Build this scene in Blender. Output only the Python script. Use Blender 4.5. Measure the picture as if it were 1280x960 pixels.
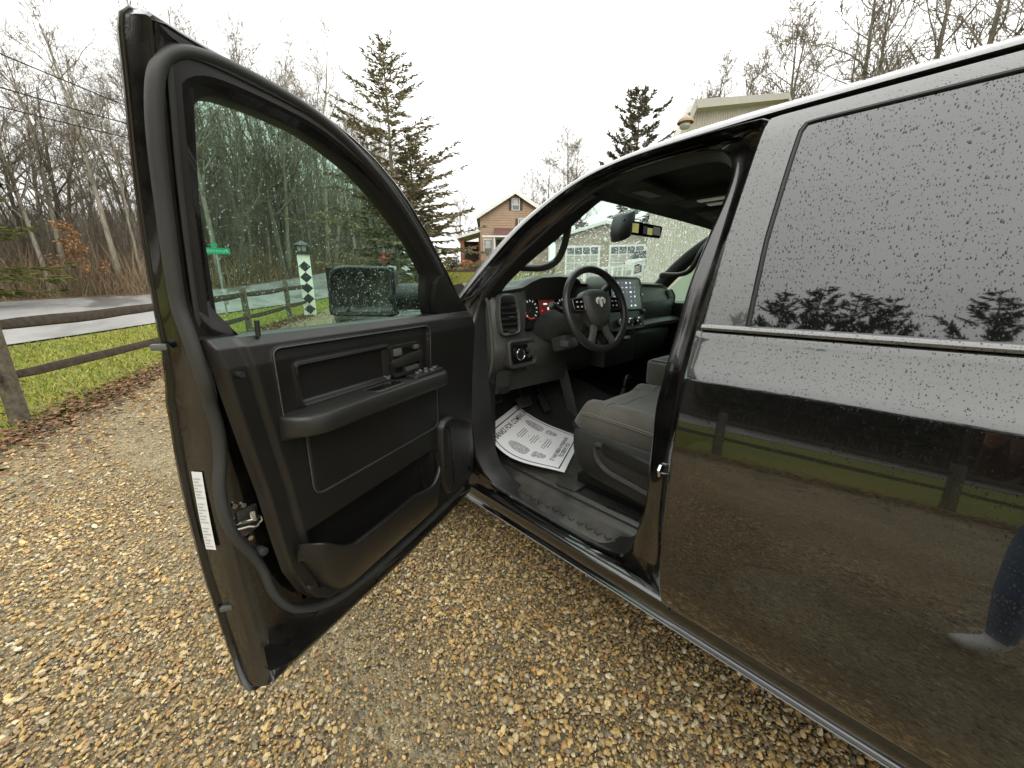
import bpy, bmesh, math, random
import numpy as np
from mathutils import Vector, Matrix

S = bpy.context.scene
for o in list(bpy.data.objects):
    bpy.data.objects.remove(o)
R = math.radians

# ------------------------------------------------------------------ camera, sky, sun, exposure
cam_d = bpy.data.cameras.new('camera'); CAMO = bpy.data.objects.new('camera', cam_d)
S.collection.objects.link(CAMO); S.camera = CAMO
CAMO.location = (-.983, 0, 1.483)
CAMO.rotation_euler = (R(90 - 14.14), 0, R(-43.18))
cam_d.sensor_width = 36; cam_d.lens = 13.514
cam_d.clip_start = .02; cam_d.clip_end = 1500

W = bpy.data.worlds.new('World'); S.world = W; W.use_nodes = True
SUN_EL, SUN_ROT = 38, 215
def world():
    nt = W.node_tree; nt.nodes.clear(); n = nt.nodes.new; k = nt.links.new
    sky = n('ShaderNodeTexSky'); sky.sky_type = 'NISHITA'; sky.sun_disc = False
    sky.sun_elevation = R(SUN_EL); sky.sun_rotation = R(SUN_ROT); sky.dust_density = 6; sky.air_density = 1.5
    bg1 = n('ShaderNodeBackground'); bg1.inputs[1].default_value = .05
    k(sky.outputs[0], bg1.inputs[0])
    # the overcast deck: standard overcast luminance (1 + 2 sin h) / 3, with soft cloud streaks
    tc = n('ShaderNodeTexCoord'); sep = n('ShaderNodeSeparateXYZ'); k(tc.outputs['Generated'], sep.inputs[0])
    mz = n('ShaderNodeMath'); mz.operation = 'MAXIMUM'; mz.inputs[1].default_value = 0; k(sep.outputs[2], mz.inputs[0])
    ma = n('ShaderNodeMath'); ma.operation = 'MULTIPLY_ADD'; ma.inputs[1].default_value = 1.45; ma.inputs[2].default_value = .84
    k(mz.outputs[0], ma.inputs[0])
    no = n('ShaderNodeTexNoise'); no.inputs['Scale'].default_value = 2.2; no.inputs['Detail'].default_value = 5
    mp = n('ShaderNodeMapping'); mp.inputs['Scale'].default_value = (1, 1, 3.5); k(tc.outputs['Generated'], mp.inputs[0]); k(mp.outputs[0], no.inputs[0])
    mr = n('ShaderNodeMapRange'); mr.inputs[1].default_value = .3; mr.inputs[2].default_value = .7; mr.inputs[3].default_value = .95; mr.inputs[4].default_value = 1.04
    k(no.outputs[0], mr.inputs[0])
    mm = n('ShaderNodeMath'); mm.operation = 'MULTIPLY'; k(ma.outputs[0], mm.inputs[0]); k(mr.outputs[0], mm.inputs[1])
    bg2 = n('ShaderNodeBackground'); bg2.inputs[0].default_value = (1.0, .998, .962, 1); k(mm.outputs[0], bg2.inputs[1])
    mx = n('ShaderNodeMixShader'); mx.inputs[0].default_value = .92; k(bg1.outputs[0], mx.inputs[1]); k(bg2.outputs[0], mx.inputs[2])
    out = n('ShaderNodeOutputWorld'); k(mx.outputs[0], out.inputs[0])
world()
sd = bpy.data.lights.new('sun', 'SUN'); sd.energy = .6; sd.angle = R(40); sd.color = (1, .97, .92)
SUN = bpy.data.objects.new('sun', sd); S.collection.objects.link(SUN)
SUN.rotation_euler = (R(90 - SUN_EL), 0, R(-40))
S.view_settings.view_transform = 'Standard'; S.view_settings.look = 'None'
S.view_settings.exposure = .55; S.view_settings.gamma = 1; S.view_settings.use_curve_mapping = False
S.render.engine = 'CYCLES'
cy = S.cycles
cy.max_bounces = 5; cy.transparent_max_bounces = 10; cy.glossy_bounces = 3; cy.transmission_bounces = 3; cy.diffuse_bounces = 3
cy.use_adaptive_sampling = True; cy.adaptive_threshold = .02
cy.caustics_reflective = False; cy.caustics_refractive = False; cy.sample_clamp_indirect = 6
cy.use_denoising = True

# ------------------------------------------------------------------ helpers
rng = np.random.default_rng(7); random.seed(7)
TRUCK_AT = (1.0, .6, 0)
LOCAL = set()

def link(o): S.collection.objects.link(o); return o
def tag(o, label=None, cat=None, group=None, kind=None):
    if label: o['label'] = label
    if cat: o['category'] = cat
    if group: o['group'] = group
    if kind: o['kind'] = kind
    return o
def parent(o, p):
    if p is None: return o
    o.parent = p
    o.matrix_parent_inverse = Matrix.Translation(p.location).inverted() if p.type == 'EMPTY' and p.name not in LOCAL else Matrix.Identity(4)
    return o
def empty(name, loc=(0, 0, 0), rz=0, local=False):
    o = bpy.data.objects.new(name, None); o.location = loc; o.rotation_euler = (0, 0, rz); o.empty_display_size = .2
    if local: LOCAL.add(o.name)
    return link(o)

def mesh_from(name, v, f, mat=None, smooth=True, sharp=35):
    me = bpy.data.meshes.new(name)
    me.from_pydata([tuple(map(float, p)) for p in v], [], f)
    me.update()
    if mat is not None: me.materials.append(mat)
    if smooth and len(me.polygons):
        me.polygons.foreach_set('use_smooth', np.ones(len(me.polygons), dtype=bool))
        me.set_sharp_from_angle(angle=R(sharp))
    return me
def tri_mesh(name, V, F, mat, smooth=False, col=None):
    """V (n,3) floats, F (m,3) ints; a fast path for the large scattered meshes"""
    me = bpy.data.meshes.new(name)
    V = np.ascontiguousarray(V, dtype=np.float32); F = np.ascontiguousarray(F, dtype=np.int32)
    k = F.shape[1]
    me.vertices.add(len(V)); me.vertices.foreach_set('co', V.ravel())
    me.loops.add(F.size); me.loops.foreach_set('vertex_index', F.ravel())
    me.polygons.add(len(F)); me.polygons.foreach_set('loop_start', np.arange(0, F.size, k, dtype=np.int32))
    me.polygons.foreach_set('use_smooth', np.full(len(F), smooth, dtype=bool))
    me.update(calc_edges=True); me.validate()
    if col is not None:
        a = me.color_attributes.new('tint', 'FLOAT_COLOR', 'POINT')
        c4 = np.ones((len(V), 4), dtype=np.float32); c4[:, :3] = col; a.data.foreach_set('color', c4.ravel())
    me.materials.append(mat)
    return me

def catmull(pts, n=6, closed=False):
    P = [np.array(p, float) for p in pts]; out = []
    m = len(P)
    for i in range(m if closed else m - 1):
        p0 = P[(i - 1) % m] if (closed or i > 0) else 2 * P[0] - P[1]
        p1 = P[i]; p2 = P[(i + 1) % m]
        p3 = P[(i + 2) % m] if (closed or i + 2 < m) else 2 * P[-1] - P[-2]
        for t in np.linspace(0, 1, n, endpoint=False):
            out.append(.5 * ((2 * p1) + (-p0 + p2) * t + (2 * p0 - 5 * p1 + 4 * p2 - p3) * t * t + (-p0 + 3 * p1 - 3 * p2 + p3) * t ** 3))
    if not closed: out.append(P[-1])
    return out
def resample(pts, n, closed=True):
    P = np.array(pts, float); Q = np.vstack([P, P[:1]]) if closed else P
    d = np.r_[0, np.cumsum(np.linalg.norm(np.diff(Q, axis=0), axis=1))]
    t = np.linspace(0, d[-1], n, endpoint=not closed)
    return np.stack([np.interp(t, d, Q[:, k]) for k in range(P.shape[1])], 1)
def rounded(pts, r, n=5):
    """closed 2D polygon with its corners rounded"""
    P = [np.array(p, float) for p in pts]; m = len(P); out = []
    rr = r if hasattr(r, '__len__') else [r] * m
    for i in range(m):
        a, b, c = P[i - 1], P[i], P[(i + 1) % m]
        u = a - b; w = c - b; lu, lw = np.linalg.norm(u), np.linalg.norm(w)
        d = min(rr[i], lu * .49, lw * .49)
        p, q = b + u / lu * d, b + w / lw * d
        for t in np.linspace(0, 1, n):
            out.append((1 - t) ** 2 * p + 2 * t * (1 - t) * b + t * t * q)
    return out
def offset2(pts, d):
    """offset a closed 2D outline: positive is to the left of the walking direction"""
    P = np.array(pts, float); T = np.roll(P, -1, 0) - np.roll(P, 1, 0)
    T /= np.maximum(np.linalg.norm(T, axis=1), 1e-9)[:, None]
    return P + d * np.stack([-T[:, 1], T[:, 0]], 1)
def area2(P): P = np.array(P); return .5 * np.sum(P[:, 0] * np.roll(P[:, 1], -1) - np.roll(P[:, 0], -1) * P[:, 1])

class MB:
    def __init__(s, tf=None): s.v = []; s.f = []; s.tf = tf
    def add(s, v, f):
        b = len(s.v); s.v += [tuple(p) for p in v]; s.f += [tuple(i + b for i in q) for q in f]; return s
    def box(s, c, d, rot=None, taper=1.0):
        x, y, z = [k / 2 for k in d]
        v = [(-x, -y, -z), (x, -y, -z), (x, y, -z), (-x, y, -z), (-x * taper, -y * taper, z), (x * taper, -y * taper, z), (x * taper, y * taper, z), (-x * taper, y * taper, z)]
        if rot is not None: v = [rot @ Vector(p) for p in v]
        v = [(p[0] + c[0], p[1] + c[1], p[2] + c[2]) for p in v]
        return s.add(v, [(3, 2, 1, 0), (4, 5, 6, 7), (0, 1, 5, 4), (1, 2, 6, 5), (2, 3, 7, 6), (3, 0, 4, 7)])
    def b2(s, a, b):
        return s.box([(a[i] + b[i]) / 2 for i in range(3)], [abs(b[i] - a[i]) for i in range(3)])
    def loft(s, rings, closed=True, cap0=False, cap1=False, loop=False):
        n = len(rings[0]); v = [p for r_ in rings for p in r_]; f = []
        m = len(rings)
        for i in range(m if loop else m - 1):
            for j in range(n if closed else n - 1):
                a = i * n + j; b = i * n + (j + 1) % n; i2 = (i + 1) % m
                f.append((a, b, i2 * n + (j + 1) % n, i2 * n + j))
        if cap0: f.append(tuple(range(n - 1, -1, -1)))
        if cap1: f.append(tuple(range((m - 1) * n, m * n)))
        return s.add(v, f)
    def tube(s, path, r, n=8, closed=False, caps=True, squash=None):
        P = [Vector(p) for p in path]; m = len(P); rings = []
        up = Vector((0, 0, 1)); prev = None
        for i, p in enumerate(P):
            if closed: t = P[(i + 1) % m] - P[i - 1]
            else: t = P[min(i + 1, m - 1)] - P[max(i - 1, 0)]
            t.normalize()
            if prev is None:
                a = t.cross(up)
                if a.length < .05: a = t.cross(Vector((1, 0, 0)))
            else: a = prev - t * prev.dot(t)
            a.normalize(); prev = a; b = t.cross(a)
            rr = r[i] if hasattr(r, '__len__') else r
            q = squash or (1, 1)
            rings.append([p + a * (rr * q[0] * math.cos(2 * math.pi * k / n)) + b * (rr * q[1] * math.sin(2 * math.pi * k / n)) for k in range(n)])
        return s.loft(rings, True, caps and not closed, caps and not closed, closed)
    def cyl(s, a, b, r, n=16, r2=None): return s.tube([a, b], [r, r if r2 is None else r2], n)
    def prism(s, poly, fn, d0, d1):
        """2D outline, fn(p, q, d) -> 3D point"""
        s.loft([[fn(p[0], p[1], d0) for p in poly], [fn(p[0], p[1], d1) for p in poly]], True, True, True); return s
    def sheet(s, grid):
        n = len(grid[0]); v = [p for r_ in grid for p in r_]
        return s.add(v, [(i * n + j, i * n + j + 1, (i + 1) * n + j + 1, (i + 1) * n + j) for i in range(len(grid) - 1) for j in range(n - 1)])
    def build(s, name, mat, par=None, smooth=True, bevel=0, seg=2, sharp=35, weld=0):
        v = s.v if s.tf is None else [s.tf(*p) for p in s.v]
        me = mesh_from(name, v, s.f, mat, False)
        bm = bmesh.new(); bm.from_mesh(me)
        if weld: bmesh.ops.remove_doubles(bm, verts=bm.verts, dist=weld)
        bmesh.ops.recalc_face_normals(bm, faces=bm.faces)
        if bevel:
            ed = [e for e in bm.edges if len(e.link_faces) == 2 and e.calc_face_angle(0) > R(28)]
            bmesh.ops.bevel(bm, geom=ed, offset=bevel, segments=seg, profile=.6, affect='EDGES', clamp_overlap=True)
        bm.to_mesh(me); bm.free()
        if smooth and len(me.polygons):
            me.polygons.foreach_set('use_smooth', np.ones(len(me.polygons), dtype=bool))
            me.set_sharp_from_angle(angle=R(sharp))
        o = link(bpy.data.objects.new(name, me)); parent(o, par)
        return o
def obj(name, me, par=None):
    o = link(bpy.data.objects.new(name, me)); return parent(o, par)
def text_mesh(txt, size, name='lettering'):
    cu = bpy.data.curves.new(name, 'FONT'); cu.body = txt; cu.size = size; cu.align_x = 'CENTER'; cu.align_y = 'CENTER'
    cu.resolution_u = 2; cu.offset = .018 * size
    o = link(bpy.data.objects.new(name, cu))
    bpy.context.view_layer.update()
    me = o.to_mesh(); v = [tuple(p.co) for p in me.vertices]; f = [tuple(p.vertices) for p in me.polygons]
    o.to_mesh_clear(); bpy.data.objects.remove(o); bpy.data.curves.remove(cu)
    return v, f

# ------------------------------------------------------------------ materials
M = {}
class NT:
    def __init__(s, name):
        s.m = bpy.data.materials.new(name); s.m.use_nodes = True; s.t = s.m.node_tree; M[name] = s.m
        s.b = s.t.nodes['Principled BSDF']; s.out = s.t.nodes['Material Output']
    def n(s, t, **k):
        d = s.t.nodes.new(t)
        for a, b in k.items():
            if a.startswith('i_'):
                key = a[2:].replace('_', ' '); d.inputs[key].default_value = b
            else: setattr(d, a, b)
        return d
    def l(s, a, b): s.t.links.new(a, b); return s
    def set(s, **k):
        for a, b in k.items(): s.b.inputs[a.replace('_', ' ')].default_value = b
        return s
    def co(s, scale=(1, 1, 1), kind='Object'):
        tc = s.n('ShaderNodeTexCoord'); mp = s.n('ShaderNodeMapping'); mp.inputs['Scale'].default_value = scale
        s.l(tc.outputs[kind], mp.inputs[0]); return mp.outputs[0]
    def noise(s, scale, detail=4, co=None, rough=.55):
        d = s.n('ShaderNodeTexNoise'); d.inputs['Scale'].default_value = scale; d.inputs['Detail'].default_value = detail; d.inputs['Roughness'].default_value = rough
        s.l(co if co is not None else s.co(), d.inputs['Vector']); return d.outputs[0]
    def ramp(s, fac, stops):
        d = s.n('ShaderNodeValToRGB'); e = d.color_ramp.elements
        while len(e) < len(stops): e.new(.5)
        for k, (p, c) in zip(e, stops): k.position = p; k.color = (*c, 1) if hasattr(c, '__len__') else (c, c, c, 1)
        s.l(fac, d.inputs[0]); return d.outputs[0]
    def math(s, op, a, b=None, c=None):
        d = s.n('ShaderNodeMath', operation=op)
        for i, x in enumerate((a, b, c)):
            if x is None: continue
            if hasattr(x, 'links'): s.l(x, d.inputs[i])
            else: d.inputs[i].default_value = x
        return d.outputs[0]
    def mixc(s, fac, a, b):
        d = s.n('ShaderNodeMix', data_type='RGBA')
        for i, x in ((0, fac), (6, a), (7, b)):
            if hasattr(x, 'links'): s.l(x, d.inputs[i])
            else: d.inputs[i].default_value = x if not hasattr(x, '__len__') else (*x, 1) if len(x) == 3 else x
        return d.outputs[2]
    def bump(s, h, strength=.3, dist=.01, normal=None):
        d = s.n('ShaderNodeBump'); d.inputs['Strength'].default_value = strength; d.inputs['Distance'].default_value = dist
        s.l(h, d.inputs['Height'])
        if normal is not None: s.l(normal, d.inputs['Normal'])
        return d.outputs[0]
    def c(s, sock): s.l(sock, s.b.inputs['Base Color']); return s
    def r(s, sock): s.l(sock, s.b.inputs['Roughness']); return s
    def nrm(s, sock): s.l(sock, s.b.inputs['Normal']); return s

def simple(name, col, rough=.5, bump=0, bscale=300, var=0, vscale=3, **k):
    t = NT(name); t.set(Base_Color=(*col, 1), Roughness=rough, **k)
    if var:
        n = t.noise(vscale, 5)
        a = [max(0, x * (1 - var)) for x in col]; b = [min(1, x * (1 + var)) for x in col]
        t.c(t.ramp(n, [(.3, a), (.7, b)]))
    if bump: t.nrm(t.bump(t.noise(bscale, 2), bump, .002))
    return t.m

def drops(t, cells, lo=.12, hi=.36, stretch=.62, amount=.85):
    """height of rain drops: one per cell of a Voronoi, with sizes of their own; returns (height, mask)"""
    co = t.co((1, 1, stretch))
    nz = t.n('ShaderNodeTexNoise'); nz.inputs['Scale'].default_value = cells * .6; nz.inputs['Detail'].default_value = 1
    t.l(co, nz.inputs['Vector'])
    add = t.n('ShaderNodeVectorMath', operation='MULTIPLY_ADD'); add.inputs[1].default_value = (.5 / cells,) * 3
    t.l(nz.outputs['Color'], add.inputs[0]); t.l(co, add.inputs[2])
    vo = t.n('ShaderNodeTexVoronoi'); vo.inputs['Scale'].default_value = cells; vo.inputs['Randomness'].default_value = 1
    t.l(add.outputs[0], vo.inputs['Vector'])
    sep = t.n('ShaderNodeSeparateColor'); t.l(vo.outputs['Color'], sep.inputs[0])
    rad = t.math('MULTIPLY_ADD', t.math('POWER', sep.outputs[0], 2.2), hi - lo, lo)
    on = t.math('LESS_THAN', sep.outputs[1], amount)
    q = t.math('DIVIDE', vo.outputs['Distance'], rad)
    h = t.math('SUBTRACT', 1.0, t.math('MULTIPLY', q, q))
    h = t.math('MULTIPLY', t.math('SQRT', t.math('MAXIMUM', h, 0.0)), on)
    return t.math('MULTIPLY', h, rad), t.math('GREATER_THAN', h, .02)

def make_materials():
    # black clearcoat, wet with rain drops
    t = NT('paint_wet'); t.set(Base_Color=(.004, .004, .004, 1), Roughness=.12, Coat_Weight=1, Coat_Roughness=.015, Coat_IOR=2.3)
    h1, m1 = drops(t, 150, .08, .26, .48, .92); h2, m2 = drops(t, 320, .12, .38, .55, .95)
    # fewer beads cling to the upright lower panels than to the shoulder
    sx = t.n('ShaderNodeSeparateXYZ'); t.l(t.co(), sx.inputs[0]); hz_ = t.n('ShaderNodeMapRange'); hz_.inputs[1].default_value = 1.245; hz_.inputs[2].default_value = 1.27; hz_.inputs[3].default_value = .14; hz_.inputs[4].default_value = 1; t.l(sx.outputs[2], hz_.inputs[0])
    h1 = t.math('MULTIPLY', h1, hz_.outputs[0]); h2 = t.math('MULTIPLY', h2, hz_.outputs[0])
    mk = t.math('MULTIPLY', t.math('MAXIMUM', m1, m2), hz_.outputs[0])
    b = t.bump(t.math('ADD', h1, t.math('MULTIPLY', h2, .5)), .6, .005); t.nrm(b); t.l(b, t.b.inputs['Coat Normal'])
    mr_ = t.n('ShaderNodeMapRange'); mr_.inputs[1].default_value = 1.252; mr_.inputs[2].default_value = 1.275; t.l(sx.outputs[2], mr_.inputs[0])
    sky_sheen = t.math('MULTIPLY', mr_.outputs[0], t.math('MULTIPLY', t.ramp(t.noise(5, 4), [(.3, .75), (.7, 1.0)]), t.math('SUBTRACT', 1.0, mk)))   # sky sheen painted into the base colour above the crease, between drops
    t.c(t.mixc(sky_sheen, (.004, .004, .004), (.048, .050, .048)))
    t.l(t.math('MULTIPLY_ADD', mk, -.4, 1.78), t.b.inputs['Coat IOR'])          # water in the drops, clearcoat between them
    t = NT('paint'); t.set(Base_Color=(.005, .005, .005, 1), Roughness=.2, Coat_Weight=1, Coat_Roughness=.06, Coat_IOR=1.6)
    n = t.noise(3, 3); b = t.bump(n, .05, .01); t.l(b, t.b.inputs['Coat Normal'])
    t = NT('paint_dirty'); t.set(Base_Color=(.012, .0115, .0105, 1), Coat_Weight=.9, Coat_IOR=1.6, Coat_Roughness=.035)
    n = t.noise(14, 6); t.c(t.ramp(n, [(.4, (.003, .003, .003)), (.8, (.011, .0095, .008))])); t.r(t.ramp(n, [(.3, .12), (.8, .35)]))
    # privacy glass of the rear door: dark, mirror-like, beaded
    t = NT('glass_dark'); t.set(Base_Color=(.006, .007, .007, 1), Roughness=.02, IOR=2.35)
    h1, m1 = drops(t, 140, .09, .27, .38, .95); h2, m2 = drops(t, 290, .13, .40, .42, .97)
    t.nrm(t.bump(t.math('ADD', h1, t.math('MULTIPLY', h2, .5)), .6, .005))
    t.l(t.math('MULTIPLY_ADD', t.math('MAXIMUM', m1, m2), -.55, 2.02), t.b.inputs['IOR'])
    # clear tinted glass with drops (thin sheet): see-through with a reflecting film
    def clear(name, tint, cells, amount, frost):
        t = NT(name); t.t.nodes.remove(t.b)
        h1, m1 = drops(t, cells, .12, .4, .8, amount); h2, m2 = drops(t, cells * 2.6, .15, .42, .85, amount)
        bn = t.bump(t.math('ADD', h1, t.math('MULTIPLY', h2, .4)), 1.0, .006)
        mask = t.math('MAXIMUM', m1, t.math('MULTIPLY', m2, .8))
        tr = t.n('ShaderNodeBsdfTransparent'); tr.inputs[0].default_value = (*tint, 1)
        gl = t.n('ShaderNodeBsdfGlossy'); gl.inputs[1].default_value = .02; t.l(bn, gl.inputs['Normal'])
        lw = t.n('ShaderNodeLayerWeight'); lw.inputs[0].default_value = .5
        fr = t.math('MULTIPLY_ADD', t.math('POWER', lw.outputs['Facing'], 5.0), .9, .045)
        mx = t.n('ShaderNodeMixShader'); t.l(fr, mx.inputs[0]); t.l(tr.outputs[0], mx.inputs[1]); t.l(gl.outputs[0], mx.inputs[2])
        # a drop bends the view: half of it gathers light from the sky behind, half shows a darker rim
        tl_ = t.n('ShaderNodeBsdfTranslucent'); tl_.inputs[0].default_value = (*[min(1, c * 1.2) for c in tint], 1); t.l(bn, tl_.inputs['Normal'])
        td = t.n('ShaderNodeBsdfTransparent'); td.inputs[0].default_value = (*[c * .55 for c in tint], 1)
        md = t.n('ShaderNodeMixShader'); md.inputs[0].default_value = frost; t.l(td.outputs[0], md.inputs[1]); t.l(tl_.outputs[0], md.inputs[2])
        m2x = t.n('ShaderNodeMixShader'); t.l(t.math('MULTIPLY', mask, .9), m2x.inputs[0]); t.l(mx.outputs[0], m2x.inputs[1]); t.l(md.outputs[0], m2x.inputs[2])
        t.l(m2x.outputs[0], t.out.inputs[0])
    clear('glass_door', (.58, .82, .70), 220, .36, .35)
    clear('glass_windshield', (.78, .94, .87), 84, .85, .7)
    t = NT('mirror'); t.set(Base_Color=(.75, .78, .77, 1), Metallic=1, Roughness=.02)
    t = NT('mirror_wet'); t.set(Base_Color=(.55, .6, .58, 1), Metallic=1, Roughness=.04)
    h1, _ = drops(t, 120, .12, .34, .8, .6); t.nrm(t.bump(h1, .8, .005))
    # plastics, rubber, cloth
    def plastic(name, col, rough, bs=900, bmp=.25):
        t = NT(name); t.set(Roughness=rough, Base_Color=(*col, 1))
        n = t.noise(4, 5); t.c(t.ramp(n, [(.3, [c * .8 for c in col]), (.72, [c * 1.25 for c in col])]))
        v = t.n('ShaderNodeTexVoronoi'); v.inputs['Scale'].default_value = bs; t.l(t.co(), v.inputs['Vector'])
        t.nrm(t.bump(t.noise(240, 3), .16, .002, t.bump(v.outputs['Distance'], bmp, .001))); t.r(t.ramp(t.noise(9, 4), [(.3, rough * .88), (.7, min(1, rough * 1.15))]))
        return t
    plastic('panel', (.0115, .011, .0098), .33); plastic('panel_soft', (.016, .0155, .014), .38); plastic('dash', (.038, .0385, .0355), .45)
    plastic('dark_plastic', (.012, .012, .012), .45); plastic('trim_grey', (.075, .078, .072), .5)
    plastic('headliner', (.035, .036, .035), .85, 1500, .4); plastic('rubber', (.033, .034, .0325), .5, 500, .15)
    plastic('rubber_dark', (.012, .012, .012), .5, 500, .15)
    simple('gloss_black', (.006, .006, .006), .12); simple('satin_bezel', (.10, .10, .095), .35, Metallic=.6)
    simple('chrome', (.75, .75, .73), .12, Metallic=1); simple('steel', (.45, .44, .41), .35, Metallic=1, var=.2, vscale=60)
    simple('steel_dark', (.12, .11, .10), .45, Metallic=.8, var=.3, vscale=40)
    t = NT('leather'); t.set(Base_Color=(.022, .022, .021, 1), Roughness=.38)
    v = t.n('ShaderNodeTexVoronoi'); v.inputs['Scale'].default_value = 420; t.l(t.co(), v.inputs['Vector']); t.nrm(t.bump(v.outputs['Distance'], .3, .001))
    for nm, col in (('seat_cloth', (.082, .084, .076)), ('seat_bolster', (.078, .072, .060))):
        t = NT(nm); t.set(Roughness=.9, Sheen_Weight=.2)
        n = t.noise(7, 6); t.c(t.ramp(n, [(.3, [c * .75 for c in col]), (.7, [c * 1.2 for c in col])]))
        wv = t.n('ShaderNodeTexWave'); wv.inputs['Scale'].default_value = 180; wv.inputs['Distortion'].default_value = 2; t.l(t.co(), wv.inputs['Vector'])
        t.nrm(t.bump(wv.outputs[1], .15, .001))
    simple('stitch', (.16, .15, .12), .8)
    t = NT('carpet'); t.set(Roughness=1); n = t.noise(160, 3); t.c(t.ramp(n, [(.3, (.008, .008, .008)), (.7, (.03, .03, .028))])); t.nrm(t.bump(n, .8, .004))
    t = NT('floor_rubber'); t.set(Roughness=.4); n = t.noise(6, 6); t.c(t.ramp(n, [(.35, (.024, .0235, .022)), (.7, (.08, .076, .064))])); t.nrm(t.bump(t.noise(40, 4), .25, .004)); t.r(t.ramp(n, [(.3, .25), (.7, .6)]))
    t = NT('paper'); t.set(Roughness=.75, Base_Color=(.86, .855, .87, 1))
    wv = t.n('ShaderNodeTexWave'); wv.inputs['Scale'].default_value = 22; t.l(t.co(), wv.inputs['Vector']); t.nrm(t.bump(wv.outputs[1], .12, .001))
    simple('ink', (.02, .02, .022), .7)
    t = NT('ink_sole'); t.set(Roughness=.8); n = t.noise(170, 3); t.c(t.ramp(n, [(.47, (.26, .26, .27)), (.56, (.72, .71, .73))]))
    simple('white_paint', (.74, .75, .73), .5, var=.06); simple('label_white', (.70, .70, .68), .5)
    simple('label_print', (.42, .43, .44), .6)
    # lit displays, and glows for the painted reflection in the inside mirror
    def emit(name, col, st):
        t = NT(name); t.set(Base_Color=(*[c * .1 for c in col], 1), Roughness=.3, Emission_Color=(*col, 1), Emission_Strength=st)
    emit('led_red', (.8, .09, .06), .4); emit('led_white', (.9, .88, .85), .75); emit('led_amber', (.9, .5, .3), .6); emit('led_blue', (.5, .55, .8), .5); emit('glow_yellow', (.42, .42, .14), .5); emit('led_dimred', (.35, .03, .022), .14)
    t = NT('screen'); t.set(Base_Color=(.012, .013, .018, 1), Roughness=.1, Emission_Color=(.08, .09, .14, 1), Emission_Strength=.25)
    emit('glow_grey', (.5, .5, .42), .12)
    # tyres
    plastic('tyre', (.02, .019, .018), .7, 120, .3)
    # ---- outdoors
    t = NT('gravel_stone'); t.set(Roughness=.5)
    a = t.n('ShaderNodeAttribute', attribute_name='tint'); n = t.noise(90, 4)
    mul = t.n('ShaderNodeMix', data_type='RGBA', blend_type='MULTIPLY'); mul.inputs[0].default_value = 1
    t.l(a.outputs['Color'], mul.inputs[6]); t.l(t.ramp(n, [(.25, .62), (.75, 1.2)]), mul.inputs[7]); t.c(mul.outputs[2])
    t.nrm(t.bump(t.noise(260, 3), .3, .003)); t.r(t.ramp(t.noise(30, 2), [(.3, .3), (.7, .62)]))
    t = NT('gravel_bed'); t.set(Roughness=.75)
    def vor(sc, rnd=1.0):
        v = t.n('ShaderNodeTexVoronoi'); v.inputs['Scale'].default_value = sc; v.inputs['Randomness'].default_value = rnd; t.l(t.co(), v.inputs['Vector']); return v
    v = vor(58); v2 = vor(120)
    cellc = t.n('ShaderNodeSeparateColor'); t.l(v.outputs['Color'], cellc.inputs[0])
    pal = [(0, (.09, .072, .045)), (.2, (.25, .185, .085)), (.42, (.35, .265, .125)), (.6, (.23, .19, .12)), (.75, (.43, .36, .21)), (.9, (.11, .097, .07)), (1, (.49, .44, .30))]
    c1 = t.ramp(cellc.outputs[0], pal)
    c2s = t.n('ShaderNodeSeparateColor'); t.l(v2.outputs['Color'], c2s.inputs[0]); c2 = t.ramp(c2s.outputs[1], pal)
    base = t.mixc(t.math('LESS_THAN', cellc.outputs[1], .45), c1, c2)
    dirt = t.ramp(t.noise(1.3, 5), [(.4, .78), (.68, 1.1)])
    mul = t.n('ShaderNodeMix', data_type='RGBA', blend_type='MULTIPLY'); mul.inputs[0].default_value = 1; t.l(base, mul.inputs[6]); t.l(dirt, mul.inputs[7]); t.c(mul.outputs[2])
    hsum = t.math('ADD', t.math('MULTIPLY', v.outputs['Distance'], -1.0), t.math('MULTIPLY', v2.outputs['Distance'], -.5))
    t.nrm(t.bump(hsum, .9, .02))
    t = NT('lawn'); t.set(Roughness=.9); n = t.noise(.35, 6); n2 = t.noise(30, 4)
    base = t.ramp(n, [(.3, (.10, .135, .016)), (.55, (.18, .185, .026)), (.75, (.26, .215, .05))]); fine = t.ramp(n2, [(.3, .55), (.7, 1.25)])
    mul = t.n('ShaderNodeMix', data_type='RGBA', blend_type='MULTIPLY'); mul.inputs[0].default_value = 1; t.l(base, mul.inputs[6]); t.l(fine, mul.inputs[7]); t.c(mul.outputs[2]); t.nrm(t.bump(n2, .8, .05))
    t = NT('grass_blade'); t.set(Roughness=.7); a = t.n('ShaderNodeAttribute', attribute_name='tint'); t.c(a.outputs['Color'])
    t = NT('litter'); t.set(Roughness=.85); a = t.n('ShaderNodeAttribute', attribute_name='tint'); t.c(a.outputs['Color'])
    t = NT('wood_floor'); t.set(Roughness=.95); n = t.noise(1.8, 8, rough=.7); t.c(t.ramp(n, [(.3, (.06, .042, .022)), (.5, (.16, .105, .05)), (.7, (.26, .18, .09))])); t.nrm(t.bump(t.noise(9, 6), 1, .2))
    t = NT('asphalt'); t.set(); n = t.noise(.5, 6, t.co((1, .35, 1))); n2 = t.noise(60, 3)
    t.c(t.ramp(n, [(.35, (.13, .13, .126)), (.5, (.25, .246, .238)), (.7, (.17, .17, .165))])); t.r(t.ramp(n, [(.38, .32), (.52, .6), (.62, .38)])); t.nrm(t.bump(n2, .25, .004)); t.set(Specular_IOR_Level=.8)
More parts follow.
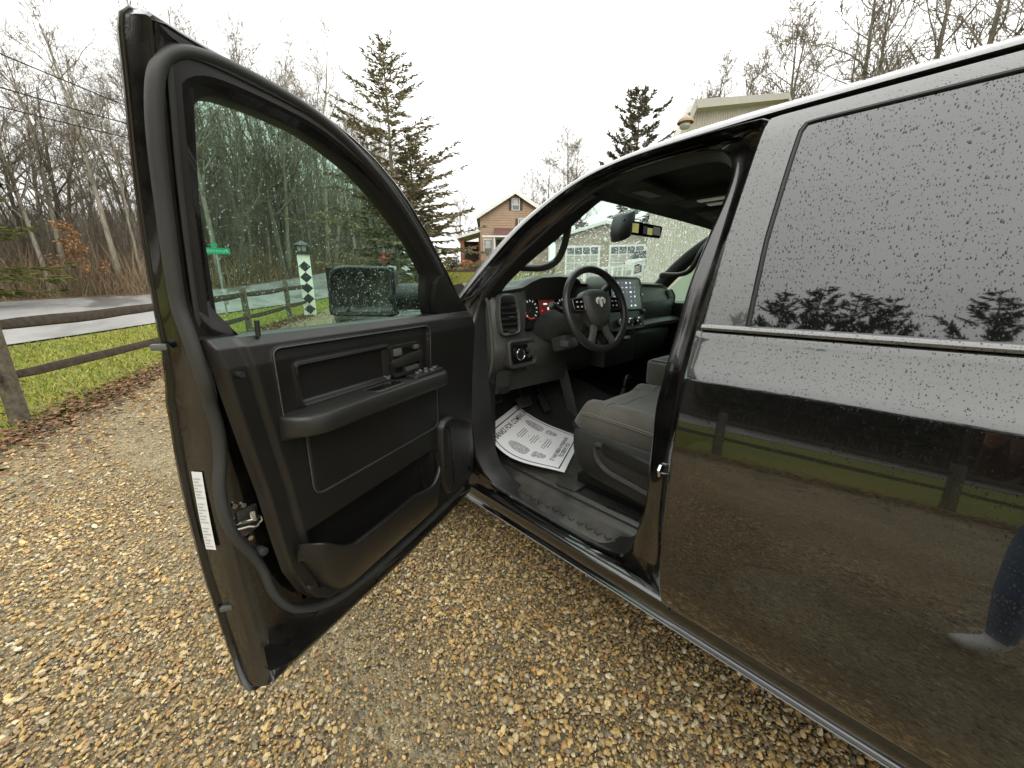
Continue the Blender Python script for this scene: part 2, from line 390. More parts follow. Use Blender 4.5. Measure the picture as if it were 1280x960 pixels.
    def bark(name, a, b, sc=10):
        t = NT(name); t.set(Roughness=.9); n = t.noise(sc, 6, t.co((1, 1, .18))); t.c(t.ramp(n, [(.32, a), (.7, b)])); t.nrm(t.bump(n, .9, .04))
    bark('bark', (.09, .08, .058), (.23, .205, .155)); bark('bark_pale', (.18, .16, .12), (.36, .33, .26)); bark('bark_dark', (.035, .029, .022), (.10, .085, .064))
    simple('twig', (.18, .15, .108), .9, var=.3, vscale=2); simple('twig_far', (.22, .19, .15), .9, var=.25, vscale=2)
    for nm, c1, c2 in (('needles', (.028, .034, .014), (.085, .09, .036)), ('needles_hemlock', (.15, .14, .075), (.33, .29, .17)), ('needles_pale', (.10, .095, .06), (.22, .20, .135)), ('needles_yellow', (.06, .075, .012), (.17, .17, .03))):
        t = NT(nm); t.set(Roughness=.75); n = t.noise(1.6, 4); t.c(t.ramp(n, [(.32, c1), (.68, c2)]))
    simple('leaf_beech', (.38, .20, .085), .8, var=.35, vscale=5)
    simple('brush', (.20, .145, .085), .9, var=.4, vscale=.8)
    t = NT('fence_wood'); t.set(Roughness=.85); n = t.noise(16, 6, t.co((1, 1, 1))); t.c(t.ramp(n, [(.3, (.045, .040, .030)), (.55, (.12, .105, .072)), (.75, (.16, .15, .10))])); t.nrm(t.bump(n, .6, .01))
    t = NT('fence_rail'); t.set(Roughness=.85); n = t.noise(14, 6); t.c(t.ramp(n, [(.3, (.020, .015, .010)), (.7, (.066, .048, .031))])); t.nrm(t.bump(n, .6, .01))
    t = NT('siding_tan'); t.set(Roughness=.7); n = t.noise(1.5, 5); t.c(t.ramp(n, [(.3, (.33, .23, .15)), (.7, (.40, .285, .19))]))
    simple('maroon', (.12, .055, .045), .7, var=.2); simple('shutter_brown', (.07, .045, .035), .7); simple('shingle', (.10, .085, .075), .9, var=.3, vscale=8)
    simple('brick_red', (.24, .10, .065), .9, var=.3, vscale=12, bump=.4, bscale=12); simple('stone_grey', (.2, .17, .14), .9, var=.35, vscale=4, bump=.5, bscale=8)
    simple('pane', (.10, .12, .13), .08, Specular_IOR_Level=.9); simple('curtain', (.5, .5, .49), .8)
    simple('metal_siding', (.42, .385, .33), .45, var=.08, vscale=.7); simple('metal_white', (.42, .40, .36), .45, var=.05); simple('siding_grey', (.34, .29, .22), .7, var=.12)
    simple('sign_green', (.0, .28, .13), .4, Emission_Color=(0, 0, 0, 1)); simple('sign_red', (.45, .05, .04), .5); simple('galvanised', (.32, .34, .33), .45, Metallic=.4, var=.15)
    simple('pole_wood', (.24, .22, .18), .9, var=.25, vscale=2); simple('black_metal', (.012, .012, .012), .4); simple('post_white', (.70, .70, .62), .6, var=.1); simple('post_black', (.015, .016, .02), .5)
    simple('lamp_glass', (.35, .36, .34), .15); simple('car_white', (.72, .74, .75), .2, Coat_Weight=1); simple('car_glass', (.02, .025, .03), .05)
    simple('wire', (.02, .02, .02), .6)
    simple('jacket_brown', (.10, .05, .034), .85, var=.2); simple('denim', (.09, .17, .31), .9, var=.25, vscale=20); simple('shoe_white', (.75, .75, .73), .6); simple('skin', (.50, .27, .18), .55); simple('hair', (.05, .03, .02), .7)
    simple('phone', (.01, .01, .01), .2); simple('leaf_green', (.12, .19, .02), .7)
make_materials()
# ------------------------------------------------------------------ terrain, road, driveway, grass, gravel
DIR = (math.sin(R(38)), math.cos(R(38)))
def sp(x, w): return (np.sqrt(x * x + w * w) + x) / 2
def gz(x, y):
    s = (np.asarray(x) + .983) * DIR[0] + np.asarray(y) * DIR[1]
    z = .042 * sp(s - 4, 3) + .085 * sp(s - 22, 6) - .09 * sp(s - 52, 8) - .054 - .0
    return z - .0
Z0 = float(gz(0, .6)) ; 
def g(x, y, d=0.0): return float(gz(x, y)) - Z0 + d

def spaced(a, b, n, c, k):
    t = np.linspace(-1, 1, n); w = np.sinh(k * t) / math.sinh(k)
    return np.where(w < 0, c + w * (c - a), c + w * (b - c))
def sheet_grid(xs_, ys_, dz, mat, name):
    X, Y = np.meshgrid(xs_, ys_); V = np.stack([X.ravel(), Y.ravel(), (gz(X, Y) - Z0 + dz).ravel()], 1)
    nx = len(xs_); idx = np.arange(len(V)).reshape(len(ys_), nx)
    F = np.stack([idx[:-1, :-1].ravel(), idx[:-1, 1:].ravel(), idx[1:, 1:].ravel(), idx[1:, :-1].ravel()], 1)
    return tag(obj(name, tri_mesh(name, V, F, mat, True)), kind='structure')
def strip(name, left, right, n, m, dz, mat):
    L = resample(catmull([(*p, 0) for p in left], 8), n, False)[:, :2]; Q = resample(catmull([(*p, 0) for p in right], 8), n, False)[:, :2]
    t = np.linspace(0, 1, m)[None, :, None]; P = L[:, None] * (1 - t) + Q[:, None] * t
    V = np.concatenate([P.reshape(-1, 2), (gz(P[..., 0], P[..., 1]) - Z0 + dz).reshape(-1, 1)], 1)
    idx = np.arange(n * m).reshape(n, m)
    F = np.stack([idx[:-1, :-1].ravel(), idx[:-1, 1:].ravel(), idx[1:, 1:].ravel(), idx[1:, :-1].ravel()], 1)
    return tag(obj(name, tri_mesh(name, V, F, mat, True)), kind='structure')

sheet_grid(spaced(-170, 170, 240, 0, 4.2), spaced(-150, 190, 260, 8, 4.2), -.03, M['lawn'], 'ground')
EDGE = [(-12, -10), (-8.3, -4), (-5.4, .3), (-3.6, 3.2), (-2.17, 5.64), (-.95, 8.4), (.6, 11.2), (2.2, 13.8), (3.9, 16.2), (5.2, 18.4), (6.0, 20.6)]
EDGE_R = [(10, -10), (10, -6), (10, -1), (10, 3), (10, 6), (10, 9), (10.2, 12), (10.6, 14.5), (10.8, 17.5), (11, 20), (11.2, 23)]
strip('gravel_driveway', EDGE, EDGE_R, 180, 90, -.008, M['gravel_bed'])
NEAR = [(-70, -45), (-45, -22), (-25, -5), (-12, 6), (-3.43, 13.75), (-.8, 16.45), (1.76, 18.72), (6.5, 22.5), (13, 28.5), (22, 38), (40, 58)]
FAR = [(-85, -35), (-60, -14), (-35, 10), (-16, 24), (-5.9, 29.6), (-.57, 29.7), (4, 31.5), (9.17, 36.2), (14, 41), (22, 49), (37, 66)]
strip('road', NEAR, FAR, 160, 40, .012, M['asphalt'])
OUT = [(-120, 40), (-100, 60), (-80, 80), (-50, 100), (-30, 110), (-10, 115), (10, 115), (30, 115), (45, 112), (60, 110), (75, 108)]
strip('forest_floor', FAR, OUT, 120, 40, .02, M['wood_floor'])

def edge_x(y):
    P = np.array(catmull(EDGE, 10)); return np.interp(y, P[:, 1], P[:, 0])
def near_dist(x, y, pl):
    P = np.array(catmull(pl, 10)); d = np.full(np.shape(x), 1e9)
    for a, b in zip(P[:-1], P[1:]):
        ab = b - a; t = np.clip(((x - a[0]) * ab[0] + (y - a[1]) * ab[1]) / (ab @ ab), 0, 1)
        q = np.hypot(x - a[0] - t * ab[0], y - a[1] - t * ab[1]); d = np.minimum(d, q)
    return d
def road_side(x, y):
    P = np.array(catmull(NEAR, 10)); return y - np.interp(x, P[:, 0], P[:, 1])      # > 0 : on the road side

# ---- loose stones of the driveway
def stones():
    cx, cy = -.983, 0.0
    pts = []
    def fill(x0, x1, y0, y1, step):
        X, Y = np.meshgrid(np.arange(x0, x1, step), np.arange(y0, y1, step)); X = X.ravel(); Y = Y.ravel()
        X = X + rng.uniform(-.6, .6, X.size) * step; Y = Y + rng.uniform(-.6, .6, X.size) * step
        return X, Y
    out = []
    for (r0, r1, step, s) in ((0, 2.3, .0126, .64), (2.3, 4.2, .0165, .66), (4.2, 8.8, .033, .95)):
        X, Y = fill(-6.5, 3.6, -2.2, 8.8, step)
        d = np.hypot(X - cx, Y - cy); az = np.degrees(np.arctan2(X - cx, Y - cy))
        keep = (d >= r0) & (d < r1) & (X > edge_x(Y) + rng.uniform(-.12, .1, X.size))
        keep &= ((az > np.where(d < 3, -60, -16)) & (az < 112) & (d > .45) & (X < np.where(Y > 1.2, 1.4, .75))) | ((r0 < 2) & (az <= -60) & (d < 1.9) & (rng.random(X.size) < .2))
        rut = np.exp(-((X + .42 + .16 * Y + .06 * np.sin(3 * Y)) / .17) ** 2) + np.exp(-((X + 2.15 + .05 * Y + .08 * np.sin(2 * Y)) / .25) ** 2)
        keep &= rng.random(X.size) > .5 * rut
        X, Y, d, rut = X[keep], Y[keep], d[keep], rut[keep]
        big = rng.random(X.size) < .05 + .10 * (np.sin(X * 2.3 + 1.2 * np.sin(Y * 1.7)) > .25)
        size = s * np.where(big, rng.uniform(.012, .023, X.size), np.clip(rng.lognormal(math.log(.0086), .38, X.size), .004, .017)) * (1 - .28 * rut)
        out.append(np.stack([X, Y, size], 1))
    A = np.concatenate(out); n = len(A)
    ph = (1 + 5 ** .5) / 2
    ico = np.array([(-1, ph, 0), (1, ph, 0), (-1, -ph, 0), (1, -ph, 0), (0, -1, ph), (0, 1, ph), (0, -1, -ph), (0, 1, -ph), (ph, 0, -1), (ph, 0, 1), (-ph, 0, -1), (-ph, 0, 1)]) / math.hypot(1, ph)
    fac = np.array([(0, 11, 5), (0, 5, 1), (0, 1, 7), (0, 7, 10), (0, 10, 11), (1, 5, 9), (5, 11, 4), (11, 10, 2), (10, 7, 6), (7, 1, 8), (3, 9, 4), (3, 4, 2), (3, 2, 6), (3, 6, 8), (3, 8, 9), (4, 9, 5), (2, 4, 11), (6, 2, 10), (8, 6, 7), (9, 8, 1)])
    V = ico[None] * (1 + rng.uniform(-.26, .26, (n, 12, 1)))
    V *= np.stack([rng.uniform(.85, 1.45, n), rng.uniform(.65, 1.05, n), rng.uniform(.38, .75, n)], 1)[:, None]
    ax, ay, az_ = rng.normal(0, .3, n), rng.normal(0, .3, n), rng.uniform(0, 2 * math.pi, n)
    def rot(V, a, i, j):
        c, s = np.cos(a)[:, None], np.sin(a)[:, None]; p, q = V[..., i].copy(), V[..., j].copy(); V[..., i] = c * p - s * q; V[..., j] = s * p + c * q
    rot(V, ax, 1, 2); rot(V, ay, 0, 2); rot(V, az_, 0, 1)
    V *= A[:, 2][:, None, None]
    V[..., 0] += A[:, 0][:, None]; V[..., 1] += A[:, 1][:, None]
    V[..., 2] += (gz(A[:, 0], A[:, 1]) - Z0 + .001 + A[:, 2] * rng.uniform(-.05, .42, n))[:, None]
    pal = np.array([(.34, .235, .095), (.26, .175, .07), (.40, .32, .185), (.21, .16, .10), (.14, .12, .09), (.31, .285, .22), (.28, .145, .055), (.10, .075, .045), (.46, .41, .30), (.21, .135, .065), (.06, .056, .05), (.38, .27, .11)])
    pw = np.array([.17, .16, .13, .11, .08, .07, .05, .05, .05, .06, .03, .04]); pw /= pw.sum()
    patch = np.sin(A[:, 0] * 1.7 + 1) * np.sin(A[:, 1] * 1.3 + .4)
    C = pal[rng.choice(len(pal), n, p=pw)] * rng.uniform(.85, 1.5, (n, 1)) * (1 + .10 * patch[:, None]) * np.where(A[:, 2] > .011, 1.15, 1)[:, None]
    C = (.84 * C + .16 * np.array([.315, .238, .115])) * np.array([1.06, 1.015, .89])
    F = (fac[None] + (np.arange(n) * 12)[:, None, None]).reshape(-1, 3)
    o = obj('gravel', tri_mesh('gravel', V.reshape(-1, 3), F, M['gravel_stone'], False, np.repeat(C, 12, 0)))
    tag(o, 'loose wet tan and grey gravel stones covering the driveway', 'gravel', kind='stuff')
    return n
NSTONE = stones(); print('stones', NSTONE)

# ---- grass blades, fallen leaves
def blades(name, X, Y, h, w, cols, label, dz=-.03):
    n = len(X); a = rng.uniform(0, 2 * math.pi, n); hh = h * rng.uniform(.5, 1.25, n); ln = hh * rng.uniform(.2, .9, n)
    la = rng.uniform(0, 2 * math.pi, n); z = gz(X, Y) - Z0 + dz
    dx, dy = np.cos(a) * w, np.sin(a) * w
    V = np.empty((n, 3, 3)); V[:, 0] = np.stack([X - dx, Y - dy, z], 1); V[:, 1] = np.stack([X + dx, Y + dy, z], 1)
    V[:, 2] = np.stack([X + ln * np.cos(la), Y + ln * np.sin(la), z + hh], 1)
    C = cols[rng.integers(0, len(cols), n)] * rng.uniform(.7, 1.2, (n, 1))
    o = obj(name, tri_mesh(name, V.reshape(-1, 3), np.arange(3 * n).reshape(-1, 3), M['grass_blade'], False, np.repeat(C, 3, 0)))
    return tag(o, label, 'grass', kind='stuff')
GC = np.array([(.20, .25, .022), (.26, .28, .03), (.35, .31, .045), (.14, .20, .018), (.40, .33, .08), (.22, .26, .025)])
def grass():
    n = 230000
    X = rng.uniform(-9, 9, n); Y = rng.uniform(2.5, 24, n)
    k = (X < edge_x(Y) + rng.normal(0, .13, n)) & (road_side(X, Y) < -.12)
    d = np.hypot(X, Y); k &= rng.random(n) < np.clip(1.15 - d / 26, .25, 1)
    blades('verge_grass', X[k], Y[k], .062, .011, GC, 'yellow green grass verge between fence and road')
    n = 70000
    X = rng.uniform(9, 34, n); Y = rng.uniform(14, 40, n)
    k = (road_side(X, Y) < -.5) & ((X > 11.2) | (Y > 22)) & (np.hypot(X, Y) < 46)
    blades('lawn_grass', X[k], Y[k], .10, .022, GC * np.array([1.05, 1, 1]), 'mown green lawn below the tan house')
    n = 11000
    # leaves blown against the fence along the edge of the gravel
    t = rng.uniform(-1.5, 16, n); Y = t; off = rng.normal(-.12, .2, n); off = np.where(rng.random(n) < .2, off + rng.normal(.3, .5, n), off)
    X = edge_x(Y) + off
    a = rng.uniform(0, 6.283, n); s = rng.uniform(.018, .045, n); tilt = rng.uniform(-.5, .9, n)
    V = np.empty((n, 4, 3)); z = gz(X, Y) - Z0 + rng.uniform(.0, .03, n)
    c, q = np.cos(a) * s, np.sin(a) * s
    V[:, 0] = np.stack([X - c, Y - q, z], 1); V[:, 1] = np.stack([X + .55 * q, Y - .55 * c, z + s * tilt * .6], 1)
    V[:, 2] = np.stack([X + c, Y + q, z + s * .25], 1); V[:, 3] = np.stack([X - .55 * q, Y + .55 * c, z + s * .5], 1)
    pal = np.array([(.17, .075, .035), (.13, .065, .03), (.22, .11, .05), (.09, .05, .028), (.24, .155, .085)])
    C = pal[rng.integers(0, 5, n)] * rng.uniform(.6, 1.2, (n, 1))
    F = np.concatenate([np.array([(0, 1, 2), (0, 2, 3)])[None] + (np.arange(n) * 4)[:, None, None]]).reshape(-1, 3)
    o = obj('fallen_leaves', tri_mesh('fallen_leaves', V.reshape(-1, 3), F, M['litter'], False, np.repeat(C, 4, 0)))
    tag(o, 'reddish brown fallen leaves along the edge of the gravel', 'leaves', kind='stuff')
grass()
# ------------------------------------------------------------------ the pickup truck: body
_lo = catmull([(.40, .10), (.47, .072), (.50, .055), (.55, .02), (.65, -.015), (.8, -.03), (.95, -.0305), (1.05, -.0255), (1.15, -.0155), (1.255, .0005)], 10)
_hi = catmull([(1.255, .0005), (1.30, .0195), (1.345, .036), (1.38, .046), (1.5, .074), (1.65, .115), (1.8, .162), (1.85, .182), (1.89, .206), (1.93, .238), (1.97, .285)], 10)
_pz = np.array([p[0] for p in _lo] + [p[0] for p in _hi[1:]]); _px = np.array([p[1] for p in _lo] + [p[1] for p in _hi[1:]])
def xs(z): return float(np.interp(z, _pz, _px))          # how far the body side stands inboard at height z
XC = 1.03                                                 # centre line of the cab
def mir(p): return (2 * XC - p[0], p[1], p[2])

TR = empty('pickup_truck', TRUCK_AT)
tag(TR, 'black four-door pickup truck beaded with rain, driver door wide open', 'pickup truck')

def zrows(a, b, step=.012):
    z = list(np.linspace(a, b, max(2, int(abs(b - a) / step) + 1)))
    if a < 1.255 < b: z.append(1.255)
    return sorted(set(z))
def side_panel(y0, y1, z0, z1, t=0.0, ny=24, lipf=True, hem=.02):
    """a door skin with rolled edges, rows following the body section"""
    mb = MB(); ys = list(np.linspace(y0, y1, ny))
    for sgn, pr in ((1, None),):
        cols = [(y0 - .0, .018)] + [(y0 + .001, .004)] + [(y0 + .004, .001)] + [(y, 0) for y in np.linspace(y0 + .012, y1 - .012, ny)] + [(y1 - .004, .001), (y1 - .001, .004), (y1, hem)]
        rows = [(z0, .02), (z0 + .001, .004), (z0 + .004, .001)] + [(z, 0) for z in zrows(z0 + .012, z1 - .006)] + [(z1 - .001, .002), (z1, .012)]
        mb.sheet([[(xs(z) + t + max(dx, dx2), y, z) for y, dx in cols] for z, dx2 in rows])
    return mb
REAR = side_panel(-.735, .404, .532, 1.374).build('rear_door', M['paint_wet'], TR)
REAR['label'] = 'closed black rear door beaded with rain'
# frame of the rear door round its window
def frame_band():
    mb = MB()
    wout = [(.285, 1.392), (.287, 1.589), (.277, 1.76), (.271, 1.835), (.262, 1.846), (-.04, 1.846), (-.5, 1.838), (-.62, 1.80), (-.66, 1.7), (-.68, 1.392)]
    fout = [(.387, 1.392), (.377, 1.597), (.362, 1.76), (.352, 1.868), (.345, 1.882), (-.04, 1.882), (-.56, 1.876), (-.70, 1.83), (-.735, 1.7), (-.74, 1.392)]
    w = resample([(*p, 0) for p in wout], 90, False); f = resample([(*p, 0) for p in fout], 90, False)
    for q in (w, f): q[:, 1] = np.clip(q[:, 1], 1.392, 1.9)
    def bl(k, dx=0.0): return [(xs(p[1] * (1 - k) + q[1] * k) + dx, p[0] * (1 - k) + q[0] * k, p[1] * (1 - k) + q[1] * k) for p, q in zip(f, w)]
    mb.loft([bl(0, .03), bl(0, .004), bl(.04), bl(.3), bl(.6), bl(.94), bl(1, .01)], closed=False)
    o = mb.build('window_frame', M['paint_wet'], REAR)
    # rubber run between frame and glass
    mb = MB(); mb.tube([(xs(p[1]) + .004, p[0], p[1]) for p in w], .0042, 6); mb.build('window_gasket', M['rubber_dark'], REAR)
    wi = [(p[0] - .0, p[1]) for p in w]
    mb = MB(); rows = []
    for z in np.linspace(1.385, 1.848, 24):
        lim = np.interp(z, [p[1] for p in wout[:5]], [p[0] for p in wout[:5]]); lim2 = -.70 + max(0, z - 1.7) * .5
        rows.append([(xs(z) + .006, y, z) for y in np.linspace(lim2, lim + .004, 20)])
    mb.sheet(rows); g_ = mb.build('window_glass', M['glass_dark'], REAR); g_['label'] = 'dark privacy glass covered in rain drops'
    # bright belt moulding
    mb = MB(); prof = [(.004, 1.376), (-.006, 1.378), (-.008, 1.384), (-.004, 1.391), (.004, 1.394)]
    mb.loft([[(xs(z) + dx, y, z + .0) for dx, z in prof] for y in np.linspace(-.735, .388, 30)], closed=False, cap0=False)
    mb.add([(xs(z) + dx, .388, z) for dx, z in prof], [tuple(range(5))])
    mb.build('belt_moulding', M['paint_wet'], REAR)
frame_band()

# aperture of the front door: gap line on the body and seal line further in
GAP = [(.388, .505), (.394, .8), (.394, 1.1), (.387, 1.38), (.367, 1.6), (.35, 1.8), (.347, 1.872), (.36, 1.884), (.465, 1.887), (.571, 1.884), (.668, 1.879), (.776, 1.867), (.893, 1.838), (1.02, 1.780), (1.16, 1.694), (1.314, 1.561), (1.448, 1.436), (1.472, 1.40), (1.48, 1.2), (1.48, .9), (1.478, .60), (1.46, .52), (1.42, .505), (1.2, .50), (.9, .50), (.6, .50), (.42, .502)]
SEAL = [(.52, .66), (.492, .80), (.49, .973), (.493, 1.134), (.486, 1.232), (.483, 1.343), (.473, 1.483), (.45, 1.619), (.43, 1.73), (.43, 1.80), (.446, 1.838), (.48, 1.860), (.55, 1.868), (.64, 1.866), (.75, 1.857), (.841, 1.84), (.944, 1.797), (1.087, 1.702), (1.241, 1.597), (1.373, 1.49), (1.42, 1.42), (1.43, 1.317), (1.428, 1.189), (1.412, 1.061), (1.392, .869), (1.386, .725), (1.36, .64), (1.29, .565), (1.15, .53), (.95, .522), (.75, .522), (.62, .545), (.55, .59)]
NA = 180
_g = resample(catmull([(*p, 0) for p in GAP], 4, True), NA)[:, :2]; _s = resample(catmull([(*p, 0) for p in SEAL], 4, True), NA)[:, :2]
_k = min(range(NA), key=lambda k: np.sum((np.roll(_s, -k, 0) - _g) ** 2)); _s = np.roll(_s, -_k, 0)
def aper(a, t, lift=0):
    """blend a of the way from gap line to seal line, t inboard of the body surface"""
    return [(xs(p[1]) + t, p[0], p[1]) for p in _g * (1 - a) + _s * a]
mb = MB()
mb.loft([aper(-.03, .0), aper(0, .0), aper(.05, .006), aper(.07, .02), aper(.22, .045), aper(.45, .058), aper(.6, .07), aper(.86, .078), aper(1.0, .082), aper(1.08, .09)], closed=True)
BODY = mb.build('door_aperture', M['paint_dirty'], TR)
mb = MB(); mb.tube(aper(.90, .094), .0105, 10, closed=True); mb.build('aperture_seal', M['rubber'], BODY)
mb = MB(); mb.tube(aper(.30, .058), .0035, 6, closed=True); mb.build('secondary_seal', M['rubber'], BODY)
mb = MB(); mb.loft([aper(1.03, .088), aper(1.10, .10), aper(1.2, .15), aper(1.3, .19)], closed=True); mb.build('aperture_trim', M['dark_plastic'], BODY)

# roof rail, A-pillar, roof skin
SIL = [(1.56, 1.405), (1.533, 1.435), (1.408, 1.566), (1.242, 1.705), (1.092, 1.795), (.956, 1.856), (.832, 1.893), (.72, 1.914), (.62, 1.926), (.487, 1.934), (.321, 1.937), (0, 1.937), (-.4, 1.932), (-.8, 1.92), (-1.1, 1.89)]
GTOP = [(1.52, 1.375), (1.448, 1.438), (1.314, 1.563), (1.16, 1.696), (1.02, 1.783), (.893, 1.841), (.776, 1.870), (.668, 1.883), (.571, 1.889), (.465, 1.893), (.321, 1.897), (0, 1.897), (-.4, 1.892), (-.8, 1.88), (-1.1, 1.86)]
NS = 90
_sil = resample(catmull([(*p, 0) for p in SIL], 6), NS, False)[:, :2]; _gt = resample(catmull([(*p, 0) for p in GTOP], 6), NS, False)[:, :2]
def wsx(y):      # windshield edge on the pillar: further inboard than the rail
    return .085
ring = []
ring.append([(xs(p[1]) + .022, p[0], p[1] - .006) for p in _gt])
ring.append([(xs(p[1]) + .004, p[0], p[1]) for p in _gt])
for k in (.25, .5, .75, 1.0):
    ring.append([(xs(b[1] * k + a[1] * (1 - k)) + .002 + .045 * k ** 2.2, b[0] * k + a[0] * (1 - k), b[1] * k + a[1] * (1 - k)) for a, b in zip(_gt, _sil)])
ring.append([(xs(p[1]) + .085, p[0] + .004, p[1] + .016 * (1 if p[0] < .9 else max(0, 1 - (p[0] - .9) * 3))) for p in _sil])
def rail(flip):
    mb = MB(); mb.loft([[mir(p) for p in r_] if flip else r_ for r_ in ring], closed=False); return mb
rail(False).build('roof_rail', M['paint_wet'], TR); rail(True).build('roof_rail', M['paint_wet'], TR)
edge = ring[-1]
ridx = [i for i in range(NS) if edge[i][1] < .98]
mb = MB(); rows = []
for i in ridx:
    x, y, z = edge[i]; q = mir(edge[i]); r_ = []
    for t in np.linspace(0, 1, 21):
        c = 1 - (2 * t - 1) ** 2
        r_.append((x + (q[0] - x) * t, y + .12 * c * max(0, (y - .3) / .68) ** 2, z + .045 * c ** .8))
    rows.append(r_)
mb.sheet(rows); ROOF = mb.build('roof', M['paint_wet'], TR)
# windshield between the pillars: from the roof edge down to the cowl
wi = [i for i in range(NS) if edge[i][1] >= .955 and edge[i][1] < 1.6]
mb = MB(); rows = []
for i in wi:
    x, y, z = edge[i]; q = mir(edge[i]); r_ = []
    for t in np.linspace(0, 1, 25):
        c = 1 - (2 * t - 1) ** 2; f = (y - .955) / .62
        r_.append((x + (q[0] - x) * t, y + (.12 + .16 * f) * c ** .8, z - .004 + (.04 - .03 * f) * c))
    rows.append(r_)
mb.sheet(rows[:]); wsg = mb.build('windshield', M['glass_windshield'], TR); wsg['label'] = 'windshield streaming with rain'

# rocker below the doors with its wet lower lip
mb = MB(); prof = [(.06, .526), (.052, .520), (.048, .505), (.052, .485), (.062, .463), (.07, .449), (.066, .445), (.060, .4425), (.0605, .437), (.072, .434), (.09, .436)]
prof = [(.085, .53)] + prof
mb.loft([[(x, y, z) for x, z in prof] for y in np.linspace(-2.0, 1.47, 60)], closed=False, cap0=False); mb.build('rocker_panel', M['paint'], TR)
mb = MB(); mb.loft([[(x, y, z) for x, z in [(.06, .4365), (.058, .4375), (.058, .4395), (.0605, .4405)]] for y in np.linspace(-2, 1.47, 30)], closed=True, cap0=True, cap1=True); mb.build('pinch_flange', M['galvanised'], TR)
# underbody so that no daylight shows below the floor
MB().b2((.10, -2.4, .46), (1.96, 1.55, .50)).build('underbody', M['black_metal'], TR)

# front fender, hood, cowl, nose
def fender(flip):
    mb = MB(); rows = []
    for z in np.linspace(.52, 1.36, 36):
        r_ = []
        for y in np.linspace(1.486, 3.25, 44):
            yy, zz = y, z
            d = math.hypot(y - 2.33, z - .43)
            if d < .54: 
                k = .54 / max(d, 1e-3); yy, zz = 2.33 + (y - 2.33) * k, .43 + (z - .43) * k
                if zz < .5: zz = .5
            nose = max(0, (y - 2.7) / .55)
            r_.append((xs(min(zz, 1.25)) - .01 * math.exp(-((d - .56) / .08) ** 2) + .10 * nose ** 2 + max(0, zz - 1.25) * .35, yy, zz))
        rows.append(r_)
    rows = [[mir(p) for p in r_] for r_ in rows] if flip else rows
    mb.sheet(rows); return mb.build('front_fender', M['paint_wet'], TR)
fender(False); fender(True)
mb = MB(); rows = []
for y in np.linspace(1.60, 3.28, 30):
    r_ = []; f = (y - 1.60) / 1.68; nose = max(0, (y - 2.7) / .55)
    for t in np.linspace(0, 1, 33):
        c = 1 - (2 * t - 1) ** 2; x = .05 + .10 * nose ** 2 + (2 * XC - .1 - .2 * nose ** 2) * t
        bul = .03 * math.exp(-((abs(t - .5) - .2) / .07) ** 2)
        r_.append((x, y + .22 * c * (1 - f) + .05 * c * f, 1.362 + (.085 - .035 * f) * c ** .6 + bul * (.3 + .7 * f) - .16 * max(0, (f - .82) / .18) ** 2))
    rows.append(r_)
mb.sheet(rows); mb.build('hood', M['paint_wet'], TR)
mb = MB(); mb.sheet([[(.14 + 1.78 * t, 1.52 + a + .26 * (1 - (2 * t - 1) ** 2), 1.405 + .02 * a + .02 * (1 - (2 * t - 1) ** 2)) for t in np.linspace(0, 1, 20)] for a in (0, .06, .12)]); mb.build('cowl', M['dark_plastic'], TR)
mb = MB(); mb.b2((.18, 3.2, .62), (1.88, 3.30, 1.25)); mb.build('nose_panel', M['paint'], TR, bevel=.03)
mb = MB(); mb.b2((.45, 3.30, .78), (1.61, 3.33, 1.18)); GR = mb.build('grille', M['black_metal'], TR, bevel=.01)
for k in range(4): MB().b2((.47, 3.33, .84 + .08 * k), (1.59, 3.345, .865 + .08 * k)).build('grille_bar', M['black_metal'], GR)
for x in (.20, 1.62): MB().b2((x, 3.27, .98), (x + .24, 3.335, 1.2)).build('headlight', M['lamp_glass'], TR, bevel=.02)
mb = MB(); mb.b2((.08, 3.28, .50), (1.98, 3.44, .74)); mb.build('front_bumper', M['paint'], TR, bevel=.03)
# inner bulkhead between engine bay and cab
MB().b2((.12, 1.95, .5), (1.94, 2.0, 1.38)).build('bulkhead', M['black_metal'], TR)
MB().b2((.16, 1.62, .5), (.20, 1.95, 1.38)).build('bulkhead_side', M['black_metal'], TR)
def wheel(x, y, side):
    mb = MB(); ang = np.linspace(0, 2 * math.pi, 48, endpoint=False)
    prof = [(.0, .24), (.012, .27), (0, .33), (.005, .39), (.02, .415), (.05, .425), (.22, .425), (.25, .415), (.265, .39), (.27, .33), (.26, .25)]
    mb.loft([[(x + side * a, y + r_ * math.cos(t), .425 + r_ * math.sin(t)) for t in ang] for a, r_ in prof])
    ty = mb.build('wheel', M['tyre'], TR)
    mb = MB()
    for k in range(40):
        t = 2 * math.pi * k / 40
        for a in (.03, .13, .19):
            mb.box((x + side * (a + .02), y + .427 * math.cos(t + a), .425 + .427 * math.sin(t + a)), (.05, .035, .014), Matrix.Rotation(t + a - math.pi / 2, 3, 'X'))
    mb.build('tread', M['tyre'], ty)['kind'] = 'stuff'
    mb = MB(); pr = [(.012, .25), (.03, .235), (.05, .22), (.06, .16), (.035, .10), (.03, .0)]
    mb.loft([[(x + side * a, y + r_ * math.cos(t), .425 + r_ * math.sin(t)) for t in ang] for a, r_ in pr]); mb.build('rim', M['steel'], ty)
for y in (2.33, -1.47):
    wheel(.03, y, 1); wheel(2 * XC - .03, y, -1)
